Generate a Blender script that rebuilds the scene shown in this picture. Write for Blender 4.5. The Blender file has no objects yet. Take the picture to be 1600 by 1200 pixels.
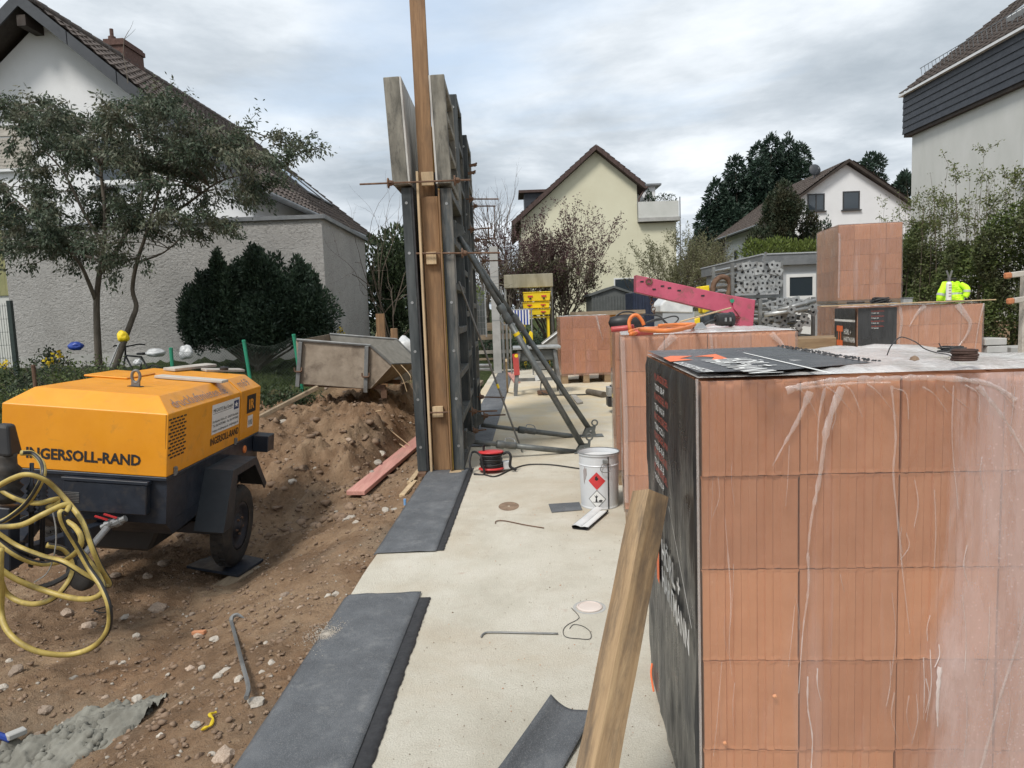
import bpy, bmesh, math, random
import numpy as np
from mathutils import Vector, Matrix, noise as mnoise
SC = bpy.context.scene
COL = SC.collection
R = math.radians
# ------------------------------------------------------------------ camera
EYE, PITCH, ROLL, FPX = 1.575, R(5.66), R(2.1), 1110.0
cam_data = bpy.data.cameras.new('camera'); cam = bpy.data.objects.new('camera', cam_data); COL.objects.link(cam)
cam_data.sensor_width = 36.0; cam_data.lens = 36.0*FPX/1600.0
cam_data.clip_start = 0.05; cam_data.clip_end = 3000
cam.matrix_world = Matrix.Translation((0, 0, EYE)) @ Matrix.Rotation(R(90)-PITCH, 4, 'X') @ Matrix.Rotation(-ROLL, 4, 'Z')
SC.camera = cam
# ------------------------------------------------------------------ sky, sun, exposure
SUN_EL, SUN_AZ = R(53), R(215)          # azimuth measured from +Y clockwise; sun stands behind the camera, to the left
W = bpy.data.worlds.new('World'); SC.world = W; W.use_nodes = True
nt = W.node_tree; nt.nodes.clear()
def wn(t, **k):
    n = nt.nodes.new(t)
    for a, b in k.items(): setattr(n, a, b)
    return n
L = nt.links.new
wo = wn('ShaderNodeOutputWorld'); bg = wn('ShaderNodeBackground'); bg.inputs[1].default_value = 0.1
sky = wn('ShaderNodeTexSky', sky_type='NISHITA'); sky.sun_disc = False
sky.sun_elevation = SUN_EL; sky.sun_rotation = SUN_AZ; sky.air_density = 1.2; sky.dust_density = 3.0
tc = wn('ShaderNodeTexCoord'); sx = wn('ShaderNodeSeparateXYZ'); L(tc.outputs['Generated'], sx.inputs[0])
zz = wn('ShaderNodeMath', operation='MAXIMUM'); L(sx.outputs[2], zz.inputs[0]); zz.inputs[1].default_value = 0.0
za = wn('ShaderNodeMath', operation='ADD'); L(zz.outputs[0], za.inputs[0]); za.inputs[1].default_value = 0.10
dx = wn('ShaderNodeMath', operation='DIVIDE'); L(sx.outputs[0], dx.inputs[0]); L(za.outputs[0], dx.inputs[1])
dy = wn('ShaderNodeMath', operation='DIVIDE'); L(sx.outputs[1], dy.inputs[0]); L(za.outputs[0], dy.inputs[1])
cx = wn('ShaderNodeCombineXYZ'); L(dx.outputs[0], cx.inputs[0]); L(dy.outputs[0], cx.inputs[1])
def wnoise(scale, detail, rough, off, dist=0.0):
    m = wn('ShaderNodeMapping'); m.inputs['Location'].default_value = off; L(cx.outputs[0], m.inputs[0])
    n = wn('ShaderNodeTexNoise'); n.inputs['Scale'].default_value = scale; n.inputs['Detail'].default_value = detail
    n.inputs['Roughness'].default_value = rough; n.inputs['Distortion'].default_value = dist; L(m.outputs[0], n.inputs[0]); return n
def wramp(src, stops):
    r = wn('ShaderNodeValToRGB'); L(src, r.inputs[0]); e = r.color_ramp.elements
    while len(e) < len(stops): e.new(0.5)
    for q, (p, c) in zip(e, stops): q.position = p; q.color = (*c, 1)
    return r
shade = wramp(wnoise(0.9, 9, .58, (3.1, 0.4, 0), .15).outputs[0], [(.35, (2.25, 2.55, 2.85)), (.46, (3.0, 3.3, 3.6)), (.56, (4.05, 4.33, 4.6)), (.68, (5.1, 5.28, 5.45))])
cover = wramp(wnoise(0.38, 7, .6, (7.7, 2.2, 0), .3).outputs[0], [(.30, (0, 0, 0)), (.47, (1, 1, 1))])
mx = wn('ShaderNodeMixRGB'); L(cover.outputs[0], mx.inputs[0])
veil = wn('ShaderNodeMixRGB'); veil.inputs[0].default_value = .55; L(sky.outputs[0], veil.inputs[1]); veil.inputs[2].default_value = (3.5, 4.1, 4.8, 1)
L(veil.outputs[0], mx.inputs[1]); L(shade.outputs[0], mx.inputs[2]); L(mx.outputs[0], bg.inputs[0]); L(bg.outputs[0], wo.inputs[0])
sd = bpy.data.lights.new('sun', 'SUN'); sd.energy = 1.5; sd.angle = R(14); sd.color = (1.0, .95, .88)
so = bpy.data.objects.new('sun', sd); COL.objects.link(so)
sdir = Vector((math.sin(SUN_AZ)*math.cos(SUN_EL), math.cos(SUN_AZ)*math.cos(SUN_EL), math.sin(SUN_EL)))
so.rotation_euler = sdir.to_track_quat('Z', 'Y').to_euler(); so.location = (0, 0, 30)
SC.view_settings.view_transform = 'Standard'; SC.view_settings.look = 'None'
SC.view_settings.exposure = 1.12; SC.view_settings.gamma = 1.0; SC.view_settings.use_curve_mapping = False
SC.render.engine = 'CYCLES'
SC.cycles.transparent_max_bounces = 24
# ------------------------------------------------------------------ pixels to places (photo is 1600 x 1200)
_cp, _sp, _cr, _sr = math.cos(PITCH), math.sin(PITCH), math.cos(ROLL), math.sin(ROLL)
def ray(px, py):
    u, v = (px-800)/FPX, (py-600)/FPX
    u, v = u*_cr - v*_sr, u*_sr + v*_cr
    return Vector((u, _cp - v*_sp, -_sp - v*_cp))
def G(px, py, z=0.0):                    # where the sight line meets a level at height z
    r = ray(px, py); t = (z-EYE)/r.z; return Vector((0, 0, EYE)) + r*t
def D(px, py, Y):                        # where the sight line meets the upright plane Y metres ahead
    r = ray(px, py); t = Y/r.y; return Vector((0, 0, EYE)) + r*t
# ------------------------------------------------------------------ things
def tag(o, label=None, cat=None, group=None, kind=None):
    if label: o['label'] = label
    if cat: o['category'] = cat
    if group: o['group'] = group
    if kind: o['kind'] = kind
    return o
def thing(name, label, cat, loc=(0, 0, 0), rotz=0.0, group=None, kind=None):
    o = bpy.data.objects.new(name, None); COL.objects.link(o); o.empty_display_size = .1
    o.location = loc; o.rotation_euler = (0, 0, rotz)
    return tag(o, label, cat, group, kind)
def worldloc(o):
    v = Vector((0, 0, 0))
    while o: v += o.location; o = o.parent
    return v
def link(name, me, mat, parent=None, loc=(0, 0, 0)):
    o = bpy.data.objects.new(name, me); COL.objects.link(o); o.location = loc
    if mat is not None and not me.materials:
        for m in (mat if isinstance(mat, (list, tuple)) else [mat]): me.materials.append(m)
    if parent: o.parent = parent
    return o
def copy_tree(o, parent=None):
    c = o.copy(); COL.objects.link(c); c.parent = parent
    for ch in o.children: copy_tree(ch, c)
    return c
def spline(pts, n=8, closed=False):
    P = [Vector(p) for p in pts]; out = []; N = len(P)
    rng = range(N) if closed else range(N-1)
    for i in rng:
        if closed: a, b, c, d = P[(i-1) % N], P[i], P[(i+1) % N], P[(i+2) % N]
        else: b, c = P[i], P[i+1]; a = P[i-1] if i else b*2-c; d = P[i+2] if i+2 < N else c*2-b
        for k in range(n):
            t = k/n
            out.append(.5*((2*b)+(c-a)*t+(2*a-5*b+4*c-d)*t*t+(3*b-a-3*c+d)*t**3))
    if not closed: out.append(P[-1])
    return out
class MB:
    def __init__(s): s.v = []; s.f = []; s.m = []; s.cur = 0
    def add(s, vs, fs):
        o = len(s.v); s.v += [tuple(v) for v in vs]
        for f in fs: s.f.append(tuple(i+o for i in f)); s.m.append(s.cur)
        return s
    def box(s, x0, x1, y0, y1, z0, z1, M=None):
        vs = [Vector((x, y, z)) for z in (z0, z1) for x, y in ((x0, y0), (x1, y0), (x1, y1), (x0, y1))]
        if M is not None: vs = [M @ v for v in vs]
        return s.add(vs, [(3, 2, 1, 0), (4, 5, 6, 7), (0, 1, 5, 4), (1, 2, 6, 5), (2, 3, 7, 6), (3, 0, 4, 7)])
    def bar(s, p, q, w, h, up=(0, 0, 1), roll=0.0):
        p, q = Vector(p), Vector(q); d = (q-p); Ln = d.length; d.normalize()
        u = Vector(up)
        if abs(d.dot(u)) > .98: u = Vector((0, 1, 0))
        x = d.cross(u).normalized(); z = x.cross(d).normalized()
        if roll: x, z = x*math.cos(roll)+z*math.sin(roll), z*math.cos(roll)-x*math.sin(roll)
        M = Matrix(((x.x, d.x, z.x, p.x), (x.y, d.y, z.y, p.y), (x.z, d.z, z.z, p.z), (0, 0, 0, 1)))
        return s.box(-w/2, w/2, 0, Ln, -h/2, h/2, M)
    def tube(s, pts, r, n=8, closed=False, stripe=0, cap=True):
        P = [Vector(p) for p in pts]; N = len(P); rings = []
        rr = r if isinstance(r, (list, tuple)) else [r]*N
        T = []
        for i in range(N):
            a = P[(i-1) % N] if (i or closed) else P[i]; b = P[(i+1) % N] if (i < N-1 or closed) else P[i]
            t = (b-a); T.append(t.normalized() if t.length > 1e-9 else Vector((0, 0, 1)))
        u = T[0].orthogonal().normalized(); o = len(s.v)
        for i in range(N):
            u = (u - T[i]*u.dot(T[i])); u = u.normalized() if u.length > 1e-6 else T[i].orthogonal().normalized()
            w = T[i].cross(u)
            for k in range(n):
                a = 2*math.pi*k/n; s.v.append(tuple(P[i]+(u*math.cos(a)+w*math.sin(a))*rr[i]))
        for i in range(N if closed else N-1):
            j = (i+1) % N
            for k in range(n):
                k2 = (k+1) % n; s.f.append((o+i*n+k, o+i*n+k2, o+j*n+k2, o+j*n+k)); s.m.append(1 if k < stripe else s.cur)
        if cap and not closed:
            s.f.append(tuple(o+k for k in range(n))[::-1]); s.m.append(s.cur)
            s.f.append(tuple(o+(N-1)*n+k for k in range(n))); s.m.append(s.cur)
        return s
    def lathe(s, prof, n=16, M=None, cap0=True, cap1=True):
        o = len(s.v)
        for r, z in prof:
            for k in range(n):
                a = 2*math.pi*k/n; v = Vector((r*math.cos(a), r*math.sin(a), z)); s.v.append(tuple(M @ v if M is not None else v))
        for i in range(len(prof)-1):
            for k in range(n):
                k2 = (k+1) % n; s.f.append((o+i*n+k, o+i*n+k2, o+(i+1)*n+k2, o+(i+1)*n+k)); s.m.append(s.cur)
        if cap0: s.f.append(tuple(o+k for k in range(n))[::-1]); s.m.append(s.cur)
        if cap1: s.f.append(tuple(o+(len(prof)-1)*n+k for k in range(n))); s.m.append(s.cur)
        return s
    def prism(s, poly, a, b, M=None):     # poly in (x, z), extruded along y from a to b
        n = len(poly); vs = [Vector((x, y, z)) for y in (a, b) for x, z in poly]
        if M is not None: vs = [M @ v for v in vs]
        fs = [tuple(range(n)), tuple(range(2*n-1, n-1, -1))]+[(i, i+n, (i+1) % n+n, (i+1) % n) for i in range(n)]
        return s.add(vs, fs)
    def hull(s, bot, top):                # two rings of equal count
        n = len(bot)
        return s.add(list(bot)+list(top), [tuple(range(n))[::-1], tuple(range(n, 2*n))]+[(i, (i+1) % n, (i+1) % n+n, i+n) for i in range(n)])
    def build(s, name, mat, parent=None, world=False, smooth=False, bevel=0.0, mats=None, seg=1, fix=True):
        me = bpy.data.meshes.new(name); vs = s.v
        if world and parent:
            w = worldloc(parent); vs = [(x-w.x, y-w.y, z-w.z) for x, y, z in vs]
        me.from_pydata(vs, [], s.f)
        if mats:
            for m in mats: me.materials.append(m)
            me.polygons.foreach_set('material_index', s.m)
        if fix:
            bm = bmesh.new(); bm.from_mesh(me); bmesh.ops.recalc_face_normals(bm, faces=bm.faces)
            if bevel: bmesh.ops.bevel(bm, geom=list(bm.edges), offset=bevel, segments=seg, affect='EDGES', profile=.5, clamp_overlap=True)
            bm.to_mesh(me); bm.free()
        if smooth: me.polygons.foreach_set('use_smooth', [True]*len(me.polygons))
        me.update()
        return link(name, me, None if mats else mat, parent)
def solo(name, mb, mat, label, cat, group=None, kind=None, **k):   # a thing that is one mesh, built in world coordinates, origin at its base
    vs = np.array(mb.v); c = Vector(((vs[:, 0].min()+vs[:, 0].max())/2, (vs[:, 1].min()+vs[:, 1].max())/2, vs[:, 2].min()))
    mb.v = [(x-c.x, y-c.y, z-c.z) for x, y, z in mb.v]
    o = mb.build(name, mat, **k); o.location = c
    return tag(o, label, cat, group, kind)
def struct(name, mb, mat, **k):
    o = mb.build(name, mat, **k); o['kind'] = 'structure'; return o
def fastmesh(name, V, F, mats, parent=None, loc=(0, 0, 0), smooth=False, midx=None):   # numpy quads
    me = bpy.data.meshes.new(name); V = np.asarray(V, 'f4'); F = np.asarray(F, 'i4'); k = F.shape[1]
    me.vertices.add(len(V)); me.vertices.foreach_set('co', V.ravel())
    me.loops.add(F.size); me.loops.foreach_set('vertex_index', F.ravel())
    me.polygons.add(len(F)); me.polygons.foreach_set('loop_start', np.arange(0, F.size, k, dtype='i4')); me.polygons.foreach_set('loop_total', np.full(len(F), k, 'i4'))
    for m in (mats if isinstance(mats, (list, tuple)) else [mats]): me.materials.append(m)
    if midx is not None: me.polygons.foreach_set('material_index', np.asarray(midx, 'i4'))
    if smooth: me.polygons.foreach_set('use_smooth', np.ones(len(F), bool))
    me.update(calc_edges=True)
    o = bpy.data.objects.new(name, me); COL.objects.link(o); o.location = loc
    if parent: o.parent = parent
    return o
# ------------------------------------------------------------------ materials
class NT:
    def __init__(s, name):
        s.mat = bpy.data.materials.new(name); s.mat.use_nodes = True; s.t = s.mat.node_tree
        s.b = s.t.nodes['Principled BSDF']; s.out = s.t.nodes['Material Output']; s.co = None
    def n(s, t, **k):
        x = s.t.nodes.new(t)
        for a, b in k.items(): setattr(x, a, b)
        return x
    def l(s, a, b): s.t.links.new(a, b)
    def coord(s):
        if not s.co: s.co = s.n('ShaderNodeTexCoord').outputs['Object']
        return s.co
    def mapped(s, sc=(1, 1, 1), loc=(0, 0, 0), rot=(0, 0, 0)):
        m = s.n('ShaderNodeMapping'); m.inputs['Scale'].default_value = sc; m.inputs['Location'].default_value = loc; m.inputs['Rotation'].default_value = rot
        s.l(s.coord(), m.inputs[0]); return m.outputs[0]
    def noise(s, scale, detail=5, rough=.6, sc=(1, 1, 1), dist=0, loc=(0, 0, 0)):
        n = s.n('ShaderNodeTexNoise'); n.inputs['Scale'].default_value = scale; n.inputs['Detail'].default_value = detail
        n.inputs['Roughness'].default_value = rough; n.inputs['Distortion'].default_value = dist; s.l(s.mapped(sc, loc), n.inputs[0]); return n.outputs[0]
    def voro(s, scale, sc=(1, 1, 1), out='Distance', rnd=1.0):
        n = s.n('ShaderNodeTexVoronoi'); n.inputs['Scale'].default_value = scale; n.inputs['Randomness'].default_value = rnd; s.l(s.mapped(sc), n.inputs[0]); return n.outputs[out]
    def ramp(s, src, stops, interp='LINEAR'):
        r = s.n('ShaderNodeValToRGB'); s.l(src, r.inputs[0]); r.color_ramp.interpolation = interp; e = r.color_ramp.elements
        while len(e) < len(stops): e.new(.5)
        for q, (p, c) in zip(e, stops):
            q.position = p; q.color = (*c, 1) if isinstance(c, tuple) else (c, c, c, 1)
        return r.outputs[0]
    def mix(s, f, a, b, mode='MIX'):
        m = s.n('ShaderNodeMixRGB', blend_type=mode)
        for i, x in ((0, f), (1, a), (2, b)):
            if isinstance(x, (int, float)): m.inputs[i].default_value = x if i == 0 else (x, x, x, 1)
            elif isinstance(x, tuple): m.inputs[i].default_value = (*x, 1)
            else: s.l(x, m.inputs[i])
        return m.outputs[0]
    def math(s, op, a, b=None):
        m = s.n('ShaderNodeMath', operation=op)
        for i, x in ((0, a), (1, b)):
            if x is None: continue
            if isinstance(x, (int, float)): m.inputs[i].default_value = x
            else: s.l(x, m.inputs[i])
        return m.outputs[0]
    def rnd(s): return s.n('ShaderNodeObjectInfo').outputs['Random']
    def color(s, c):
        if isinstance(c, tuple): s.b.inputs['Base Color'].default_value = (*c, 1)
        else: s.l(c, s.b.inputs['Base Color'])
    def rough(s, r):
        if isinstance(r, (int, float)): s.b.inputs['Roughness'].default_value = r
        else: s.l(r, s.b.inputs['Roughness'])
    def bump(s, h, strength=.4, dist=.01):
        b = s.n('ShaderNodeBump'); b.inputs['Strength'].default_value = strength; b.inputs['Distance'].default_value = dist
        s.l(h, b.inputs['Height']); s.l(b.outputs[0], s.b.inputs['Normal'])
def M(name, c1, c2=None, scale=4, rough=.75, metal=0, bump=0, bscale=60, bdist=.004, sc=(1, 1, 1), rnd=0.0, lo=.35, hi=.65, dirt=None, dirt_lo=.58, dirt_hi=.75, dirt_scale=3, spec=.5, detail=6):
    k = NT(name); c2 = c2 or tuple(min(1, x*1.25) for x in c1)
    c = k.ramp(k.noise(scale, detail, .62, sc), [(lo, c1), (hi, c2)])
    if dirt: c = k.mix(k.ramp(k.noise(dirt_scale, 8, .7, sc, .4, (5, 3, 1)), [(dirt_lo, 0.0), (dirt_hi, 1.0)]), c, dirt)
    if rnd: c = k.mix(1.0, c, k.ramp(k.rnd(), [(0, 1-rnd), (1, 1+rnd)]), 'MULTIPLY')
    k.color(c); k.b.inputs['Metallic'].default_value = metal; k.b.inputs['Specular IOR Level'].default_value = spec
    k.rough(k.ramp(k.noise(scale*3, 4), [(.3, max(.02, rough-.1)), (.7, min(1, rough+.1))]))
    if bump: k.bump(k.noise(bscale, 5, .6, sc), bump, bdist)
    return k.mat
def wood(name, c1, c2, axis='Z', dirt=None, rnd=.1, rough=.75, dirt_lo=.5, dirt_hi=.75):
    sc = {'X': (.06, 1, 1), 'Y': (1, .06, 1), 'Z': (1, 1, .06)}[axis]
    k = NT(name)
    g = k.noise(38, 7, .65, sc, 1.2); c = k.ramp(g, [(.3, c1), (.68, c2)])
    c = k.mix(k.ramp(k.noise(5, 3, .5, tuple(min(1, x*4) for x in sc), .6), [(.4, 0.0), (.7, .6)]), c, tuple(x*.72 for x in c1))
    kn = k.ramp(k.voro(2.6, sc=tuple(min(1, x*5) for x in sc)), [(.03, 1.0), (.1, 0.0)])
    c = k.mix(k.math('MULTIPLY', kn, .7), c, tuple(x*.35 for x in c1))
    if dirt: c = k.mix(k.ramp(k.noise(9, 8, .75, tuple(min(1, x*4) for x in sc), loc=(4, 4, 4)), [(dirt_lo, 0.0), (dirt_hi, .85)]), c, dirt)
    if rnd: c = k.mix(1.0, c, k.ramp(k.rnd(), [(0, 1-rnd), (1, 1+rnd)]), 'MULTIPLY')
    k.color(c); k.rough(rough); k.bump(g, .35, .003); return k.mat
def leafmat(name, a, b, c=None, rough=.55, trans=.25):
    k = NT(name)
    col = k.ramp(k.noise(23, 2), [(.36, a), (.64, b)])
    if c: col = k.mix(k.ramp(k.noise(2.1, 4, .6), [(.46, 0.0), (.62, 1.0)]), col, c)
    k.color(col); k.rough(rough); k.b.inputs['Specular IOR Level'].default_value = .3
    t = k.n('ShaderNodeBsdfTranslucent'); k.l(col, t.inputs[0]); m = k.n('ShaderNodeMixShader'); m.inputs[0].default_value = trans
    k.l(k.b.outputs[0], m.inputs[1]); k.l(t.outputs[0], m.inputs[2]); k.l(m.outputs[0], k.out.inputs[0]); return k.mat
def glass(name, tint=(.03, .04, .05)):
    k = NT(name); k.color(tint); k.rough(.04); k.b.inputs['Specular IOR Level'].default_value = .8; return k.mat
def flat(name, c, rough=.6): return M(name, c, tuple(x*.9 for x in c), rough=rough)

m_dirt_k = NT('dirt_and_grass')
def _ground():
    k = m_dirt_k
    c = k.ramp(k.noise(1.6, 10, .68, dist=.5), [(.30, (.125, .078, .048)), (.46, (.23, .150, .092)), (.60, (.32, .222, .142)), (.74, (.42, .31, .205))])
    red = k.ramp(k.noise(.55, 5, .6, loc=(3, 1, 0)), [(.5, 0.0), (.68, .75)])
    c = k.mix(red, c, k.ramp(k.noise(9, 6, .7), [(.35, (.17, .092, .050)), (.65, (.29, .17, .095))]))
    c = k.mix(k.ramp(k.noise(.9, 6, .65, loc=(9, 2, 0)), [(.56, 0.0), (.72, .7)]), c, (.20, .165, .125))
    c = k.mix(k.ramp(k.noise(55, 4, .7), [(.57, 0.0), (.72, .55)]), c, (.38, .30, .22))
    sp = k.n('ShaderNodeSeparateXYZ'); k.l(k.coord(), sp.inputs[0])
    # garden lawn and soil lie beyond the site fence, to the left; far land is grass
    e = k.math('ADD', k.math('MULTIPLY', sp.outputs[0], -.55), k.math('MULTIPLY', sp.outputs[1], .36))
    e = k.math('ADD', e, k.math('MULTIPLY', k.noise(1.3, 6, .7), 1.2))
    gm = k.ramp(k.math('DIVIDE', e, 10.0), [(.612, 0.0), (.65, 1.0)])
    grass = k.ramp(k.noise(6, 6, .7), [(.35, (.030, .040, .016)), (.55, (.055, .075, .026)), (.7, (.10, .085, .045))])
    c = k.mix(gm, c, grass)
    k.color(c); k.rough(.95); k.b.inputs['Specular IOR Level'].default_value = .15
    h = k.math('ADD', k.noise(14, 8, .72), k.math('MULTIPLY', k.noise(70, 4, .7), .35)); k.bump(h, .9, .05)
_ground(); m_dirt = m_dirt_k.mat

def _slab():
    k = NT('slab_concrete')
    c = k.ramp(k.noise(2.2, 8, .65, dist=.3), [(.3, (.49, .46, .38)), (.5, (.57, .54, .455)), (.7, (.635, .605, .525))])
    st = k.ramp(k.noise(.75, 8, .68, loc=(2, 6, 0), dist=.6), [(.44, 0.0), (.68, .75)])
    c = k.mix(st, c, (.47, .39, .28))
    c = k.mix(k.ramp(k.noise(3.4, 9, .78, loc=(4, 2, 5), dist=.4), [(.52, 0.0), (.66, .4)]), c, (.43, .37, .29))
    c = k.mix(k.ramp(k.noise(1.7, 9, .75, loc=(8, 1, 0), dist=.8), [(.62, 0.0), (.72, .6)]), c, (.33, .27, .20))
    c = k.mix(k.ramp(k.noise(130, 4, .85), [(.50, 0.0), (.70, .8)]), c, (.36, .32, .26))
    c = k.mix(k.ramp(k.noise(26, 5, .8, loc=(1, 7, 3)), [(.64, 0.0), (.70, .8)]), c, (.20, .155, .11))
    c = k.mix(k.ramp(k.noise(7, 3, .6, loc=(6, 6, 3)), [(.68, 0.0), (.76, .5)]), c, (.42, .27, .20))
    sp = k.n('ShaderNodeSeparateXYZ'); k.l(k.coord(), sp.inputs[0])
    saw = k.math('MULTIPLY', k.ramp(k.math('DIVIDE', sp.outputs[1], 20.0), [(.33, 0.0), (.50, 1.0), (.72, 1.0), (.85, 0.0)]), k.ramp(k.noise(1.2, 6, .7, loc=(0, 3, 0)), [(.35, 0.0), (.6, .8)]))
    c = k.mix(saw, c, (.60, .48, .29))
    k.color(c); k.rough(.9); k.bump(k.math('ADD', k.noise(120, 6, .75), k.math('MULTIPLY', k.noise(9, 5, .7), .6)), .9, .010); return k.mat
m_slab = _slab()

def _film(name, base, top, rightbias=0.0, colr=(.86, .80, .78)):
    k = NT(name); k.color(colr); k.rough(.28); k.b.inputs['Specular IOR Level'].default_value = .5
    s1 = k.ramp(k.noise(5.5, 7, .68, (1, 1, .16), .7), [(.54, 0.0), (.70, top)])
    s2 = k.ramp(k.noise(26, 4, .6, (1, 1, .05), .3), [(.62, 0.0), (.75, top*.8)])
    f = k.math('ADD', k.math('MAXIMUM', s1, s2), base)
    if rightbias:
        sp = k.n('ShaderNodeSeparateXYZ'); k.l(k.coord(), sp.inputs[0])
        f = k.math('ADD', f, k.math('MULTIPLY', k.math('ADD', k.ramp(k.math('ADD', k.math('MULTIPLY', sp.outputs[0], .8), k.math('MULTIPLY', k.noise(5, 8, .68, (1, 1, .16), .5), .75)), [(.86, 0.0), (.93, .55), (1.0, .85)]), k.math('MULTIPLY', k.ramp(sp.outputs[0], [(.55, 0.0), (.9, 1.0)]), k.math('MULTIPLY', k.ramp(k.voro(75), [(.16, 1.0), (.22, 0.0)]), .5))), rightbias))
    f = k.math('MINIMUM', f, .93)
    k.bump(k.noise(16, 5, .6, (1, 1, .3), .6), .5, .02)
    t = k.n('ShaderNodeBsdfTransparent'); m = k.n('ShaderNodeMixShader'); k.l(f, m.inputs[0])
    k.l(t.outputs[0], m.inputs[1]); k.l(k.b.outputs[0], m.inputs[2])
    b2 = k.n('ShaderNodeBump'); b2.inputs['Strength'].default_value = .9; b2.inputs['Distance'].default_value = .02; k.l(k.math('ADD', k.noise(11, 6, .62, (1, 1, .22), 1.2), k.math('MULTIPLY', k.noise(45, 3, .6, (1, 1, .12), .8), .25)), b2.inputs['Height'])
    gl = k.n('ShaderNodeBsdfGlossy'); gl.inputs['Roughness'].default_value = .16; gl.inputs['Color'].default_value = (.9, .9, .9, 1); k.l(b2.outputs[0], gl.inputs['Normal'])
    fr = k.n('ShaderNodeFresnel'); fr.inputs['IOR'].default_value = 1.5; k.l(b2.outputs[0], fr.inputs['Normal']); m2 = k.n('ShaderNodeMixShader'); k.l(k.math('MINIMUM', k.math('MULTIPLY', fr.outputs[0], 1.3), .5), m2.inputs[0]); k.l(m.outputs[0], m2.inputs[1]); k.l(gl.outputs[0], m2.inputs[2]); k.l(m2.outputs[0], k.out.inputs[0]); return k.mat
m_film_near = _film('stretch_film_wet', .05, .14, .42, (.66, .52, .50))
m_film = _film('stretch_film', .10, .16, 0.0, (.74, .62, .59))
m_film_top = _film('stretch_film_top', .66, .28, 0.0, (.84, .81, .78))
m_fold = _film('film_fold', .22, .4, 0.0, (.80, .73, .71))
def _blackfilm():
    k = NT('black_printed_film')
    k.color(k.ramp(k.noise(9, 6, .7, (1, 1, .2)), [(.35, (.012, .013, .015)), (.7, (.045, .047, .05))])); k.rough(k.ramp(k.noise(7, 4), [(.3, .22), (.7, .42)]))
    k.b.inputs['Specular IOR Level'].default_value = .6
    k.bump(k.math('ADD', k.noise(120, 2, .5, (1, 1, .02)), k.math('MULTIPLY', k.noise(5, 6, .6, (1, 1, .3)), 1.4)), .4, .012); return k.mat
m_blackfilm = _blackfilm()
def _brick():
    k = NT('fired_clay')
    c = k.ramp(k.noise(5, 8, .65), [(.3, (.455, .208, .105)), (.55, (.53, .250, .132)), (.75, (.59, .30, .172))])
    c = k.mix(k.ramp(k.noise(60, 3, .8), [(.62, 0.0), (.75, .5)]), c, (.60, .36, .24))
    c = k.mix(1.0, c, k.ramp(k.rnd(), [(0, (.90, .86, .84)), (.5, (1.03, 1.03, 1.03)), (1, (1.18, 1.18, 1.14))]), 'MULTIPLY')
    k.color(c); k.rough(.9); k.bump(k.noise(150, 4, .7), .3, .002); return k.mat
m_brick = _brick()
m_text_white = flat('print_white', (.72, .72, .70)); m_text_orange = flat('print_orange', (.75, .16, .05)); m_text_red = flat('print_dull_red', (.42, .07, .045))
m_text_black = flat('print_black', (.015, .015, .017)); m_text_grey = flat('print_grey', (.27, .20, .18)); m_sign_white = M('sign_white', (.62, .63, .62), (.70, .71, .70), rough=.4)
m_orange = M('hood_orange', (.66, .255, .010), (.73, .30, .014), scale=2.5, rough=.42, bump=.12, bscale=5, bdist=.02, dirt=(.36, .18, .04), dirt_lo=.56, dirt_hi=.85, dirt_scale=6)
m_navy = M('chassis_navy', (.009, .013, .021), (.020, .026, .038), rough=.42, dirt=(.07, .06, .05), dirt_lo=.56, dirt_hi=.85, dirt_scale=6)
m_fender = M('fender_plastic', (.016, .021, .027), (.024, .030, .037), rough=.55, bump=.08, bscale=90, dirt=(.10, .085, .07), dirt_lo=.62, dirt_hi=.9)
m_rubber = M('rubber', (.012, .012, .012), (.028, .027, .026), rough=.75, bump=.2, bscale=80, dirt=(.10, .08, .06), dirt_lo=.5, dirt_hi=.8)
m_black = M('black_plastic', (.010, .010, .011), (.02, .02, .021), rough=.5)
m_hose_y = M('hose_yellow', (.36, .265, .065), (.50, .385, .11), scale=9, rough=.5, dirt=(.16, .12, .05), dirt_lo=.48, dirt_hi=.75, dirt_scale=7)
m_steel = M('grey_steel', (.16, .165, .165), (.27, .275, .27), rough=.5, metal=.55, dirt=(.10, .07, .05), dirt_lo=.52, dirt_hi=.75)
m_galv = M('galvanised', (.30, .31, .31), (.42, .43, .43), scale=14, rough=.45, metal=.5, dirt=(.17, .15, .13), dirt_lo=.5, dirt_hi=.8, rnd=.18)
m_prop = M('prop_steel', (.085, .095, .095), (.16, .17, .165), scale=7, rough=.55, metal=.35, dirt=(.20, .18, .155), dirt_lo=.54, dirt_hi=.75, dirt_scale=6)
m_rust = M('rusty_iron', (.10, .055, .035), (.19, .115, .075), scale=12, rough=.85, metal=.2)
m_frame = M('formwork_frame', (.022, .028, .031), (.085, .095, .097), scale=9, rough=.65, metal=.2, sc=(1, 1, .12), dirt=(.23, .215, .185), dirt_lo=.54, dirt_hi=.70, dirt_scale=4.5, bump=.25, bscale=40)
m_frame_caked = M('formwork_frame_caked', (.10, .095, .08), (.27, .255, .215), scale=6, rough=.9, sc=(1, 1, .3), dirt=(.045, .045, .042), dirt_lo=.52, dirt_hi=.66, dirt_scale=5, bump=.6, bscale=35, bdist=.006)
m_ply_y = wood('ply_yellow', (.38, .25, .055), (.50, .35, .10), 'Z'); m_ply_white = M('ply_worn', (.30, .29, .27), (.62, .61, .58), scale=7, sc=(1, 1, .3), rough=.85)
m_timber = wood('timber_brown', (.175, .095, .045), (.31, .185, .092), 'Z', dirt=(.12, .085, .055)); m_timber_pale = wood('timber_pale', (.46, .33, .19), (.60, .46, .29), 'Z', dirt=(.25, .2, .14))
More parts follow.
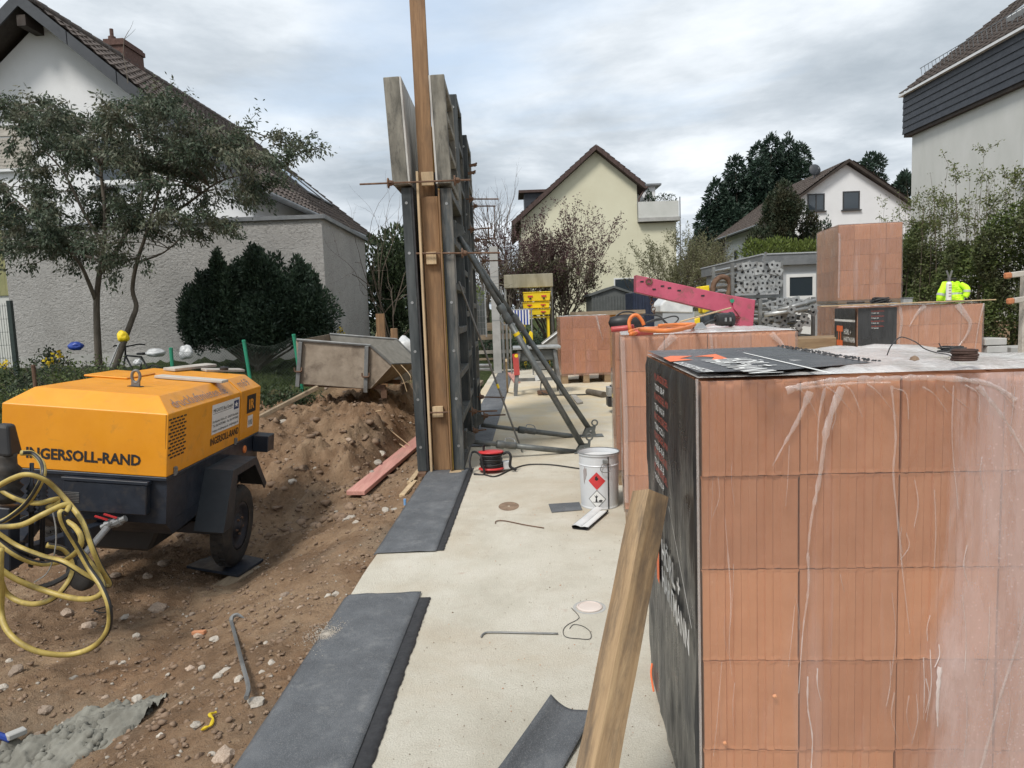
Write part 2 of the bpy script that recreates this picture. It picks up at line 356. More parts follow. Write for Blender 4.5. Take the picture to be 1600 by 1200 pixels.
m_timber_y = wood('timber_weathered', (.20, .145, .09), (.36, .28, .19), 'Y', dirt=(.15, .12, .09)); m_timber_x = wood('timber_weathered_x', (.20, .15, .10), (.38, .30, .21), 'X', dirt=(.16, .13, .10))
m_post = wood('post_timber', (.23, .145, .075), (.43, .30, .17), 'Z', dirt=(.105, .078, .056), dirt_lo=.42, dirt_hi=.60); m_pinkwood = wood('pink_plank', (.47, .20, .17), (.60, .33, .27), 'Y', dirt=(.33, .22, .17))  # post: stains and dirt, deepened also for the shade on its right face
m_greywood = wood('grey_wood', (.33, .30, .26), (.52, .49, .44), 'X', dirt=(.22, .19, .15)); m_grate = wood('pallet_wood', (.24, .16, .09), (.38, .27, .16), 'X', dirt=(.14, .1, .07))
m_white_render = M('white_render', (.66, .67, .68), (.72, .73, .74), scale=.6, rough=.92, bump=.35, bscale=45, bdist=.008, dirt=(.60, .61, .605), dirt_lo=.52, dirt_hi=.9, dirt_scale=.5)
m_white_render2 = M('white_render_aged', (.50, .51, .48), (.57, .575, .55), scale=.7, rough=.92, bump=.4, bscale=35, bdist=.01, sc=(1, 1, .5), dirt=(.40, .42, .38), dirt_lo=.5, dirt_hi=.85, dirt_scale=.6)
m_yellow_render = M('yellow_render', (.60, .575, .43), (.65, .63, .48), scale=.5, rough=.92, bump=.3, bscale=30, bdist=.01, dirt=(.50, .47, .31), dirt_lo=.55, dirt_hi=.9, dirt_scale=.4)
def _stucco():
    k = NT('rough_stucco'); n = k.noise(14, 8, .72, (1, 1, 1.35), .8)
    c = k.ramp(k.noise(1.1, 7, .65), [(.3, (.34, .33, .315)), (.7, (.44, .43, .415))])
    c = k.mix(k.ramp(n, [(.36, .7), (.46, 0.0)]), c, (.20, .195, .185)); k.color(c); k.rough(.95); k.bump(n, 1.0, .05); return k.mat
m_stucco = _stucco()
m_tile = M('roof_tile', (.055, .043, .037), (.115, .092, .080), scale=9, rough=.85, rnd=.25, dirt=(.13, .115, .085), dirt_lo=.58, dirt_hi=.8)
m_tile_red = M('roof_tile_red', (.055, .034, .030), (.085, .055, .048), scale=9, rough=.85)
m_slate = M('slate_board', (.020, .024, .032), (.032, .037, .047), rough=.55, rnd=.15, sc=(.3, 1, 1))
m_board_dark = M('dark_board', (.028, .033, .040), (.042, .047, .055), rough=.6, rnd=.1); m_soffit = M('soffit_brown', (.03, .022, .018), (.05, .038, .03), rough=.8)
m_glass = glass('window_glass'); m_winframe_w = M('window_frame_white', (.62, .63, .63), (.68, .69, .69), rough=.4); m_winframe_d = M('window_frame_dark', (.03, .032, .035), (.04, .042, .045), rough=.5)
m_chimney = M('chimney_brick', (.075, .04, .032), (.125, .072, .058), scale=16, rough=.95, bump=.4, bscale=30, bdist=.01); m_zinc = M('zinc', (.17, .18, .19), (.23, .24, .25), rough=.5, metal=.4)
m_concrete = M('concrete', (.32, .32, .305), (.42, .415, .40), scale=3, rough=.9, bump=.25, bscale=50, dirt=(.25, .245, .235), dirt_lo=.55, dirt_hi=.8); m_hutgrey = M('hut_grey', (.33, .35, .37), (.37, .39, .41), scale=1, rough=.6)
m_shed = M('shed_metal', (.085, .092, .090), (.11, .117, .115), rough=.55); m_skip = M('skip_sheet', (.255, .205, .155), (.36, .30, .235), scale=6, rough=.75, metal=.15, dirt=(.15, .115, .085), dirt_lo=.5, dirt_hi=.72, dirt_scale=4, bump=.12)
m_skip_in = M('skip_grey', (.20, .195, .175), (.28, .27, .245), scale=8, rough=.85); m_oskip = M('orange_skip', (.48, .20, .025), (.58, .27, .04), rough=.6, dirt=(.17, .085, .04), dirt_lo=.5, dirt_hi=.72)
m_pink = M('pink_paint', (.40, .065, .115), (.47, .09, .145), scale=5, rough=.5, dirt=(.22, .085, .08), dirt_lo=.54, dirt_hi=.70, dirt_scale=9); m_yellow = M('site_yellow', (.78, .56, .012), (.84, .62, .02), rough=.5, dirt=(.45, .3, .05), dirt_lo=.62, dirt_hi=.85)
m_hivis = M('hi_vis', (.48, .84, .012), (.58, .92, .03), rough=.7); m_reflect = M('reflective_band', (.36, .38, .37), (.45, .47, .46), rough=.35)
m_green = M('green_paint', (.015, .20, .115), (.025, .26, .15), rough=.5); m_wire = M('fence_wire', (.06, .085, .07), (.10, .12, .10), rough=.5, metal=.4)
m_red = M('red_plastic', (.48, .03, .035), (.58, .05, .05), rough=.4); m_blue = M('blue_film', (.02, .05, .26), (.03, .07, .34), rough=.35); m_bag = M('white_plastic_bag', (.50, .52, .53), (.66, .67, .67), scale=8, rough=.4)
m_tin = M('tin_white', (.52, .54, .56), (.58, .60, .62), scale=5, rough=.42, metal=.0, dirt=(.35, .35, .34), dirt_lo=.62, dirt_hi=.85); m_cable = M('black_cable', (.015, .015, .016), (.03, .03, .03), rough=.5)
m_ohose = M('orange_hose', (.62, .16, .035), (.70, .22, .06), rough=.5); m_rhose = M('red_hose', (.40, .05, .05), (.48, .08, .07), rough=.5); m_purple = M('purple_paint', (.25, .06, .22), (.30, .08, .27), rough=.4)
def _felt():
    k = NT('bitumen_felt'); c = k.ramp(k.noise(3, 9, .74), [(.3, (.048, .053, .060)), (.52, (.088, .095, .104)), (.7, (.15, .157, .165))])
    c = k.mix(k.ramp(k.noise(7, 9, .82, loc=(3, 3, 1)), [(.54, 0.0), (.70, .6)]), c, (.25, .25, .24)); c = k.mix(k.ramp(k.noise(240, 2, .7), [(.50, 0.0), (.72, .75)]), c, (.21, .215, .22))
    k.color(c); k.rough(.7); k.bump(k.math('ADD', k.noise(200, 3, .7), k.math('MULTIPLY', k.noise(11, 6, .7, (1, .5, 1), 1.5), 3.0)), .5, .005); return k.mat
m_felt = _felt(); m_felt_dark = M('bitumen_dark', (.014, .014, .016), (.03, .03, .032), scale=20, rough=.6, bump=.3)
m_stone = M('stone', (.24, .175, .13), (.40, .32, .25), scale=6, rough=.9, rnd=.3, bump=.3, bscale=40); m_stone_pale = M('stone_pale', (.30, .265, .22), (.46, .42, .365), scale=6, rough=.9, rnd=.2); m_clod = M('dirt_clod', (.15, .10, .067), (.27, .19, .13), scale=9, rough=1.0, bump=.4, bscale=60)
m_mortar = M('wet_mortar', (.13, .125, .105), (.215, .21, .18), scale=8, rough=.9, bump=.5, bscale=30, bdist=.01); m_bark = M('bark', (.075, .062, .047), (.14, .12, .095), scale=14, sc=(1, 1, .3), rough=.95, bump=.5, bscale=30, bdist=.01); m_twig = M('twig', (.085, .065, .05), (.14, .11, .085), rough=.9)
# ------------------------------------------------------------------ terrain
def ss(a, b, x):
    t = max(0.0, min(1.0, (x-a)/(b-a))); return t*t*(3-2*t)
def slab_edge(y): return -1.09 + .03*y
PITS = [(G(432, 935, -.30), .09, .11), (G(30, 1128, -.36), .18, .14), (G(600, 620, .45), .12, .12), (G(595, 705, .1), .10, .10), (G(470, 905, -.1), .12, .04), (Vector((-2.36, 5.70, 0)), .34, .075)]
PLK = (G(562, 779, -.18), G(652, 692, -.10))
def hz(x, y, rough=True):
    e = x - slab_edge(y)
    if e > .03 and y < 20.3 and x < 9.0 and y > -6: return -.30
    z = -.07 - .345*ss(0.0, -1.5, e)*(1-.6*ss(6.3, 8.2, y)) if y < 22 else -.05
    if e <= .03:
        z += (.57*ss(6.3, 9.3, y)*ss(-.30, -1.0, e) + .36*ss(10, 15, y)*ss(-1.0, -2.6, e))*(1-.6*ss(40, 90, y))
    if y > 20.3 and e > -2: z += 1.3*ss(24, 36, y)
    if x > 9.0: z = -.02 + .9*ss(10, 18, y)
    if rough and e <= .03 and abs(x) < 14 and y < 16:
        p = Vector((x, y, 0)); k = .32 + .68*ss(6.0, 7.6, y)*ss(-.4, -1.0, e); k *= .25+.75*ss(-.0, -.35, e)
        z += k*(.12*(mnoise.fractal(p*1.1, 1.0, 2.0, 4)) + (.07+.08*ss(6.0, 7.6, y))*mnoise.fractal(p*3.6+Vector((3, 7, 1)), .75, 2.1, 6)) + .020*mnoise.fractal(p*15, .7, 2.0, 4)
        for c, r, d in PITS:
            q = ((x-c.x)**2+(y-c.y)**2)/(r*r)
            if q < 9: z -= d*math.exp(-q)
        qa, qb = PLK; ab = qb-qa; t = max(-.1, min(1.1, ((x-qa.x)*ab.x+(y-qa.y)*ab.y)/(ab.x**2+ab.y**2))); dd = ((x-qa.x-ab.x*t)**2+(y-qa.y-ab.y*t)**2)
        if dd < .6: wgt = math.exp(-dd/.045); z = z*(1-wgt)+wgt*(-.20+.08*t+.010*mnoise.fractal(p*15, .7, 2.0, 4))
    return z
def _terrain():
    def ax(segs):
        out = []
        for a, b, st in segs: out += list(np.arange(a, b-1e-6, st))
        return np.array(out+[segs[-1][1]])
    xs = ax([(-900, -100, 100), (-100, -20, 8), (-20, -9, .5), (-9, -4.6, .1), (-4.6, -.8, .026), (-.8, 2, .4), (2, 20, 2), (20, 100, 10), (100, 900, 100)])
    ys = ax([(-60, -6, 9), (-6, 1.5, .5), (1.5, 6.2, .026), (6.2, 11.5, .04), (11.5, 17, .15), (17, 40, 1), (40, 120, 10), (120, 1500, 115)])
    nx, ny = len(xs), len(ys); V = np.zeros((ny*nx, 3), 'f4'); q = 0
    for y in ys:
        for x in xs: V[q] = (x, y, hz(float(x), float(y))); q += 1
    i = np.arange(nx-1)[None, :] + np.arange(ny-1)[:, None]*nx
    F = np.stack([i, i+1, i+1+nx, i+nx], -1).reshape(-1, 4)
    o = fastmesh('ground', V, F, m_dirt, smooth=True); o['kind'] = 'structure'
_terrain()
# slab with a broken, uneven left edge
mb = MB(); N = 120; top = []; rnd = random.Random(4)
ysl = [-5+25.2*i/N for i in range(N+1)]
Lx = [slab_edge(y)+rnd.uniform(-.006, .006) for y in ysl]
vs = []
for y, x in zip(ysl, Lx): vs += [(x, y, -.0), (x-.004, y, -.32), (8.8, y, 0.0), (8.8, y, -.32)]
fs = []
for i in range(N):
    a, b = i*4, i*4+4
    fs += [(a, a+2, b+2, b), (a+1, a, b, b+1), (a+2, a+3, b+3, b+2)]
fs += [(0, 1, 3, 2), (N*4, N*4+2, N*4+3, N*4+1)]
mb.add(vs, fs); struct('concrete_slab', mb, m_slab)
# ------------------------------------------------------------------ roof tiles
def tile_mesh(w, e, mat):
    me = bpy.data.meshes.new('roof_tile'); n = 5; vs = []
    for k in range(n):
        x = w*1.03*k/(n-1); b = .022*math.cos(2*math.pi*k/(n-1))
        vs += [(x, -.0, .050+b), (x, e*1.1, .012+b), (x, -.0, .018+b)]
    fs = []
    for k in range(n-1):
        a, b = 3*k, 3*k+3; fs += [(a, b, b+1, a+1), (a+2, b+2, b, a)]
    me.from_pydata(vs, [], fs); me.materials.append(mat); me.update(); return me
def tile_roof(roof, O, u, v, Lu, Lv, w, e, mat, single=0, holes=()):
    """tiles over the slope O + a*u + b*v; the first `single` columns as objects, the others joined"""
    u, v = Vector(u).normalized(), Vector(v).normalized(); n = u.cross(v).normalized()
    me = tile_mesh(w, e, mat); B = Matrix(((u.x, v.x, n.x), (u.y, v.y, n.y), (u.z, v.z, n.z))); base = np.array([q.co for q in me.vertices]); fb = [tuple(p.vertices) for p in me.polygons]
    Bn = np.array(B); V = []; F = []; cnt = 0; r = random.Random(3); made = 0
    for i in range(int(Lu/w)):
        for j in range(int(Lv/e)):
            a, b = i*w, j*e
            if any(h[0] < a+w/2 < h[1] and h[2] < b+e/2 < h[3] for h in holes): continue
            p = Vector(O)+u*a+v*b+n*r.uniform(0, .008)
            if made < single:
                made += 1
                o = bpy.data.objects.new('tile', me); COL.objects.link(o); o.parent = roof
                o.matrix_local = Matrix.Translation(p) @ B.to_4x4() @ Matrix.Rotation(r.uniform(-.012, .012), 4, 'Z')
            else:
                V.append(base @ Bn.T + np.array(p)); F += [tuple(x+cnt for x in f) for f in fb]; cnt += len(base)
    if V:
        o = fastmesh('roof_tiles', np.concatenate(V), np.array(F), mat, parent=roof); o['kind'] = 'stuff'
def window(parent, x0, x1, z0, z1, y, mframe, axis='y', depth=.08, split=False, name='window', sill=True, out=-1):
    """a framed window on a wall plane (normal along -y, or along -x when axis is x)"""
    def bx(mb, a0, a1, b0, b1, c0, c1):
        if axis == 'y': mb.box(a0, a1, min(y+out*c0, y+out*c1), max(y+out*c0, y+out*c1), b0, b1)
        else: mb.box(min(y+out*c0, y+out*c1), max(y+out*c0, y+out*c1), a0, a1, b0, b1)
    f = .07; mb = MB()
    bx(mb, x0, x0+f, z0, z1, -.02, .03); bx(mb, x1-f, x1, z0, z1, -.02, .03); bx(mb, x0+f, x1-f, z0, z0+f, -.02, .028); bx(mb, x0+f, x1-f, z1-f, z1, -.02, .028)
    if split: bx(mb, (x0+x1)/2-.04, (x0+x1)/2+.04, z0+f, z1-f, -.02, .027)
    w = mb.build(name, mframe, parent)
    mb = MB(); bx(mb, x0+f, x1-f, z0+f, z1-f, .004, .012); mb.build('pane', m_glass, w)
    if sill: mb = MB(); bx(mb, x0-.08, x1+.08, z0-.06, z0-.003, -.02, .12); mb.build('sill', mframe, w)
    return w
# ------------------------------------------------------------------ left white house
h = thing('white_house', 'tall white rendered house with brown tiled roof behind the rough stucco garage', 'house', (-5.92, 17.0, .9), -R(2))
HW, HE, HA, HL = 4.68, 3.80, 7.75, 11.2
mb = MB(); mb.prism([(-2*HW, -1.5), (0, -1.5), (0, HE), (-HW, HA), (-2*HW, HE)], 0, HL); mb.build('wall', m_white_render, h)
sl = (8.12-3.62)/(HW+.55); OV = .55; RF = -.62     # roof slope; verge overhang towards the street
def rz(x): return 8.12-sl*abs(x+HW)
mb = MB()
for s in (-1, 1):
    xe = -HW+s*(HW+OV); a = (-HW, 8.12); b = (xe, rz(xe))
    mb.prism([a, b, (b[0], b[1]-.13), (a[0], a[1]-.17)], RF, HL+.4)
roof = mb.build('roof', m_soffit, h)
nrm = Vector((sl, 0, 1)).normalized()
vv = Vector((-(HW+OV), 0, 8.12-rz(OV))); O = Vector((OV, RF-.03, rz(OV)))+nrm*.01
sk = []
tile_roof(roof, O, (0, 1, 0), vv, HL+1.0, vv.length, .30, .345, m_tile, single=300)
vv2 = Vector((HW+OV, 0, 8.12-rz(OV))); O2 = Vector((-2*HW-OV, HL+.4, rz(OV)))+Vector((-sl, 0, 1)).normalized()*.01
tile_roof(roof, O2, (0, -1, 0), vv2, HL+1.0, vv2.length, .30, .345, m_tile)
mb = MB()
for i in range(28): mb.lathe([(.13, -.22), (.115, .22)], 8, Matrix.Translation((-HW, RF+.2+i*.42, 8.11)) @ Matrix.Rotation(R(90), 4, 'X'))
o = mb.build('ridge_tiles', m_tile, roof, smooth=True)
for s in (-1, 1):                                   # barge boards, in lengths
    for q in range(5):
        t0, t1 = q/5, (q+1)/5-.004; x0, x1 = -HW+s*(HW+OV)*t0, -HW+s*(HW+OV)*t1
        mb = MB(); mb.prism([(x0, rz(x0)+.03), (x1, rz(x1)+.03), (x1, rz(x1)-.27), (x0, rz(x0)-.27)], RF-.045, RF-.005); mb.build('barge_board', m_board_dark, roof)
mb = MB(); mb.box(-HW-.1, -HW+.1, RF+.02, -.002, 7.45, 7.68); mb.build('purlin_end', m_soffit, roof)
gp = [(OV+.05, y, rz(OV)-.06) for y in (RF, HL*.5, HL+.4)]
mb = MB(); mb.tube(gp, .075, 8); mb.build('gutter', m_zinc, roof, smooth=True)
cl = D(212, 80, 22.0)-Vector((-5.92, 17, .9))
mb = MB(); mb.box(-HW-.45, -HW+.12, 3.3, 4.3, 7.2, 8.62); mb.box(-HW-.49, -HW+.16, 3.26, 4.34, 8.44, 8.56); ch = mb.build('chimney', m_chimney, roof)
mb = MB(); mb.lathe([(.10, 8.62), (.10, 8.74), (.05, 8.76), (.05, 8.95)], 10, Matrix.Translation((-HW-.3, 3.5, 0))); mb.build('chimney_pot', m_chimney, ch)
mb = MB()
q = lambda x, y, d: Vector((x, y, rz(x)))+nrm*d
for (ya, yb, xa, xb) in ((6.6, 7.9, -1.9, -.75), (8.4, 9.4, -1.9, -.75)):
    mb = MB(); mb.hull([q(xa, ya, .02), q(xb, ya, .02), q(xb, yb, .02), q(xa, yb, .02)], [q(xa, ya, .12), q(xb, ya, .12), q(xb, yb, .12), q(xa, yb, .12)])
    w = mb.build('skylight', m_winframe_d, roof); f = .09
    mb = MB(); mb.hull([q(xa+f, ya+f, .121), q(xb-f, ya+f, .121), q(xb-f, yb-f, .121), q(xa+f, yb-f, .121)], [q(xa+f, ya+f, .13), q(xb-f, ya+f, .13), q(xb-f, yb-f, .13), q(xa+f, yb-f, .13)])
    mb.build('pane', m_glass, w)
a, b = D(0, 262, 16.95), D(42, 208, 16.95); lx0, lx1, lz0, lz1 = a.x+5.92-1.0, b.x+5.92, a.z-.9, b.z-.9
w = window(h, lx0, lx1, lz0, lz1, 0, m_winframe_w, split=True)
mb = MB(); mb.box(lx0-.1, lx1+.05, -.06, -.002, lz1+.003, lz1+.24); mb.build('shutter_box', m_greywood, w)
for i in range(10):
    z = lz0+.03+i*(lz1-lz0-.06)/10; mb = MB(); mb.box(lx0+.05, lx1-.05, -.05, -.032, z, z+(lz1-lz0)/10-.012); mb.build('shutter_slat', m_greywood, w)
a = D(212, 262, 16.95); window(h, a.x+5.92-1.1, a.x+5.92, a.z-.9-.3, a.z-.9+.75, 0, m_winframe_w)
# ------------------------------------------------------------------ garage
g_ = thing('garage', 'flat roofed garage with rough grey stucco walls behind the dark yew bush', 'garage', (-3.95, 15.5, .9))
mb = MB(); poly = [(-6.85, 0), (0, 0), (.13, 3.9), (-1.9, 3.9), (-1.9, 1.42), (-6.85, 1.42)]
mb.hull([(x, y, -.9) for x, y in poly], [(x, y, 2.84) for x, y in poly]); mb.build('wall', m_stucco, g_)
mb = MB(); mb.box(-6.86, .012, -.012, 1.42, -.5, .13); mb.box(-.5, .10, 1.43, 3.9, -.5, .10); mb.build('plinth', m_concrete, g_)
mb = MB(); mb.box(-6.9, .06, -.06, -.0, 2.845, 2.93); mb.box(-6.9, .06, .0, 1.4, 2.842, 2.9); mb.bar((.03, -.05, 2.89), (.17, 3.95, 2.80), .10, .09); mb.build('roof_trim', m_zinc, g_)
# neighbour's wooden bay and gate at the far left
a = D(-40, 470, 15.6); b = D(17, 405, 15.6)
t = thing('garden_wing', 'green boarded wall with white base beside the stucco garage', 'wall', (a.x, 15.9, .9))
for i in range(9):
    x0 = (b.x-a.x)-.13*(i+1); mb = MB(); mb.box(x0+.004, x0+.13, 0, .03, D(0, 462, 15.9).z-.9, 3.3); mb.build('board', M('boards_olive', (.22, .22, .10), (.28, .27, .13), rough=.7) if i == 0 else bpy.data.materials['boards_olive'], t)
mb = MB(); mb.box(-.8, b.x-a.x, .032, .3, -.4, 3.35); mb.build('wall', m_white_render2, t)
zt = D(5, 470, 14.2).z
t = thing('mesh_gate', 'dark green mesh gate panel standing left of the stucco garage', 'gate', (D(22, 540, 14.2).x, 14.2, hz(-9.5, 14.2, False)))
gb = t.location
mb = MB(); mb.box(-.04, .04, -.04, .04, -.1, zt-gb.z); mb.build('post', M('gate_green', (.018, .03, .028), (.03, .045, .04), rough=.5), t)
mb = MB()
for i in range(26): mb.tube([(-.1-i*.05, 0, .05), (-.1-i*.05, 0, zt-gb.z-.05)], .004, 4)
for i in range(6): mb.tube([(-1.5, .006, .1+i*(zt-gb.z-.2)/5), (-.05, .006, .1+i*(zt-gb.z-.2)/5)], .005, 4)
o = mb.build('wire_mesh', bpy.data.materials['gate_green'], t); o['kind'] = 'stuff'
# ------------------------------------------------------------------ yellow house
yh = thing('yellow_house', 'pale yellow rendered gable house with roof terrace behind the purple shrub', 'house', (.78, 38.0, 1.0))
YW = [(0, -1), (6.13, -1), (6.13, 7.02), (4.0, 8.80), (0, 5.42)]
mb = MB(); mb.prism(YW, 0, 10); mb.build('wall', m_yellow_render, yh)
mb = MB(); mb.box(6.132, 8.15, .003, 9, -1, 5.05); mb.build('annex_wall', m_yellow_render, yh)
mb = MB(); mb.box(-.004, 6.134, -.02, -.0, 3.9, 3.96); 
mb = MB(); th = .22
mb.prism([(4.0, 9.04), (-.45, 5.30), (-.45, 5.08), (4.0, 8.82)], -.35, 10.3); mb.prism([(4.0, 9.04), (4.0, 8.82), (6.5, 6.74), (6.5, 6.96)], -.35, 10.3)
yr = mb.build('roof', m_tile_red, yh)
for (p0, p1) in (((-.45, 5.33), (4.0, 9.07)), ((6.5, 6.99), (4.0, 9.07))):
    d = Vector((p1[0]-p0[0], 0, p1[1]-p0[1])); O = Vector((p0[0], -.36 if d.x < 0 else 10.3, p0[1])); uu = (0, 1, 0) if d.x < 0 else (0, -1, 0)
    tile_roof(yr, O, uu, d, 10.6, d.length, .3, .34, m_tile)
for i in range(16):
    t0 = i/16; x = -.45+4.45*t0; x1 = x+.285; zf = lambda q: 5.33+(q+.45)*3.74/4.45; mb = MB(); mb.prism([(x, zf(x)-.24), (x1, zf(x1)-.24), (x1, zf(x1)+.02), (x, zf(x)+.045)], -.41, -.362); mb.build('verge_tile', m_tile_red, yr)
for i in range(9):
    t0 = i/9; x = 4.02+2.45*t0; x1 = x+.28; zf = lambda q: 9.07-(q-4.0)*2.08/2.5; mb = MB(); mb.prism([(x, zf(x)-.24), (x1, zf(x1)-.24), (x1, zf(x1)+.045), (x, zf(x)+.02)], -.41, -.362); mb.build('verge_tile', m_tile_red, yr)
mb = MB(); mb.tube([(6.56, -.4, 6.80), (6.56, 10, 6.80)], .085, 8); mb.tube([(6.5, -.2, 6.75), (6.2, -.1, 6.3), (6.2, -.08, 5.1)], .05, 6); mb.build('gutter', m_tile_red, yr, smooth=True)
mb = MB(); mb.box(6.14, 8.25, -.25, -.17, 5.30, 6.12); mb.box(8.17, 8.25, -.168, 6, 5.30, 6.12); mb.build('balcony_parapet', m_white_render2, yh)
mb = MB(); mb.box(6.14, 8.32, -.32, 6.1, 5.10, 5.295); mb.build('balcony_slab', m_concrete, yh)
mb = MB(); mb.tube([(8.30, -.3, 3.1), (8.30, -.3, 6.3)], .03, 6); mb.build('downpipe', m_zinc, yh)
mb = MB(); mb.box(6.16, 7.4, 1.5, 5.5, 5.36, 7.2); mb.build('terrace_room', m_white_render, yh)
mb = MB(); mb.box(6.2, 7.7, 1.3, 5.6, 7.2, 7.3); mb.build('terrace_roof', m_zinc, yh)
a, b = D(814, 325, 39), D(856, 297, 39); o = Vector((.78, 38, 1))
mb = MB(); mb.box(a.x-o.x+.2, b.x-o.x+1.0, 1, 3, a.z-o.z-.6, b.z-o.z-.12); dm = mb.build('dormer', m_slate, yh)
mb = MB(); mb.box(a.x-o.x-.1, b.x-o.x+1.1, .8, 3.2, b.z-o.z-.118, b.z-o.z+.02); mb.build('dormer_roof', m_tile_red, dm)
a, b = D(960, 470, 37.9), D(1000, 433, 37.9); window(yh, a.x-o.x, b.x-o.x+.6, a.z-o.z-.3, b.z-o.z, 0, m_winframe_w)
# ------------------------------------------------------------------ far white gable house
wh = thing('white_gable_house', 'white gable house with two dark windows behind the conical yew', 'house', (14.72, 40.0, 1.2))
mb = MB(); mb.prism([(0, -1.2), (8.2, -1.2), (8.2, 5.15), (4.1, 7.85), (0, 5.15)], 0, 8.6); mb.build('wall', m_white_render, wh)
s2 = (8.10-4.95)/(4.1+.45); mb = MB()
for s in (-1, 1):
    xe = 4.1+s*4.75; ze = 8.10-s2*4.75
    mb.prism([(4.1, 8.10), (xe, ze), (xe, ze-.15), (4.1, 7.93)], -.35, 8.9)
wr = mb.build('roof', m_soffit, wh)
d = Vector((4.75, 0, s2*4.75)); tile_roof(wr, Vector((-.65, 8.95, 8.11-s2*4.75)), (0, -1, 0), d, 9.3, d.length, .3, .345, m_tile)
d = Vector((-4.75, 0, s2*4.75)); tile_roof(wr, Vector((8.85, -.37, 8.11-s2*4.75)), (0, 1, 0), d, 9.3, d.length, .3, .345, m_tile)
mb = MB(); mb.tube([(-.7, -.4, 4.78), (-.7, 8.9, 4.78)], .07, 8); mb.tube([(-.7, 8.3, 4.7), (-.15, 8.3, 4.2), (-.08, 8.3, 0)], .045, 6); mb.build('gutter', m_zinc, wr)
o = wh.location
for (x0, x1, y0, y1, sp) in ((1262, 1289, 330, 302, True), (1317, 1344, 328, 298, False)):
    a, b = D(x0, y0, 39.95), D(x1, y1, 39.95); window(wh, a.x-o.x, b.x-o.x, a.z-o.z, b.z-o.z, 0, m_winframe_d, split=sp)
window(wh, 6.0, 6.6, 2.6, 3.9, 0, m_winframe_d, axis='x')
t = thing('satellite_dish', 'dark round satellite dish on a short mast on the tiled roof', 'satellite dish', D(1272, 283, 42))
mb = MB(); mb.tube([(0, 0, -.6), (0, 0, .35), (0, -.12, .45)], .03, 6); mb.build('mast', m_zinc, t)
mb = MB(); Mx = Matrix.Translation((0, -.1, .62)) @ Matrix.Rotation(R(-100), 4, 'X'); mb.lathe([(.02, -.06), (.18, -.045), (.32, 0.0), (.34, .015), (.30, .01), (.02, -.04)], 18, Mx); mb.build('dish', m_board_dark, t, smooth=True)
mb = MB(); mb.tube([(.0, -.12, .30), (.05, -.5, .60)], .015, 5); mb.lathe([(.04, 0), (.04, .1)], 8, Matrix.Translation((.05, -.52, .58))); mb.build('feed_arm', m_zinc, t)
# ------------------------------------------------------------------ right house
rh = thing('slate_fascia_house', 'white rendered building with dark slate boarded upper band beside the tall hedge', 'house', (13.45, 24.0, .8))
mb = MB(); mb.box(0, 11, -17, 0, -.9, 6.6); mb.build('wall', m_white_render2, rh)
for i in range(6):
    z0 = 6.20+i*.206; mb = MB(); mb.hull([(-.20, -17, z0), (-.165, -17, z0), (-.165, .25, z0), (-.20, .25, z0)], [(-.175, -17, z0+.215), (-.16, -17, z0+.215), (-.16, .25, z0+.215), (-.175, .25, z0+.215)]); mb.build('fascia_board', m_slate, rh)
for i in range(6):
    z0 = 6.20+i*.206; mb = MB(); mb.box(-.16, 11, .22, .25, z0+.003, z0+.202); mb.build('fascia_board', m_slate, rh)
mb = MB(); mb.box(-.158, 11, -17, .218, 6.1, 7.42); mb.build('band_core', m_soffit, rh)
mb = MB(); mb.box(-.30, -.02, -17, .36, 7.43, 7.50); mb.build('gutter_edge', m_winframe_w, rh)
mb = MB(); mb.prism([(-.2, 7.50), (5.4, 7.50+5.6*.75), (11, 7.5)], -17, .3); rr = mb.build('roof', m_soffit, rh)
d = Vector((5.6, 0, 5.6*.75)); tile_roof(rr, Vector((-.24, .34, 7.51)), (0, -1, 0), d, 12, d.length, .3, .34, m_tile)
mb = MB(); r0 = 1.0
for i in range(38): y = .1-i*.2; mb.tube([(.35, y, 7.95), (.30, y, 8.28)], .008, 4)
for z, x in ((7.97, .35), (8.28, .30)): mb.tube([(x, .15, z), (x, -7.5, z)], .012, 4)
mb.build('snow_guard', m_zinc, rr)
qq = lambda x, y, dd: Vector((x, y, 7.5+(x+.2)*.75))+Vector((-.6, 0, .8))*dd
mb = MB(); mb.hull([qq(.9, -3.2, .03), qq(.9, -8, .03), qq(1.9, -8, .03), qq(1.9, -3.2, .03)], [qq(.9, -3.2, .22), qq(.9, -8, .22), qq(1.9, -8, .22), qq(1.9, -3.2, .22)]); w = mb.build('skylight', m_winframe_w, rr)
mb = MB(); mb.hull([qq(1.0, -3.3, .221), qq(1.0, -7.9, .221), qq(1.8, -7.9, .221), qq(1.8, -3.3, .221)], [qq(1.0, -3.3, .23), qq(1.0, -7.9, .23), qq(1.8, -7.9, .23), qq(1.8, -3.3, .23)]); mb.build('pane', m_glass, w)
window(rh, -6.6, -5.2, 3.75, 5.35, 0, m_winframe_w, axis='x')
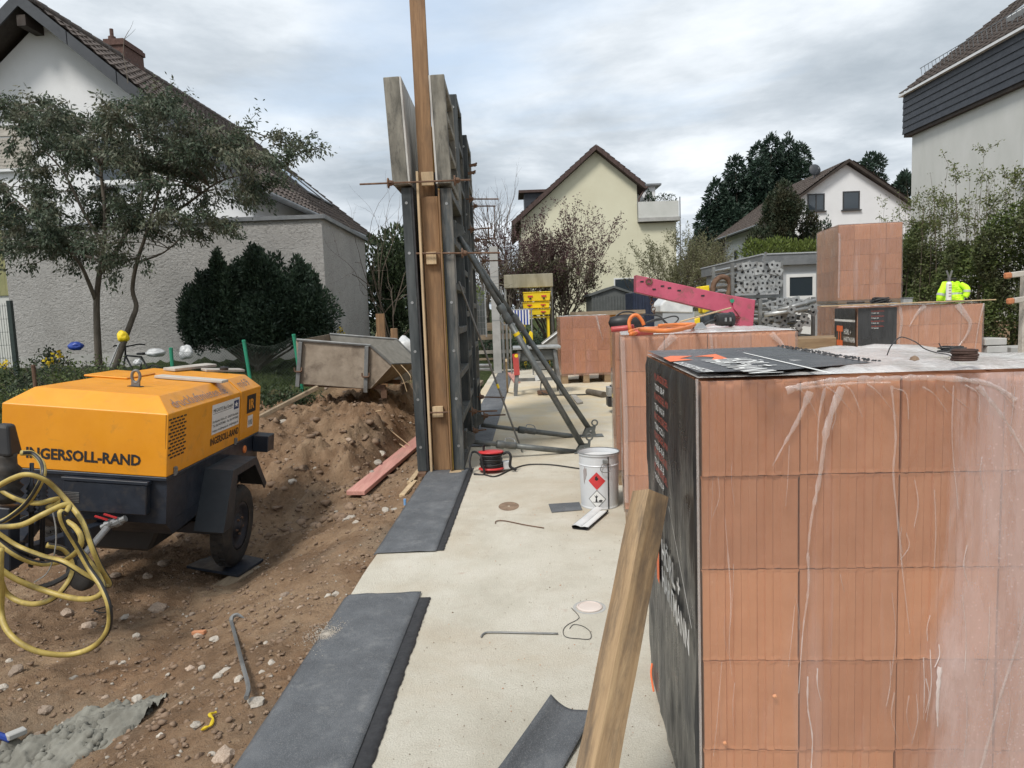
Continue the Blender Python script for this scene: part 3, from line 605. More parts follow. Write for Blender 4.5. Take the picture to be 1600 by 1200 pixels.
# ------------------------------------------------------------------ grey hut
hu = thing('site_hut', 'pale grey flat roofed hut with white framed door window behind the prop racks', 'hut', (5.75, 16.0, 0.0))
mb = MB(); mb.box(0, 3.6, 0, 4.8, -.3, 2.42); mb.build('wall', m_hutgrey, hu)
mb = MB(); mb.box(-.12, 3.7, -.12, 4.9, 2.425, 2.66); mb.build('roof', m_zinc, hu)
mb = MB(); mb.box(-.14, 3.72, -.14, 4.92, 2.662, 2.69); mb.build('roof_edge', m_hutgrey, hu)
a, b = D(1229, 468, 15.97), D(1275, 427, 15.97)
w = window(hu, a.x-5.75, b.x-5.75, a.z, b.z, 0, m_winframe_w, name='door_window', sill=False)
mb = MB(); mb.box(a.x-5.75, b.x-5.75, -.035, -.002, 0.05, a.z-.004); mb.build('door', m_winframe_w, hu)
for y0, y1 in ((2.2, 2.9), (3.7, 4.4)): window(hu, y0, y1, 1.2, 2.1, 0, m_winframe_d, axis='x', sill=False)
mb = MB(); mb.box(2.25, 2.42, -.24, -.145, 2.47, 2.62); mb.build('flood_light', m_black, hu)
# ------------------------------------------------------------------ plants
def leaf_quads(P, size, rng, aspect=.42, dirs=None, jitter=1.0, svar=.35):
    P = np.asarray(P, 'f8'); n = len(P)
    a = rng.normal(size=(n, 3))*jitter
    if dirs is not None: a += np.asarray(dirs)
    a /= np.linalg.norm(a, axis=1, keepdims=True)+1e-9
    b = np.cross(a, rng.normal(size=(n, 3))); b /= np.linalg.norm(b, axis=1, keepdims=True)+1e-9
    s = (size*(1+svar*rng.uniform(-1, 1, n)))[:, None]; w = s*aspect*.5
    V = np.stack([P, P+a*s*.5+b*w, P+a*s, P+a*s*.5-b*w], 1).reshape(-1, 3)
    F = np.arange(4*n).reshape(n, 4)
    return V, F
def leafmesh(name, P, size, mat, parent, rng, **k):
    P = np.asarray(P); o = worldloc(parent); V, F = leaf_quads(P-np.array(o), size, rng, **k)
    ob = fastmesh(name, V, F, mat, parent=parent); ob['kind'] = 'stuff'; return ob
def bentpath(a, b, rng, n=6, sag=0.0, wob=.04):
    a, b = Vector(a), Vector(b); L = (b-a).length; out = []
    k = Vector(rng.normal(size=3))*wob*L; k2 = Vector(rng.normal(size=3))*wob*.5*L
    for i in range(n+1):
        t = i/n; p = a.lerp(b, t) + k*math.sin(math.pi*t) + k2*math.sin(2*math.pi*t); p.z += sag*L*4*t*(1-t)*.5; out.append(p)
    return out
def sprig(mb, p, d, L, r, lev, rng, tips, spread=.6, kids=(2, 4), lift=.15, shrink=.68, sides=5, droop=0.0):
    p, d = Vector(p), Vector(d).normalized(); pts = [p.copy()]; n = 4
    for i in range(n):
        d = (d + Vector(rng.normal(size=3))*.13 + Vector((0, 0, lift*.25 - droop*.3*(i/n)))).normalized(); p = p + d*L/n; pts.append(p.copy())
    mb.tube(pts, [r*(1-.55*i/n) for i in range(n+1)], sides if lev > 1 else max(3, sides-2), cap=False)
    if lev <= 1:
        tips.append(pts)
        return
    for k in range(rng.integers(kids[0], kids[1]+1)):
        i = rng.integers(2, n+1); q = pts[i]; nd = (d + Vector(rng.normal(size=3))*spread + Vector((0, 0, lift)))
        sprig(mb, q, nd, L*shrink*rng.uniform(.75, 1.15), r*.55, lev-1, rng, tips, spread, kids, lift, shrink, sides, droop)
    sprig(mb, pts[-1], d, L*shrink, r*.45, lev-1, rng, tips, spread, kids, lift, shrink, sides, droop)
def along(tips, per, rng, start=.2, off=.02):
    out = []; dr = []
    for pts in tips:
        for k in range(per):
            t = rng.uniform(start, 1)*(len(pts)-1); i = min(int(t), len(pts)-2); q = pts[i].lerp(pts[i+1], t-i)
            out.append(q+Vector(rng.normal(size=3))*off); dr.append((pts[i+1]-pts[i]).normalized())
    return np.array(out), np.array(dr)
# --- the spreading tree in the left garden
rng = np.random.default_rng(11)
TY = 12.0; tb = D(160, 580, TY)
tr = thing('spreading_tree', 'two stemmed spreading tree with drooping olive leaves in front of the stucco garage', 'tree', (tb.x, tb.y, hz(tb.x, tb.y)-.05))
lim = [([(155, 582), (152, 520), (151, 470), (155, 430), (162, 385), (164, 330), (158, 260), (170, 200)], .075, 0.0),
       ([(150, 470), (138, 440), (122, 408), (85, 370), (45, 330), (10, 300)], .045, -.5),
       ([(178, 580), (195, 530), (206, 500), (213, 478), (207, 452), (214, 410), (232, 355), (250, 290), (262, 230), (290, 180)], .065, .3),
       ([(155, 430), (185, 385), (215, 330), (225, 270), (215, 200), (190, 160)], .045, .4), ([(162, 385), (130, 330), (100, 270), (60, 225)], .04, -.3),
       ([(232, 355), (290, 320), (340, 285), (390, 270)], .035, -.4), ([(250, 290), (320, 235), (380, 205), (420, 215)], .035, .6), ([(158, 260), (110, 190), (70, 160), (30, 165)], .03, .4), ([(214, 410), (255, 395), (290, 365)], .025, -.5)]
mb = MB(); nodes = []
for pts, r, dy in lim:
    P3 = [D(x, y, TY+dy*min(1, i/3)) for i, (x, y) in enumerate(pts)]; sp_ = spline(P3, 4); n = len(sp_)
    mb.tube(sp_, [.82*r*(1-.72*i/n) for i in range(n)], 8); nodes += [(p, r*(1-.6*i/n)) for i, p in enumerate(sp_) if i > n*.45]
mb.build('trunk', m_bark, tr, world=True, smooth=True)
mb = MB(); tips = []; ell = [(215, 215, 165, 60, 38), (105, 295, 125, 75, 22), (320, 265, 105, 62, 15), (55, 370, 60, 45, 9), (150, 185, 120, 50, 16), (285, 350, 75, 35, 7), (410, 235, 50, 22, 4), (15, 185, 40, 25, 4), (120, 400, 90, 30, 9), (235, 300, 150, 70, 16), (40, 330, 70, 60, 9)]
tg = []
for cx_, cy_, rx, ry, n in ell:
    for i in range(n):
        a = rng.uniform(0, 2*math.pi); q = math.sqrt(rng.uniform(.1, 1)); tg.append(D(cx_+rx*q*math.cos(a), cy_+ry*q*math.sin(a), TY+rng.uniform(-1.5, 1.5)))
for q in [D(465, 222, TY), D(478, 238, TY-.3), D(440, 210, TY)]: tg.append(q)
for q in tg:
    c = min(nodes, key=lambda nd: (nd[0]-q).length+max(0, (nd[0].z-q.z))*.3); pth = bentpath(c[0], q, rng, 6, .16, .05); mb.tube(pth, [max(.006, .5*c[1])*(1-.75*i/6) for i in range(7)], 5, cap=False)
    dr = (pth[-1]-pth[-2]).normalized()
    for k in range(6):
        i = 6 if k < 2 else int(rng.integers(3, 6)); d0 = (dr + Vector(rng.normal(size=3))*.65); d0.z = d0.z*.5-.05; sprig(mb, pth[i], d0, rng.uniform(.28, .50), .007, 1, rng, tips, droop=.9, sides=4)
st_ = []; sprig(mb, D(200, 130, TY), D(172, 30, TY)-D(200, 130, TY), 1.05, .008, 2, rng, st_, spread=.25, kids=(1, 2), shrink=.25, sides=4)
mb.build('branches', m_bark, tr, world=True)
P, dr = along(tips, 58, rng, .0, .05); dr = dr*.5+np.array([0, 0, -.55])
m_leaf_olive = leafmat('leaf_olive', (.036, .056, .038), (.105, .135, .085), (.135, .135, .09))
leafmesh('crown', P, .075, m_leaf_olive, tr, rng, aspect=.36, dirs=dr, jitter=.55)
# --- dense evergreens made of plumes
def plumes(name, label, cat, base, pl, size, mat, per, rng, core=.72, trunk_r=.08, group=None, outdir=.6, fl=.55):
    """pl: list of (centre, half width, half height); feathery upright tufts around a dark core"""
    t = thing(name, label, cat, base, group=group); mb = MB(); b = Vector(base)
    mb.tube([b-Vector((0, 0, .2)), b+Vector((0, 0, max(p[0].z+p[2]*.3-b.z for p in pl)*.8))], [trunk_r, trunk_r*.3], 7)
    for c, w, hh in pl: mb.tube(bentpath(b+Vector((0, 0, .1)), c, rng, 4), [trunk_r*.4, trunk_r*.3, trunk_r*.25, trunk_r*.2, trunk_r*.1], 5, cap=False)
    mb.build('trunk', m_bark, t, world=True)
    Ps = []; Ds = []
    for c, w, hh in pl:
        n = int(per*(w*hh)); u = rng.normal(size=(n, 3)); u /= np.linalg.norm(u, axis=1, keepdims=True); rad = rng.uniform(.45, 1.0, n)**.6
        taper = np.where(u[:, 2] > 0, 1-.45*u[:, 2]*rad, 1.0); q = u*rad[:, None]
        lump = np.array([1+.28*mnoise.noise(Vector(x)*2.3+c) for x in u])
        q = np.stack([q[:, 0]*w*taper*lump, q[:, 1]*w*taper*lump, q[:, 2]*hh*lump], 1)
        Ps.append(q+np.array(c)); Ds.append(u*outdir+np.array([0, 0, fl]))
    leafmesh('crown', np.concatenate(Ps), size, mat, t, rng, dirs=np.concatenate(Ds), jitter=.45, aspect=.38)
    return t
m_yew = leafmat('yew_green', (.018, .036, .024), (.06, .098, .056), (.028, .048, .032), trans=.1); m_ivy = leafmat('evergreen_mid', (.020, .034, .018), (.065, .09, .04), trans=.15)
m_cedar = leafmat('cedar_green', (.014, .030, .022), (.045, .075, .048), (.022, .042, .03), trans=.12); m_yewb = leafmat('yew_bronze', (.018, .030, .018), (.05, .068, .036), (.05, .048, .026), trans=.12)
pl = []
for i in range(95):
    x = rng.uniform(294, 505); e = (x-400)/118; top = 403+38*abs(e)**2.2+rng.uniform(-6, 46)+10*math.sin(x*.09)+(14 if x < 320 else 0); Y = 13.9+rng.uniform(-.55, .5); c = D(x, top+30, Y); pl.append((c, rng.uniform(.13, .24), rng.uniform(.38, .52)))
for i in range(16): c = D(rng.uniform(308, 492), rng.uniform(475, 515), 13.7+rng.uniform(-.3, .5)); pl.append((c, .5, .5))
b = D(400, 530, 13.9); plumes('yew_bush', 'big dark green yew bush against the rough stucco garage wall', 'bush', (b.x, b.y, hz(b.x, b.y)), pl, .075, m_yew, 9500, rng)
pl = [(D(rng.uniform(572, 640), rng.uniform(385, 520), 21+rng.uniform(-1, 1)), rng.uniform(.5, .8), rng.uniform(.6, .9)) for i in range(26)]
b = D(605, 520, 21); plumes('ivy_evergreen', 'dark glossy evergreen between the stucco garage and the formwork', 'tree', (b.x, b.y, .9), pl, .16, m_ivy, 900, rng)
pl = []
for (x, top, w, n) in ((1120, 300, 28, 5), (1150, 262, 30, 6), (1185, 240, 26, 7), (1205, 228, 22, 7), (1232, 232, 24, 7), (1252, 240, 14, 6), (1135, 330, 40, 5), (1175, 300, 45, 5), (1220, 290, 40, 5), (1105, 345, 22, 3)):
    for i in range(n):
        t_ = (i+.3)/n; y = top+t_*(430-top); c = D(x+rng.uniform(-.5, .5)*w*t_*1.6, y, 52+rng.uniform(-2, 2)); pl.append((c, .65+1.45*t_*w/30, rng.uniform(1.1, 1.6)))
b = D(1180, 440, 52); plumes('cedar_tree', 'huge dark blue green conifer left of the white gable house', 'tree', (b.x, b.y, 1.0), pl, .27, m_cedar, 1300, rng, trunk_r=.3, outdir=1.0, fl=-.15)
pl = []
for i in range(30):
    t_ = rng.uniform(0, 1)**.8; y = 303+t_*92; hw = 12+46*t_**.8; c = D(1232+rng.uniform(-1, 1)*hw, y, 31+rng.uniform(-.8, .8)); pl.append((c, .45, .7))
b = D(1232, 410, 31); plumes('conical_yew', 'wide conical bronze green yew in front of the white gable house', 'bush', (b.x, b.y, 1.2), pl, .13, m_yewb, 3400, rng, trunk_r=.12)
pl = [(D(1294+rng.uniform(-4, 4), 352+i*9, 31.5), .12+.05*i, .35) for i in range(5)]
b = D(1294, 410, 31.5); plumes('small_cypress', 'small narrow cypress beside the conical yew', 'tree', (b.x, b.y, 1.2), pl, .14, m_yew, 1500, rng, trunk_r=.05)
for (cx_, y0, y1, w, lab) in ((1363, 243, 300, 20, 'pine with loose tufts behind the ridge of the white gable house'), (1411, 272, 320, 18, 'lower dense pine beside the slate banded building')):
    pl = [(D(cx_+rng.uniform(-1, 1)*w*(.45+.55*(i/12)), y0+6+(y1-y0)*(i/12), 62+rng.uniform(-1, 1)), .55, .5) for i in range(12)]
    b = D(cx_, 340, 62); plumes('pine_tree', lab, 'tree', (b.x, b.y, 1.0), pl, .34, m_cedar, 700, rng, trunk_r=.18, outdir=1.0, group=None)
b = D(1014, 318, 38.6); plumes('potted_conifer', 'small clipped conifer standing on the roof terrace', 'plant', (b.x, b.y, b.z-.1), [(D(1014, 315-i*3.2, 38.6), .36-.06*i, .22) for i in range(5)], .1, m_yew, 2200, rng, trunk_r=.04)
b = D(1038, 318, 38.6); plumes('terrace_shrub', 'loose grey green shrub above the white terrace parapet', 'plant', (b.x, b.y, b.z-.2), [(D(1026+i*6, 313-rng.uniform(0, 5), 38.8), .26, .2) for i in range(5)], .12, m_ivy, 900, rng, trunk_r=.03)
# --- twiggy shrubs and bare trees
def twiggy(name, label, cat, base, spec, mat_leaf, leaf, per, rng, n=9, L=1.2, r=.03, lev=3, spread=.6, lift=.25, lean=.5, kids=(2, 4), extra=None, bark=None, shrink=.68):
    t = thing(name, label, cat, base); mb = MB(); tips = []
    for i in range(n):
        a = 2*math.pi*i/n+rng.uniform(-.3, .3); q = rng.uniform(.15, 1)*lean
        sprig(mb, Vector(base)+Vector((math.cos(a), math.sin(a), 0))*.08*lean, Vector((math.cos(a)*q, math.sin(a)*q, 1)), L*rng.uniform(.8, 1.15), r, lev, rng, tips, spread, kids, lift, shrink, 5)
    mb.build('trunk', bark or m_twig, t, world=True)
    if mat_leaf:
        P, d = along(tips, per, rng, .0, leaf*.6); leafmesh('crown', P, leaf, mat_leaf, t, rng, dirs=d*.7, jitter=.8)
    return t, tips
m_purple_leaf = leafmat('purple_leaf', (.055, .030, .030), (.125, .07, .068)); m_fresh = leafmat('fresh_leaf', (.055, .085, .018), (.16, .20, .045)); m_bud = leafmat('bud_green', (.10, .105, .05), (.20, .20, .11)); m_white_fl = leafmat('blossom_white', (.55, .53, .42), (.7, .68, .58)); m_yell_fl = leafmat('blossom_yellow', (.62, .45, .02), (.75, .58, .04)); m_hedge = leafmat('hedge_leaf', (.052, .084, .028), (.15, .185, .06), (.09, .10, .05))
b = D(865, 495, 27); tw, tips = twiggy('purple_shrub', 'broad twiggy shrub with dark purple buds in front of the yellow house', 'shrub', (b.x, b.y, .2), 0, m_purple_leaf, .09, 25, rng, n=20, L=2.15, r=.045, lev=4, lean=.8, spread=.5, lift=.2, kids=(2, 3))
P, d_ = along(tips, 12, rng, .0, .12); P = P[P[:, 2] < 3.4]; leafmesh('blossom', P, .09, m_bud, tw, rng)
b2 = D(858, 385, 27); P = np.array([D(854+rng.uniform(-9, 9), 368+rng.uniform(-5, 5), 26.2) for i in range(110)]); leafmesh('white_blossom', P, .12, m_white_fl, tw, rng, aspect=.8)
b = D(1065, 480, 29); twiggy('pale_budding_shrub', 'round pale twiggy shrub with tiny green buds beside the big conifer', 'shrub', (b.x, b.y, .3), 0, m_bud, .075, 24, rng, n=18, L=1.75, r=.03, lev=4, lean=.8, spread=.65, kids=(2, 3))
b = D(1105, 455, 34); twiggy('white_blossom_shrub', 'loose green shrub with white blossom behind the grey hut', 'shrub', (b.x, b.y, .4), 0, m_bud, .09, 8, rng, n=12, L=1.9, r=.04, lev=4, lean=.7, kids=(2, 3))
b = D(800, 470, 34); twiggy('bare_tree', 'tall bare tree with fine grey twigs left of the yellow house', 'tree', (b.x, b.y, .5), 0, None, .05, 3, rng, n=5, L=2.9, r=.09, lev=5, lean=.7, spread=.55, kids=(2, 3), lift=.2)
b = D(765, 520, 26); t, tips = twiggy('pollarded_tree', 'pollarded tree with thick cut limbs behind the grey concrete column', 'tree', (b.x, b.y, .3), 0, m_bud, .05, 2, rng, n=5, L=1.9, r=.10, lev=4, lean=.75, spread=.7, kids=(2, 3), bark=m_bark)
b = D(612, 520, 17.5); twiggy('arching_bare_shrub', 'bare shrub with thin arching shoots left of the formwork', 'shrub', (b.x, b.y, .8), 0, m_twig, .03, 2, rng, n=5, L=1.75, r=.022, lev=4, lean=.55, spread=.45, kids=(1, 2), lift=-.05)
b = D(1232, 415, 23); rr_ = []
pl = [(D(1175+i*9, 394+rng.uniform(-6, 5)-3*math.sin(i*.5), 22.5+rng.uniform(-.5, .5)), .42, .36) for i in range(14)]
plumes('fresh_green_shrub', 'bright fresh green shrubbery showing above the roof of the grey hut', 'shrub', (b.x, b.y, .9), pl, .11, m_fresh, 1500, rng, trunk_r=.05, fl=.9)
b = D(740, 470, 16); plumes('fresh_green_shoots', 'small tuft of fresh green leaves behind the formwork braces', 'shrub', (b.x, b.y, .2), [(D(735, 455, 16), .22, .3), (D(744, 462, 16), .2, .25)], .07, m_fresh, 1800, rng, trunk_r=.02)
# --- the tall hedge on the right
hb = (8.9, 12.0, .0); he = thing('tall_hedge', 'tall green hedge with thin leafy shoots in front of the slate banded building', 'hedge', hb)
n = 120000; y = rng.uniform(8.0, 17.2, n); face = rng.uniform(0, 1, n)
top = 2.75+.28*np.sin(y*1.7)+.2*np.sin(y*4.1+1); x = 8.55+.02*(y-12)+np.abs(rng.normal(0, .22, n)); z = rng.uniform(0, 1, n)**.85*top
x += .14*np.sin(y*5.3)+.12*np.sin(z*4.4+y*2); dens = np.array([mnoise.noise(Vector((0, float(a)*1.6, float(c)*1.6)))+.25 for a, c in zip(y, z)]); k_ = dens > rng.uniform(-.75, .15, n)
P = np.stack([x, y, z], 1)[k_]; leafmesh('foliage', P, .062, m_hedge, he, rng, aspect=.55, dirs=np.tile([-.6, -.3, .3], (len(P), 1)))
n = 9000; P = np.stack([rng.uniform(8.6, 9.6, n), np.full(n, 0)+rng.uniform(15.3, 17.3, n), rng.uniform(0, 2.7, n)], 1); leafmesh('foliage', P, .07, m_hedge, he, rng, aspect=.55)
mb = MB(); tips = []
for i in range(150):
    y_ = rng.uniform(8.3, 17.2); x_ = 8.7+rng.uniform(-.1, .5); h_ = 2.75+rng.uniform(.3, 1.0)+(.5 if rng.uniform() < .12 else 0); p0 = Vector((x_, y_, rng.uniform(.2, 1.8))); p1 = Vector((x_+rng.normal()*.08, y_+rng.normal()*.12, h_)); pt = bentpath(p0, p1, rng, 5, 0, .02)
    mb.tube(pt, [.008, .007, .006, .005, .004, .002], 4, cap=False); tips.append(pt[2:])
    for k in range(5): q = pt[int(rng.integers(2, 6))]; e_ = q+Vector((rng.normal()*.12, rng.normal()*.12, rng.uniform(.1, .3))); mb.tube([q, e_], [.004, .002], 3, cap=False); tips.append([q, e_])
mb.build('shoots', m_twig, he, world=True); P, d_ = along(tips, 26, rng, 0, .035); leafmesh('shoot_leaves', P, .05, leafmat('shoot_leaf', (.07, .095, .03), (.17, .19, .07)), he, rng, aspect=.5)
mb = MB()
for i in range(14): y_ = 8.4+i*.62; mb.tube(bentpath((8.9, y_, -.1), (8.85, y_, 2.3), rng, 4, 0, .05), .03, 5)
mb.build('stems', m_bark, he, world=True)
# --- low garden planting on the left
def lowbush(name, label, px, py, Y, W_, H_, mat, leaf, n, rng, flower=None, nf=0, cat='shrub'):
    b = D(px, py, Y); b.z = hz(b.x, b.y)-.03; t = thing(name, label, cat, b); mb = MB(); tips = []
    for i in range(n):
        a = rng.uniform(0, 6.28); q = rng.uniform(.1, 1)**.6; e = b+Vector((math.cos(a)*W_*q, math.sin(a)*W_*.6*q, H_*rng.uniform(.4, 1)*(1-.35*q))); pt = bentpath(b+Vector((math.cos(a), math.sin(a), 0))*W_*.35*q, e, rng, 4, .1, .06); mb.tube(pt, [.007, .006, .005, .004, .002], 4, cap=False); tips.append(pt)
    mb.build('stems', m_twig, t, world=True); P, d_ = along(tips, 60, rng, .05, leaf*1.1); leafmesh('foliage', P, leaf, mat, t, rng, aspect=.5)
    if flower:
        C = [tips[int(rng.integers(0, n))][-1] for i in range(nf)]; P = np.array([c+Vector(rng.normal(size=3))*.035 for c in C for k in range(26)]); leafmesh('flowers', P, .05, flower, t, rng, aspect=.8)
    return t
lowbush('flowering_shrub', 'low garden shrub with yellow flowers left of the tree stems', 70, 580, 11.4, .85, 1.05, m_ivy, .055, 75, rng, m_yell_fl, 5)
lowbush('garden_shrub', 'low dull green shrub around the foot of the spreading tree', 140, 585, 11.0, .95, .80, m_hedge, .05, 60, rng)
lowbush('garden_border', 'bushy green border plant at the edge of the garden by the wire fence', 20, 610, 10.2, .95, .55, m_hedge, .05, 70, rng)
lowbush('creeping_shrub', 'creeping green plant below the wire fence beside the skip', 425, 600, 10.4, .75, .35, m_ivy, .05, 45, rng)
lowbush('yellow_flower_bush', 'upright bush with yellow flowers at the corner of the stucco garage', 524, 530, 14.3, .35, .78, m_ivy, .06, 22, rng, m_yell_fl, 6)
lowbush('slim_conifer', 'slim grey green upright plant by the garage wall', 76, 520, 13.6, .12, .75, m_yewb, .06, 14, rng, cat='plant')
lowbush('dark_ground_plant', 'dark evergreen plant beside the yellow site crates', 843, 512, 20.0, .85, 1.15, m_yew, .06, 50, rng)
lowbush('shaded_hedge_plant', 'dark evergreen ground plant behind the striped cloth', 800, 490, 24.0, 1.6, 1.6, m_yew, .09, 70, rng)
lowbush('grey_green_plant', 'grey green leafy plant at the foot of the tall hedge', 1590, 555, 8.6, .5, 1.0, leafmat('grey_leaf', (.03, .045, .035), (.07, .09, .07)), .045, 45, rng)
# grass tufts in the garden
n = 9000; gx = rng.uniform(-8.5, -3.4, n); gy = rng.uniform(8.6, 12.5, n); ok = (-.55*gx+.36*gy) > 5.6+rng.uniform(-.3, .4, n); gx, gy = gx[ok], gy[ok]
P = np.array([(a, c, hz(float(a), float(c))-.01) for a, c in zip(gx, gy)]); V, F = leaf_quads(P, .11, rng, aspect=.10, dirs=np.tile([0, 0, 2.2], (len(P), 1)), jitter=.8)
o = fastmesh('grass', V, F, leafmat('grass_blade', (.03, .05, .014), (.075, .10, .03))); tag(o, 'rough green grass blades at the edge of the garden', 'grass', kind='stuff')
# ------------------------------------------------------------------ lettering
def text(body, parent, mat, origin, xd, yd, height, width=None, name='lettering', bold=0.0, lift=.0012):
    cu = bpy.data.curves.new('txt', 'FONT'); cu.body = body; cu.size = 1.0; cu.resolution_u = 2; cu.offset = bold; cu.extrude = 0
    ob = bpy.data.objects.new('txt', cu); COL.objects.link(ob); dg = bpy.context.evaluated_depsgraph_get(); me = bpy.data.meshes.new_from_object(ob.evaluated_get(dg)); bpy.data.objects.remove(ob)
    V = np.array([v.co for v in me.vertices]); lo, hi = V.min(0), V.max(0); cap = .73
    sy = height/cap; sxx = (width/(hi[0]-lo[0])) if width else sy
    xd, yd = Vector(xd).normalized(), Vector(yd).normalized(); n = xd.cross(yd)
    for v in me.vertices:
        q = Vector(origin)+xd*(v.co.x-lo[0])*sxx+yd*v.co.y*sy+n*lift; v.co = q
    me.materials.clear(); me.materials.append(mat); me.update(); me.name = name
    o = bpy.data.objects.new(name, me); COL.objects.link(o); o.parent = parent; return o
def poly(name, parent, mat, pts):
    mb = MB(); mb.add(pts, [tuple(range(len(pts)))]); return mb.build(name, mat, parent, fix=False)
# ------------------------------------------------------------------ brick pallets
def brick_mesh(w, d, h, seedv=0):
    def side(L, n, dep):
        pts = [(0, 0)]; g = L/n
        for i in range(n):
            a = i*g; wv = dep*(1.0 if i % 2 else .55); pts += [(a+g*.42, 0), (a+g*.50, wv), (a+g*.92, wv), (a+g*.99, 0)] if i < n-1 else []
        return pts+[(L, 0)]
    pr = []
    for (ox, oy, ux, uy, vx, vy, L) in ((0, 0, 1, 0, 0, 1, w), (w, 0, 0, 1, -1, 0, d), (w, d, -1, 0, 0, -1, w), (0, d, 0, -1, 1, 0, d)):
        for a, b in side(L, 6, .0045)[:-1]: pr.append((ox+ux*a+vx*b, oy+uy*a+vy*b))
    r = random.Random(seedv); n = len(pr); rings = []
    for z, o in ((0, .0010), (.010, .0), (h-.010, 0.0), (h, .0012)):
        ring = []
        for x, y in pr:
            k = (o+r.uniform(-.0004, .0016)) if o else 0.0; ring.append((x+(k if x > w/2 else -k), y+(k if y > d/2 else -k), z+(r.uniform(-.0018, .001) if z else 0)))
        rings.append(ring)
    mb = MB(); mb.v = [v for ring in rings for v in ring]
    mb.f = [tuple(range(n))[::-1], tuple(range(3*n, 4*n))]+[(q*n+i, q*n+(i+1) % n, (q+1)*n+(i+1) % n, (q+1)*n+i) for q in range(3) for i in range(n)]
    me = bpy.data.meshes.new('brick'); me.from_pydata(mb.v, [], mb.f); me.materials.append(m_brick); me.update(); return me
def film_sheet(mb, P0, u, v, n, Lu, Lv, nu, nv, rng, amp=.006, off=.004, mask=None):
    o = len(mb.v); u, v, n = Vector(u), Vector(v), Vector(n); sd_ = Vector(rng.uniform(0, 50, 3))
    for j in range(nv+1):
        for i in range(nu+1):
            a, b = Lu*i/nu, Lv*j/nv; d = amp*(.5+mnoise.fractal(Vector((a*9, b*3, 0))+sd_, 1.0, 2.0, 4)); edge = min(i, nu-i) == 0 or min(j, nv-j) == 0
            mb.v.append(tuple(Vector(P0)+u*a+v*b+n*(off+(0 if edge else max(0, d)))))
    for j in range(nv):
        for i in range(nu): q = o+j*(nu+1)+i; mb.f.append((q, q+1, q+nu+2, q+nu+1)); mb.m.append(0)
def pallet(label, loc, rz_, nx, ny, nz, w, d, h=.2485, base=.145, side_film=None, top_film=None, rng=None, black_left=False, group='shrink wrapped brick pallets'):
    t = thing('brick_pallet', label, 'brick pallet', loc, rz_, group); r = random.Random(int(abs(loc[0]*1000))+nx)
    W_, D_, Z0, Z1 = nx*w, ny*d, base, base+nz*h
    if base > .05:
        for i in range(6):
            y0 = D_*i/6+.012; mb = MB(); mb.box(-.01, W_+.01, y0, y0+D_/6-.03, base-.024, base-.002); mb.build('deck_board', m_grate, t)
        for x0 in (0, W_/2-.07, W_-.14):
            for y0 in (0.004, D_/2-.07, D_-.145): mb = MB(); mb.box(x0+.004, x0+.136, y0, y0+.14, .022, base-.026); mb.build('block', m_grate, t)
            mb = MB(); mb.box(x0, x0+.14, 0, D_, 0, .02); mb.build('runner', m_grate, t)
    ms = [brick_mesh(w-.0045, d-.0045, h-.0022, q) for q in range(4)]
    for k in range(nz):
        for j in range(ny):
            for i in range(nx):
                if 0 < k < nz-1 and 0 < j < ny-1 and 0 < i < nx-1: continue
                o = bpy.data.objects.new('brick', ms[r.randrange(4)]); COL.objects.link(o); o.parent = t
                o.location = (i*w+r.uniform(-.0012, .0012), j*d+r.uniform(-.003, .003), Z0+k*h); o.rotation_euler = (0, 0, r.uniform(-.004, .004))
    nv = 36; mb = MB(); e = .0
    film_sheet(mb, (-.008, -.008, Z0-.05), (1, 0, 0), (0, 0, 1), (0, -1, 0), W_+.016, Z1-Z0+.05, 30, nv, rng)
    film_sheet(mb, (W_+.008, -.008, Z0-.05), (0, 1, 0), (0, 0, 1), (1, 0, 0), D_+.016, Z1-Z0+.05, 20, nv, rng)
    film_sheet(mb, (W_+.008, D_+.008, Z0-.05), (-1, 0, 0), (0, 0, 1), (0, 1, 0), W_+.016, Z1-Z0+.05, 20, nv, rng)
    if not black_left: film_sheet(mb, (-.008, D_+.008, Z0-.05), (0, -1, 0), (0, 0, 1), (-1, 0, 0), D_+.016, Z1-Z0+.05, 20, nv, rng)
    mb.build('film', side_film or m_film, t, smooth=True, fix=False)
    mb = MB(); film_sheet(mb, (-.009, -.009, Z1+.004), (1, 0, 0), (0, 1, 0), (0, 0, 1), W_+.018, D_+.018, 40, 34, rng, .012, .004); mb.build('top_film', top_film or m_film_top, t, smooth=True, fix=False)
    return t, W_, D_, Z0, Z1
def tolocal(t, p): return (Matrix.Translation(t.location) @ Matrix.Rotation(t.rotation_euler.z, 4, 'Z')).inverted() @ Vector(p)
def face_hit(t, px, py):                                  # sight line onto the front face of a pallet, in its own coordinates
    a = tolocal(t, (0, 0, EYE)); b = tolocal(t, Vector((0, 0, EYE))+ray(px, py)); d = b-a; s = -a.y/d.y; return a+d*s
def side_hit(t, px, py):
    a = tolocal(t, (0, 0, EYE)); b = tolocal(t, Vector((0, 0, EYE))+ray(px, py)); d = b-a; s = -a.x/d.x; return a+d*s
rng = np.random.default_rng(5)
P1, W1, D1, Z10, Z11 = pallet('large brick pallet with black printed film and the timber post leaning on it', (.481, 1.80, 0), -R(3.8), 4, 4, 5, .2485, .25, side_film=m_film_near, rng=rng, black_left=True)
mb = MB(); film_sheet(mb, (-.008, D1+.008, .05), (0, -1, 0), (0, 0, 1), (-1, 0, 0), D1+.014, Z11-.05, 60, 40, rng, .012, .003); mb.build('printed_film', m_blackfilm, P1, smooth=True, fix=False)
mb = MB(); mb.tube([(-.012, -.012, Z11+.006), (-.012, -.010, .3)], .004, 5); mb.build('film_edge', m_fold, P1)
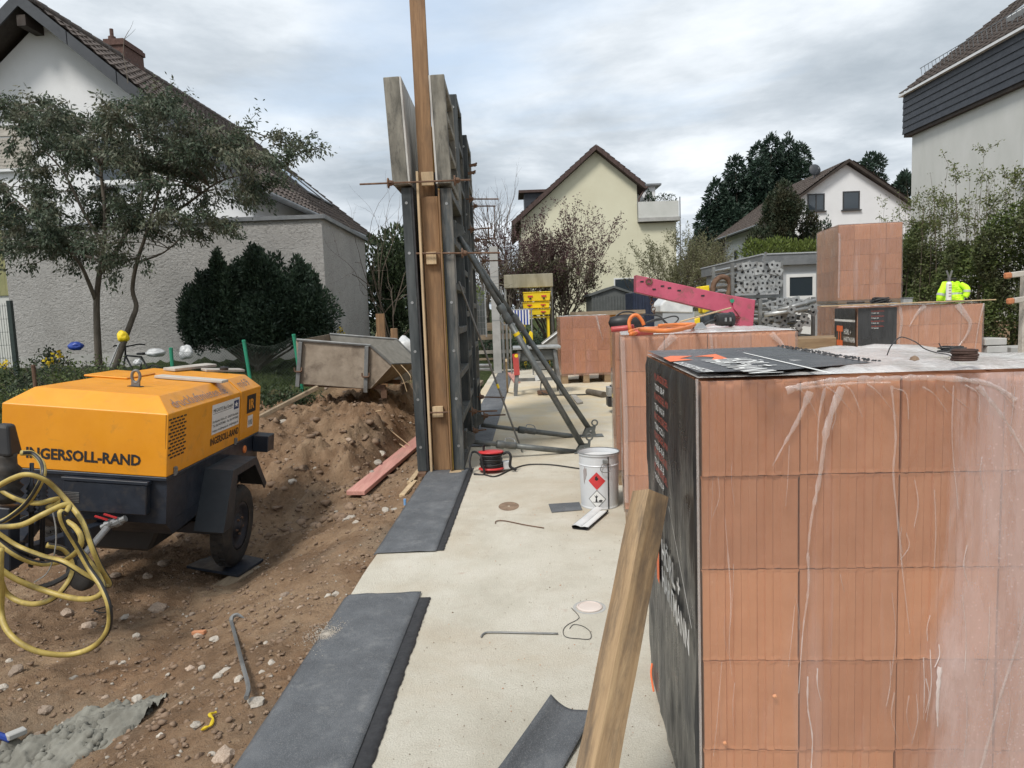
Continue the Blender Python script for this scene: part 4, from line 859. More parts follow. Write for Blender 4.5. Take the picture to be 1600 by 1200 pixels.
# black print on the top, with a torn edge
e0 = tolocal(P1, G(1188, 545, Z11)); e1 = tolocal(P1, G(1362, 579, Z11)); e2 = tolocal(P1, G(1228, 591, Z11))
pts = [(-.009, -.006, Z11+.022), (max(.2, e2.x), -.006, Z11+.022)]; nn = 60
e1y = max(.04, e1.y); A = Vector((e1.x, e1y, 0)); B = Vector((e0.x, D1, 0))
for i in range(nn+1):
    q = A.lerp(B, i/nn); pts.append((q.x+float(rng.uniform(-.012, .012)), q.y, Z11+.022))
pts.append((-.009, D1+.004, Z11+.022)); poly('printed_top_film', P1, m_blackfilm, pts)
zt = Z11+.0235
mb = MB()
for i in range(110):
    q = A.lerp(B, i/110)+Vector((float(rng.uniform(-.015, .02)), 0, 0)); mb.lathe([(.001, 0), (float(rng.uniform(.002, .007)), .001), (.003, .004), (.001, .005)], 5, Matrix.Translation((q.x, q.y, zt)), False, False)
mb.build('torn_edge', m_felt_dark, P1)
def tp(px, py): q = tolocal(P1, G(px, py, zt)); return Vector((q.x, q.y, zt))
poly('logo_mark', P1, m_text_orange, [tp(1036, 559), tp(1048, 556), tp(1082, 556), tp(1062, 560), tp(1083, 562), tp(1047, 565)])
poly('logo_mark', P1, m_text_orange, [tp(1084, 557), tp(1118, 553), tp(1137, 560), tp(1112, 562), tp(1116, 558), tp(1100, 557)])
def toptext(s, pa, pb, hgt, m):
    a, b = tp(*pa), tp(*pb); xd = (b-a); text(s, P1, m, a, xd, Vector((-xd.y, xd.x, 0)), hgt, xd.length, bold=.012)
toptext('HARTMANN', (1096, 563), (1172, 584), .085, m_text_white); toptext('HÖRL +', (1130, 561), (1182, 573), .075, m_text_white); toptext('DIE ZIEGELMEISTER', (1052, 567), (1100, 582), .03, m_text_white)
poly('print_line', P1, m_text_white, [tp(1160, 551), tp(1164, 551), tp(1304, 583), tp(1296, 583)])
for i, (rt, wt, y) in enumerate((('PLANZIEGEL', 'T300 S8-P', 592), ('PLANZIEGEL MV', 'T365 VXX-9', 622), ('BLOCKZIEGEL', 'T300 GZ2-1', 652), ('PLANZIEGEL MW', 'T425 B-70-9', 681), ('PLANZIEGEL', 'T365 S9-B', 706), ('PLANZIEGEL', 'T425 S10-P', 730))):
    a = side_hit(P1, 1035, y); text(rt, P1, m_text_red, (-.026, a.y, a.z), (0, -1, 0), (0, 0, 1), .024, .30); text(wt, P1, m_text_white, (-.026, a.y, a.z-.035), (0, -1, 0), (0, 0, 1), .022, .22)
a = side_hit(P1, 1036, 893); text('HÖRL +', P1, m_text_white, (-.026, .56, .72), (0, -1, 0), (0, 0, 1), .075, .36, bold=.02); text('HARTMANN', P1, m_text_white, (-.026, .56, .625), (0, -1, 0), (0, 0, 1), .075, .50, bold=.02)
for (z0, z1, y0, y1) in ((.60, .80, .92, .86), (.60, .80, .70, .64), (.68, .72, .86, .80), (.68, .72, .76, .70)): poly('logo_mark', P1, m_text_orange, [(-.026, y0, z0), (-.026, y1, z0), (-.026, y1, z1), (-.026, y0, z1)])
poly('print_line', P1, m_text_white, [(-.0262, .40, .95), (-.0262, .39, .95), (-.0262, .02, .72), (-.0262, .03, .72)])
# folds of film hanging down the front
def fold(px, w0, w1, n=7):
    L_ = [face_hit(P1, *q) for q in px]; S = spline(L_, n); mb = MB(); N = len(S)
    for i, q in enumerate(S):
        w = .55*(w0+(w1-w0)*i/(N-1))*(.6+.8*rng.uniform()); d = (S[min(i+1, N-1)]-S[max(0, i-1)]).normalized(); s_ = Vector((d.z, 0, -d.x))
        mb.v += [tuple(q-s_*w+Vector((0, -.017, 0))), tuple(q+Vector((0, -.020-.4*w, 0))), tuple(q+s_*w+Vector((0, -.017, 0)))]
    for i in range(N-1):
        for k in (0, 1): mb.f.append((3*i+k, 3*i+k+1, 3*i+k+4, 3*i+k+3)); mb.m.append(0)
    mb.build('film_fold', m_fold, P1, smooth=True, fix=False)
z4 = lambda L_: [(1000+x/2.667, 530+y/2.667) for x, y in L_]; z5 = lambda L_: [(1000+x/2.667, 860+y/2.667) for x, y in L_]
fold(z4([(600, 212), (700, 182), (850, 166), (1000, 162), (1200, 158), (1400, 175), (1500, 215), (1545, 250)]), .014, .010)
fold(z4([(640, 205), (760, 190), (900, 180), (1030, 178)]), .008, .006); fold(z4([(700, 215), (650, 330), (600, 420), (545, 520)]), .014, .002); fold(z4([(830, 195), (770, 360), (740, 560), (705, 740), (688, 900)]), .018, .003)
fold(z4([(760, 200), (735, 330), (728, 500)]), .007, .002); fold(z4([(1035, 190), (1052, 400), (1043, 560), (1062, 760), (1078, 930)]), .006, .003); fold(z4([(1390, 190), (1480, 300), (1545, 400), (1590, 480)]), .012, .004); fold(z4([(1290, 190), (1285, 420), (1310, 700)]), .003, .002)
fold(z5([(360, 0), (372, 200), (365, 400), (378, 515)]), .004, .001); fold(z5([(690, 0), (692, 150), (670, 320), (652, 580)]), .007, .002); fold(z5([(1072, 0), (1090, 160), (1110, 335)]), .003, .001); fold(z5([(690, 510), (690, 640), (708, 760), (704, 900)]), .004, .003); fold(z5([(1605, 100), (1560, 350), (1480, 610), (1400, 910)]), .006, .007); fold(z5([(335, 450), (315, 700), (300, 840)]), .002, .002)
fold(z5([(1235, 470), (1225, 620), (1226, 720)]), .010, .003); fold(z4([(348, 740), (360, 880)]), .002, .002)
rc_ = random.Random(12)
for k in range(34):
    x0, y0 = (rc_.uniform(1380, 1590) if k % 3 else rc_.uniform(1110, 1380)), rc_.uniform(600, 1120); ln = rc_.uniform(25, 130); fold([(x0, y0), (x0+rc_.uniform(-6, 6), y0+ln*.5), (x0+rc_.uniform(-10, 8), y0+ln)], rc_.uniform(.001, .003), .0008, 4)
for k in range(9):
    x0 = 1240+k*38+rc_.uniform(-8, 8); fold([(x0, 598+rc_.uniform(0, 8)), (x0+rc_.uniform(8, 22), 612+rc_.uniform(0, 8)), (x0+rc_.uniform(20, 50), 634+rc_.uniform(0, 30))], .004, .001, 4)
for k, (x_, z_) in enumerate(((.18, .55), (.05, .42), (.42, .15))): 
    mb = MB(); mb.lathe([(.001, 0), (.007, .002), (.004, .006), (.001, .007)], 6, Matrix.Translation((x_, -.012, z_)) @ Matrix.Rotation(R(90), 4, 'X'), False, False); mb.build('mortar_crumb', m_brick, P1)
mb = MB(); q = side_hit(P1, 1024, 1085)
mb.tube(spline([(-.02, D1-.06, .15), (-.028, D1-.09, .12), (-.024, D1-.13, .07)], 5), .004, 6); mb.build('orange_strap', m_text_orange, P1)
P2, W2, D2, _, Z21 = pallet('brick pallet carrying the orange hose with pale dusty film on top', (.786, 5.0, 0), -R(8.2), 4, 4, 5, .292, .25, rng=rng)
P2b, _, _, _, _ = pallet('brick pallet hidden behind the one that carries the orange hose', (.93, 6.28, 0), -R(6), 4, 4, 5, .27, .25, base=.14, rng=rng)
PLT3, W3, D3, _, Z31 = pallet('brick pallet with half black printed film under the hi vis jacket', (4.54, 9.3, 0), -R(10), 6, 4, 5, .2485, .25, base=.245, rng=rng)
P4, W4, D4, _, Z41 = pallet('lower brick pallet carrying the upper brick stack in front of the hedge', (5.54, 12.0, 0), -R(8), 4, 5, 5, .2485, .25, base=.275, rng=rng)
P5, _, _, _, Z51 = pallet('brick pallet stacked high on top of another in front of the hedge', (5.53, 12.0, 1.535), -R(8), 4, 5, 5, .2485, .25, base=.06, rng=rng)
m_film_red = _film('stretch_film_streaky', .22, .35, 0.0, (.55, .30, .25))
P6, _, _, _, Z61 = pallet('lone streaky wrapped brick pallet beside the table saw', (1.10, 15.5, 0), R(0), 4, 4, 5, .268, .27, base=.22, side_film=m_film_red, rng=rng)
# printed film on the farther pallets
def panel_print(P, x0, x1, z0, z1): poly('printed_film', P, m_blackfilm, [(x0, -.022, z0), (x1, -.022, z0), (x1, -.022, z1), (x0, -.022, z1)])
zl = Z31; panel_print(PLT3, .0, .47, .25, zl-.01); poly('print_line', PLT3, m_text_white, [(0, -.0235, zl-.50), (.47, -.0235, zl-.52), (.47, -.0235, zl-.545), (0, -.0235, zl-.53)])
for i in range(4): text(('PLANZIEGEL', 'BLOCKZIEGEL', 'PLANZIEGEL', 'ZIEGEL')[i], PLT3, m_text_red, (.16, -.0235, zl-.06-i*.065), (1, 0, 0), (0, 0, 1), .014, .16); text(('T300 S8', 'T365 S9', 'T425 B', 'T300')[i], PLT3, m_text_white, (.16, -.0235, zl-.085-i*.065), (1, 0, 0), (0, 0, 1), .014, .09)
S = lambda y, z: (-.0235, y, z)
poly('printed_film', PLT3, m_blackfilm, [(-.022, D3, .25), (-.022, 0.01, .25), (-.022, 0.01, zl-.01), (-.022, D3, zl-.01)])
poly('print_line', PLT3, m_text_white, [S(D3, zl-.16), S(.02, zl-.16), S(.02, zl-.19), S(D3, zl-.19)])
text('HÖRL +', PLT3, m_text_white, (-.0235, .52, zl-.36), (0, -1, 0), (0, 0, 1), .07, .33, bold=.02); text('HARTMANN', PLT3, m_text_white, (-.0235, .52, zl-.46), (0, -1, 0), (0, 0, 1), .07, .50, bold=.02); text('DIE ZIEGELMEISTER', PLT3, m_text_white, (-.0235, .52, zl-.53), (0, -1, 0), (0, 0, 1), .018, .34)
for (a, b, c, d) in ((.88, .58, zl-.33, zl-.25), (.88, .58, zl-.53, zl-.45), (.80, .76, zl-.45, zl-.33), (.70, .66, zl-.45, zl-.33)): poly('logo_mark', PLT3, m_text_orange, [S(a, c), S(b, c), S(b, d), S(a, d)])
def fold2(P, pts, w0, w1):
    S = spline([Vector((x, -.02, z)) for x, z in pts], 6); mb = MB(); N = len(S)
    for i, q in enumerate(S):
        w = w0+(w1-w0)*i/(N-1); d = (S[min(i+1, N-1)]-S[max(0, i-1)]).normalized(); s_ = Vector((d.z, 0, -d.x)); mb.v += [tuple(q-s_*w), tuple(q+Vector((0, -.01, 0))), tuple(q+s_*w)]
    for i in range(N-1):
        for k in (0, 1): mb.f.append((3*i+k, 3*i+k+1, 3*i+k+4, 3*i+k+3)); mb.m.append(0)
    mb.build('film_fold', m_fold, P, smooth=True, fix=False)
fold2(PLT3, [(.80, Z31), (.70, Z31-.12), (.62, Z31-.27)], .03, .004); fold2(PLT3, [(1.18, Z31), (1.28, Z31-.14), (1.34, Z31-.25), (1.30, Z31-.4), (1.2, Z31-.55)], .04, .006); fold2(PLT3, [(1.49, Z31), (1.44, Z31-.25), (1.40, Z31-.6)], .01, .006); fold2(PLT3, [(.50, Z31), (.53, Z31-.2), (.50, Z31-.5), (.56, Z31-.8)], .02, .01)
fold2(P2, [(.36, Z21), (.25, Z21-.12), (.22, Z21-.25)], .03, .006); fold2(P2, [(1.0, Z21-.01), (1.08, Z21-.1), (1.12, Z21-.2)], .02, .004); fold2(P2, [(.60, Z21), (.62, Z21-.2)], .012, .004); fold2(P6, [(.78, Z61), (.85, Z61-.3), (.92, Z61-.55)], .02, .006); fold2(P2, [(.0, Z21), (.012, Z21-.6), (.006, .2)], .016, .014); fold2(P5, [(.0, Z41-.35), (.01, 1.0), (.0, .1)], .02, .015)
# ------------------------------------------------------------------ wall formwork
def fw_panel(label, x_face, side, y0, y1, z0, z1, depth=.12, mat=None, nrib=6, tilt=0.0, ply=None, holes=True):
    """steel framed panel; x_face is the concrete face, the frame lies on the given side (-1 left, +1 right)"""
    mat = mat or m_frame; t = thing('wall_formwork', label, 'formwork panel', (x_face, y0, z0), 0, 'formwork panels of the wall'); t.rotation_euler = (0, tilt, 0)
    Ln, H_ = y1-y0, z1-z0; s = side; X = lambda a, b: (min(s*a, s*b), max(s*a, s*b))
    mb = MB(); mb.box(*X(0, .018), 0, Ln, .004, H_-.004); mb.build('plywood_face', ply or m_ply_y, t)
    for (a, b) in ((0.0, .065), (Ln-.065, Ln)):
        mb = MB(); mb.box(*X(.019, depth), a+.001, b, 0, H_); fr = mb.build('edge_frame', mat, t, bevel=.005)
        if holes and a == 0.0:
            k = int(H_/.42)
            for i in range(k): 
                mb = MB(); mb.lathe([(.014, 0), (.014, .006), (.007, .0061), (.007, .003)], 10, Matrix.Translation((s*(.019+depth)/2*1.05, .002, .25+i*(H_-.4)/max(1, k-1))) @ Matrix.Rotation(R(90), 4, 'X')); mb.build('bolt_hole', m_galv, fr)
    for i in range(nrib):
        z = (H_-.07)*i/(nrib-1); mb = MB(); mb.box(*X(.020, depth-.004), .067, Ln-.067, z+.001, z+.07); mb.build('rib', mat, t, bevel=.004)
    return t
fw_panel('left lower formwork panel with dark weathered frame beside the timber stop end', -.875, -1, 7.10, 8.75, .012, 2.84, .115, tilt=-R(.5), ply=m_felt_dark)  # near-black ply colour stands in for the shade of the gap beside the batten
fw_panel('right lower formwork panel with dark ribs behind the cable reel', -.64, 1, 7.10, 8.72, .012, 2.82, .13, nrib=7, tilt=-R(.3))
fw_panel('left upper formwork extension caked with pale cement', -.915, -1, 7.04, 8.1, 2.86, 3.87, .17, mat=m_frame_caked, nrib=3, ply=m_ply_white, tilt=-R(2.2), holes=False)
fw_panel('right upper formwork extension caked with grey cement', -.665, 1, 7.04, 8.1, 2.85, 3.87, .15, mat=m_frame_caked, nrib=4, tilt=-R(1.4), holes=False, ply=m_ply_white)
fw_panel('second right formwork panel, taller than the caked extension', -.64, 1, 8.76, 9.62, .012, 4.2, .12, nrib=9, tilt=-R(.2))
fw_panel('third right formwork panel with round holes at its top', -.60, 1, 9.68, 10.7, .012, 3.95, .12, nrib=8)
fw_panel('second left formwork panel hidden behind the caked one', -.87, -1, 8.80, 10.7, .012, 3.9, .12, nrib=8)
t = thing('stop_end_timber', 'brown timber stop end standing between the lower formwork panels', 'timber', (-.745, 7.14, .01))
mb = MB(); mb.box(-.085, .082, 0, .05, 0, 2.74); mb.build('plank', m_timber, t, bevel=.004)
for (px, py, w, h_) in ((668, 281, .12, .13), (674, 405, .10, .12), (684, 645, .11, .11)):
    q = D(px, py, 7.1); mb = MB(); mb.box(q.x+.745-w/2, q.x+.745+w/2, -.05, -.001, q.z-h_/2, q.z+h_/2); mb.build('wedge_block', m_timber_pale, t, bevel=.003)
t = thing('stop_end_plank', 'tall brown plank rising above the formwork panels', 'plank', (-.745, 7.2, 2.3))
mb = MB(); mb.box(-.10, .05, 0, .04, 0, 3.6, Matrix.Rotation(-R(.3), 4, 'Y')); mb.build('plank', m_timber, t, bevel=.004)
for (x, w, lab, m) in ((-.857, .022, 'thin pale batten at the left of the timber stop end', m_timber_pale), (-.652, .016, 'thin reddish batten at the right of the timber stop end', m_timber)):
    mb = MB(); mb.box(x, x+w, 7.05, 7.13, .015, 2.98 if w > .02 else 2.8); solo('batten', mb, m, lab, 'batten', bevel=.002)
mb = MB(); mb.box(-.835, -.66, 7.24, 7.28, .01, 3.0); solo('gap_shade_sheet', mb, m_felt_dark, 'dark sheet standing in for shade in the gap behind the timber stop end', 'board')  # dark sheet that stands in for the shade inside the gap
mb = MB(); mb.box(-.86, -.62, 8.5, 10.6, .01, 2.4); solo('wall_core', mb, m_concrete, 'grey concrete wall poured between the formwork panels', 'wall')
# tie rods with wing nuts
def tie(label, a, b, nuts=(), r=.009):
    base = Vector(a); t = thing('tie_rod', label, 'tie rod', base, group=None); mb = MB(); mb.tube([a, b], r, 6); mb.build('rod', m_rust, t, world=True)
    d = (Vector(b)-Vector(a)).normalized(); Q = d.to_track_quat('Z', 'Y').to_matrix().to_4x4()
    for k in nuts:
        p = Vector(a).lerp(Vector(b), k); mb = MB(); mb.lathe([(.05, -.008), (.05, .004), (.03, .01), (.022, .045), (.012, .05)], 10, Matrix.Translation(p) @ Q); mb.box(-.055, .055, -.008, .008, .012, .04, Matrix.Translation(p) @ Q); mb.build('wing_nut', m_rust, t, world=True)
tie('long tie rod through the base of the caked extension panels', D(562, 288, 7.0), D(735, 281, 7.0), (.26, .86)); tie('tie rod across the stop end at chest height', D(650, 396, 7.06), D(782, 395, 7.06), (.55,))
tie('tie rod across the lower stop end above the cable reel', D(668, 645, 7.06), D(704, 644, 7.06))
for (x0, y0, x1, y1, Y, lab) in ((728, 311, 779, 311, 9.2, 'upper tie rod sticking out towards the yellow house'), (736, 322, 774, 322, 9.9, 'short stout tie rod under the upper one'), (731, 359, 770, 356, 9.2, 'tie rod with plate end halfway up the formwork'), (740, 375, 776, 373, 9.9, 'thin tie rod above the concrete column top'), (750, 408, 784, 407, 9.6, 'tie rod in front of the concrete column'),
        (745, 620, 788, 621, 8.8, 'low tie rod above the grey felt strip'), (733, 643, 777, 642, 7.7, 'low tie rod with wing nut above the props'), (752, 650, 790, 648, 8.3, 'low tie rod ending in a flat tip'), (738, 674, 760, 671, 7.8, 'stub tie rod next to the prop foot')):
    tie(lab, D(x0, y0, Y), D(x1, y1, Y), (.12,))
for x0, z0, z1 in ((762, 320, 375), (772, 322, 372)):
    a, b = D(x0, z0, 9.6), D(x0+1, z1, 9.6); mb = MB(); mb.tube([a, b], .006, 5); solo('hanging_wire', mb, m_rust, 'thin rusty wire hanging between the tie rods '+('next to the formwork' if x0 < 770 else 'above the concrete column'), 'wire')
for (px, py) in ((739, 258), (737, 270)):
    q = D(px, py, 9.6); mb = MB(); mb.bar(q-Vector((.05, 0, .01)), q+Vector((.05, 0, .01)), .05, .03); mb.bar(q+Vector((.02, 0, -.02)), q+Vector((.05, 0, .03)), .02, .02); solo('formwork_clamp', mb, m_rust, ('upper' if py < 265 else 'lower')+' rusty clamp on the edge of the third formwork panel', 'clamp')
# push pull props
def prop(label, a, b, r=.03, collar=.42, grp='push pull props'):
    a, b = Vector(a), Vector(b); t = thing('push_pull_prop', label, 'prop', b, group=grp); d = (b-a).normalized(); L_ = (b-a).length; Q = d.to_track_quat('Z', 'Y').to_matrix().to_4x4()
    mb = MB(); mb.tube([a, a.lerp(b, collar)], r*.8, 10); mb.build('inner_tube', m_prop, t, world=True, smooth=True); mb = MB(); mb.tube([a.lerp(b, collar), b], r, 12); mb.build('outer_tube', m_prop, t, world=True, smooth=True)
    c = a.lerp(b, collar); mb = MB(); mb.lathe([(r*1.1, -.10), (r*1.45, -.09), (r*1.45, -.02), (r*1.15, 0), (r*1.3, .05), (r*1.3, .12), (r, .13)], 12, Matrix.Translation(c) @ Q); mb.build('collar', m_prop, t, world=True, smooth=True)
    u = d.orthogonal().normalized(); mb = MB(); mb.tube(spline([c+u*r, c+u*.09+d*.02, c+u*.09+d*.10, c+u*r+d*.13], 4), .006, 5); mb.build('grip', m_galv, t, world=True)
    for k in range(5): 
        p = a.lerp(b, collar*(.3+.13*k)); mb = MB(); mb.lathe([(.006, r*.8+.0006), (.001, r*.8+.0009)], 6, Matrix.Translation(p) @ (d.cross(Vector((0, 0, 1)))*-1+Vector((0, -.6, .4))).to_track_quat('Z', 'Y').to_matrix().to_4x4()); mb.build('pin_hole', m_galv, t, world=True)
    return t
f1, f2 = D(913, 702, 7.85), D(922, 672, 8.85)
pA = prop('front slanting prop with a yellow ring reaching to the white bucket', D(713, 362, 7.65), f1, .034, .36); prop('rear slanting prop ending at the foot plate with a ring', D(722, 375, 8.75), f2, .034, .42)
prop('front horizontal prop behind the cable reel', D(737, 690, 7.55), D(906, 707, 7.85), .031, .30); prop('rear horizontal prop above the felt strip', D(752, 664, 8.6), D(915, 684, 8.85), .031, .42)
q = D(713, 362, 7.65).lerp(f1, .45); Q = (f1-D(713, 362, 7.65)).to_track_quat('Z', 'Y').to_matrix().to_4x4(); mb = MB(); mb.lathe([(.0352, 0), (.0352, .035)], 14, Matrix.Translation(q) @ Q, False, False); mb.build('yellow_ring', m_yellow, pA, world=True)
for c, lab in ((f1, 'prop foot bracket partly hidden by the white bucket'), (f2, 'prop foot plate with an upright ring on the slab')):
    t = thing('prop_anchor', lab, 'prop foot', (c.x, c.y, 0)); z = c.z
    mb = MB(); mb.box(-.12, .16, -.09, .09, .004, .014); mb.build('plate', m_prop, t, bevel=.002)
    for y in (-.05, .05): mb = MB(); mb.prism([(-.10, .014), (.07, .014), (.05, max(.09, z+.04)), (-.05, max(.09, z+.04))], y-.004, y+.004); mb.build('cheek', m_prop, t)
    mb = MB(); mb.tube([(-.0, -.07, max(.05, z)), (0, .07, max(.05, z))], .012, 8); mb.build('pin', m_galv, t)
    mb = MB(); mb.tube(spline([(.06+.035*math.cos(a), .0, max(.09, z)+.08+.035*math.sin(a)) for a in np.linspace(0, 6.28, 9)[:-1]], 3, True), .010, 6, closed=True); mb.bar((.05, 0, max(.05, z)), (.06, 0, max(.09, z)+.05), .03, .01); mb.build('lifting_ring', m_prop, t)
for (px, py, Y, lab) in ((716, 360, 7.62, 'upper bracket of the front slanting prop'), (724, 372, 8.72, 'upper bracket of the rear slanting prop'), (733, 685, 7.5, 'lower bracket of the front horizontal prop'), (748, 655, 8.5, 'lower bracket of the rear horizontal prop')):
    q = D(px, py, Y); t = thing('prop_bracket', lab, 'bracket', q-Vector((0, 0, .1)))
    mb = MB(); mb.box(-.05, -.02, -.08, .08, 0, .2); mb.build('plate', m_prop, t, bevel=.003)
    for y in (-.05, .05): mb = MB(); mb.prism([(-.02, .02), (.06, .06), (.06, .14), (-.02, .18)], y-.005, y+.005); mb.build('cheek', m_prop, t)
a, b = D(717, 440, 7.45), G(816, 706, .01); t = thing('steel_rod', 'thin grey steel rod leaning against the formwork in front of the props', 'rod', b); mb = MB(); mb.tube([a, b], .011, 8); mb.build('rod', m_steel, t, world=True); mb = MB(); c = a.lerp(b, .58); d = (b-a).normalized(); mb.tube([c, c+d*.05], .014, 8); mb.build('tape_ring', m_yellow, t, world=True)
# pale cleats under the panels
for (x0, x1, lab) in ((-.66, -.52, 'pale wooden wedge under the right formwork panel'), (-.98, -.90, 'dark wooden packer under the left formwork panel')):
    mb = MB(); mb.box(x0, x1, 7.0, 7.16, -.02 if x0 < -.9 else .007, .012); solo('wedge', mb, m_timber_pale if x0 > -.9 else m_rust, lab, 'wedge')
# ------------------------------------------------------------------ compressor trailer
H0 = .965; C0 = D(260, 746, 4.72); Rm = Matrix.Rotation(R(1.26), 4, 'Z') @ Matrix.Rotation(R(6.4), 4, 'Y')
cloc = C0-(Rm @ Vector((0, 0, H0)))
cp = thing('compressor_trailer', 'orange towed air compressor with dark navy chassis standing on the dirt', 'compressor', cloc); cp.rotation_euler = (0, R(6.4), R(1.26))
CM = Matrix.Translation(cloc) @ Rm; CI = CM.inverted()
def chit(px, py, axis, val):
    a = CI @ Vector((0, 0, EYE)); b = CI @ (Vector((0, 0, EYE))+ray(px, py)); d = b-a; return a+d*((val-a[axis])/d[axis])
w, hh, a_, b_, c_, l1, l2 = 1.092, .428, .127, .137, .105, 1.37, 1.9; zb = H0
def hood(y0, y1, bf, bb, name):
    bot = [(-w, y0, zb), (0, y0, zb), (0, y1, zb), (-w, y1, zb)]; mid = [(x, y, zb+hh) for x, y, z in bot]; top = [(-w+a_, y0+bf, zb+hh+c_), (-a_, y0+bf, zb+hh+c_), (-a_, y1-bb, zb+hh+c_), (-w+a_, y1-bb, zb+hh+c_)]
    mb = MB(); n = 4; mb.add(bot+mid+top, [(3, 2, 1, 0)]+[(i, (i+1) % 4, (i+1) % 4+4, i+4) for i in range(4)]+[(i+4, (i+1) % 4+4, (i+1) % 4+8, i+8) for i in range(4)]+[(8, 9, 10, 11)])
    return mb.build(name, m_orange, cp, bevel=.005, seg=2)
hd = hood(0, l1, b_, .004, 'hood'); hd2 = hood(l1+.025, l2, .004, .06, 'rear_hood')
mb = MB(); mb.box(-w+.03, -.03, .03, l2-.03, zb+.0, zb+hh-.01); mb.build('inner_body', m_black, cp)
# vent slots as dark louvres
for r_ in range(12):
    for k in range(5):
        y = .012+.058*k+(.028 if r_ % 2 else 0); z = zb+hh-.045-r_*.024
        if y+.045 > .30: continue
        mb = MB(); mb.box(.0015, .0035, y, y+.040, z, z+.011); mb.build('vent_slot', m_text_black, hd)
p = chit(212, 604, 2, zb+hh+c_); 
mb = MB(); mb.tube([(p.x+.03*math.cos(t), p.y, zb+hh+c_+.075+.045*math.sin(t)) for t in np.linspace(0, 6.28, 17)[:-1]], .011, 7, closed=True); mb.box(p.x-.03, p.x+.03, p.y-.008, p.y+.008, zb+hh+c_+.0, zb+hh+c_+.04); mb.build('lifting_eye', m_steel, cp); 
mb = MB(); mb.box(p.x-.05, p.x+.05, p.y-.025, p.y+.025, zb+hh+c_-.002, zb+hh+c_+.004); mb.build('eye_slot', m_black, cp)
mb = MB(); mb.box(-w+.04, -w+a_+.25, l1-.5, l1-.02, zb+hh+c_+.001, zb+hh+c_+.016); mb.build('hood_hatch', m_orange, cp, bevel=.006)
mb = MB(); mb.tube([(-.012, .004, zb), (-.012, -.003, zb+hh)], .0012, 4); mb.build('panel_seam', m_text_black, hd)
# chassis
mb = MB(); mb.hull([(-w+.02, .13, zb-.435), (-.006, .13, zb-.435), (-.006, l2-.3, zb-.36), (-w+.02, l2-.3, zb-.36)], [(-w+.02, .10, zb-.40), (-.004, .10, zb-.40), (-.004, l2-.25, zb-.33), (-w+.02, l2-.25, zb-.33)]); mb.hull([(-w+.02, .02, zb-.33), (-.004, .02, zb-.33), (-.004, l2-.02, zb-.30), (-w+.02, l2-.02, zb-.30)], [(-w+.02, .02, zb-.01), (-.004, .02, zb-.01), (-.004, l2-.02, zb-.01), (-w+.02, l2-.02, zb-.01)]); mb.hull([(-w+.022, .10, zb-.40), (-.0042, .10, zb-.40), (-.0042, l2-.26, zb-.328), (-w+.022, l2-.26, zb-.328)], [(-w+.022, .021, zb-.331), (-.0042, .021, zb-.331), (-.0042, l2-.03, zb-.301), (-w+.022, l2-.03, zb-.301)]); mb.build('chassis', m_navy, cp)
mb = MB(); mb.box(-w+.0, .004, -.005, l2, zb-.028, zb-.002); mb.build('chassis_rim', m_navy, cp, bevel=.004)
mb = MB(); mb.box(-.66, -.11, -.045, .018, zb-.26, zb-.055); tb_ = mb.build('tool_box', m_navy, cp, bevel=.006)
for yy in (.10, l1-.12): 
    mb = MB(); mb.box(.001, .014, yy, yy+.035, zb-.012, zb+.05); mb.box(.014, .022, yy+.008, yy+.027, zb+.005, zb+.045); mb.build('hood_latch', m_steel, cp, bevel=.002)
mb = MB(); mb.box(-.67, -.10, -.052, .018, zb-.053, zb-.03); mb.build('tool_box_lid', m_navy, tb_, bevel=.003)
for i in range(7): mb = MB(); mb.box(-.655, -.55, -.0485, -.0455, zb-.20+i*.011, zb-.195+i*.011); mb.build('rating_line', m_steel, tb_)
mb = MB(); mb.box(-.0, .14, l2-.17, l2+.02, zb-.16, zb-.01); mb.build('rear_lamp_box', m_navy, cp, bevel=.006)
p = chit(382, 702, 0, .0); mb = MB(); mb.lathe([(.035, 0), (.035, .008), (.028, .014), (.001, .016)], 16, Matrix.Translation((-.004, p.y, p.z)) @ Matrix.Rotation(R(90), 4, 'Y')); mb.build('reflector', m_ohose, cp, smooth=False)
mb = MB(); mb.prism([(-w+.2, -.431), (-.14, -.431), (-.22, -.62), (-w+.3, -.62)], .25, l2-.2, Matrix.Translation((0, 0, zb))); mb.build('underside_shade_block', m_black, cp, bevel=.02)  # black body added below the chassis to keep the underside in deep shade
# fender
MY = Matrix(((0, 1, 0, 0), (1, 0, 0, 0), (0, 0, 1, zb), (0, 0, 0, 1)))
fp = [(.50, -.53), (.66, -.085), (1.20, -.085), (1.50, -.38)]; fi = [(y+(.018 if y < .9 else -.018), z-.018) for y, z in fp]
mb = MB()
for i in range(3):
    q = [fp[i], fp[i+1], fi[i+1], fi[i]]; mb.prism(q, -.01, .20, MY)
fd = mb.build('fender', m_fender, cp); mb = MB(); mb.prism([(.52, -.50), (.67, -.09), (1.19, -.09), (1.47, -.36)], -.012, .004, MY); mb.build('fender_back', m_fender, cp)
mb = MB(); mb.prism([(.66, -.085), (1.20, -.085), (1.50, -.38), (1.46, -.42), (1.17, -.145), (.76, -.145), (.70, -.53), (.50, -.53)], .2005, .213, MY); mb.build('fender_lip', m_fender, cp)
mb = MB(); mb.prism([(.95, -.70), (1.05, -.70), (1.05, -.60), (.95, -.60)], -w, .0, MY); mb.build('axle_beam', m_navy, cp)
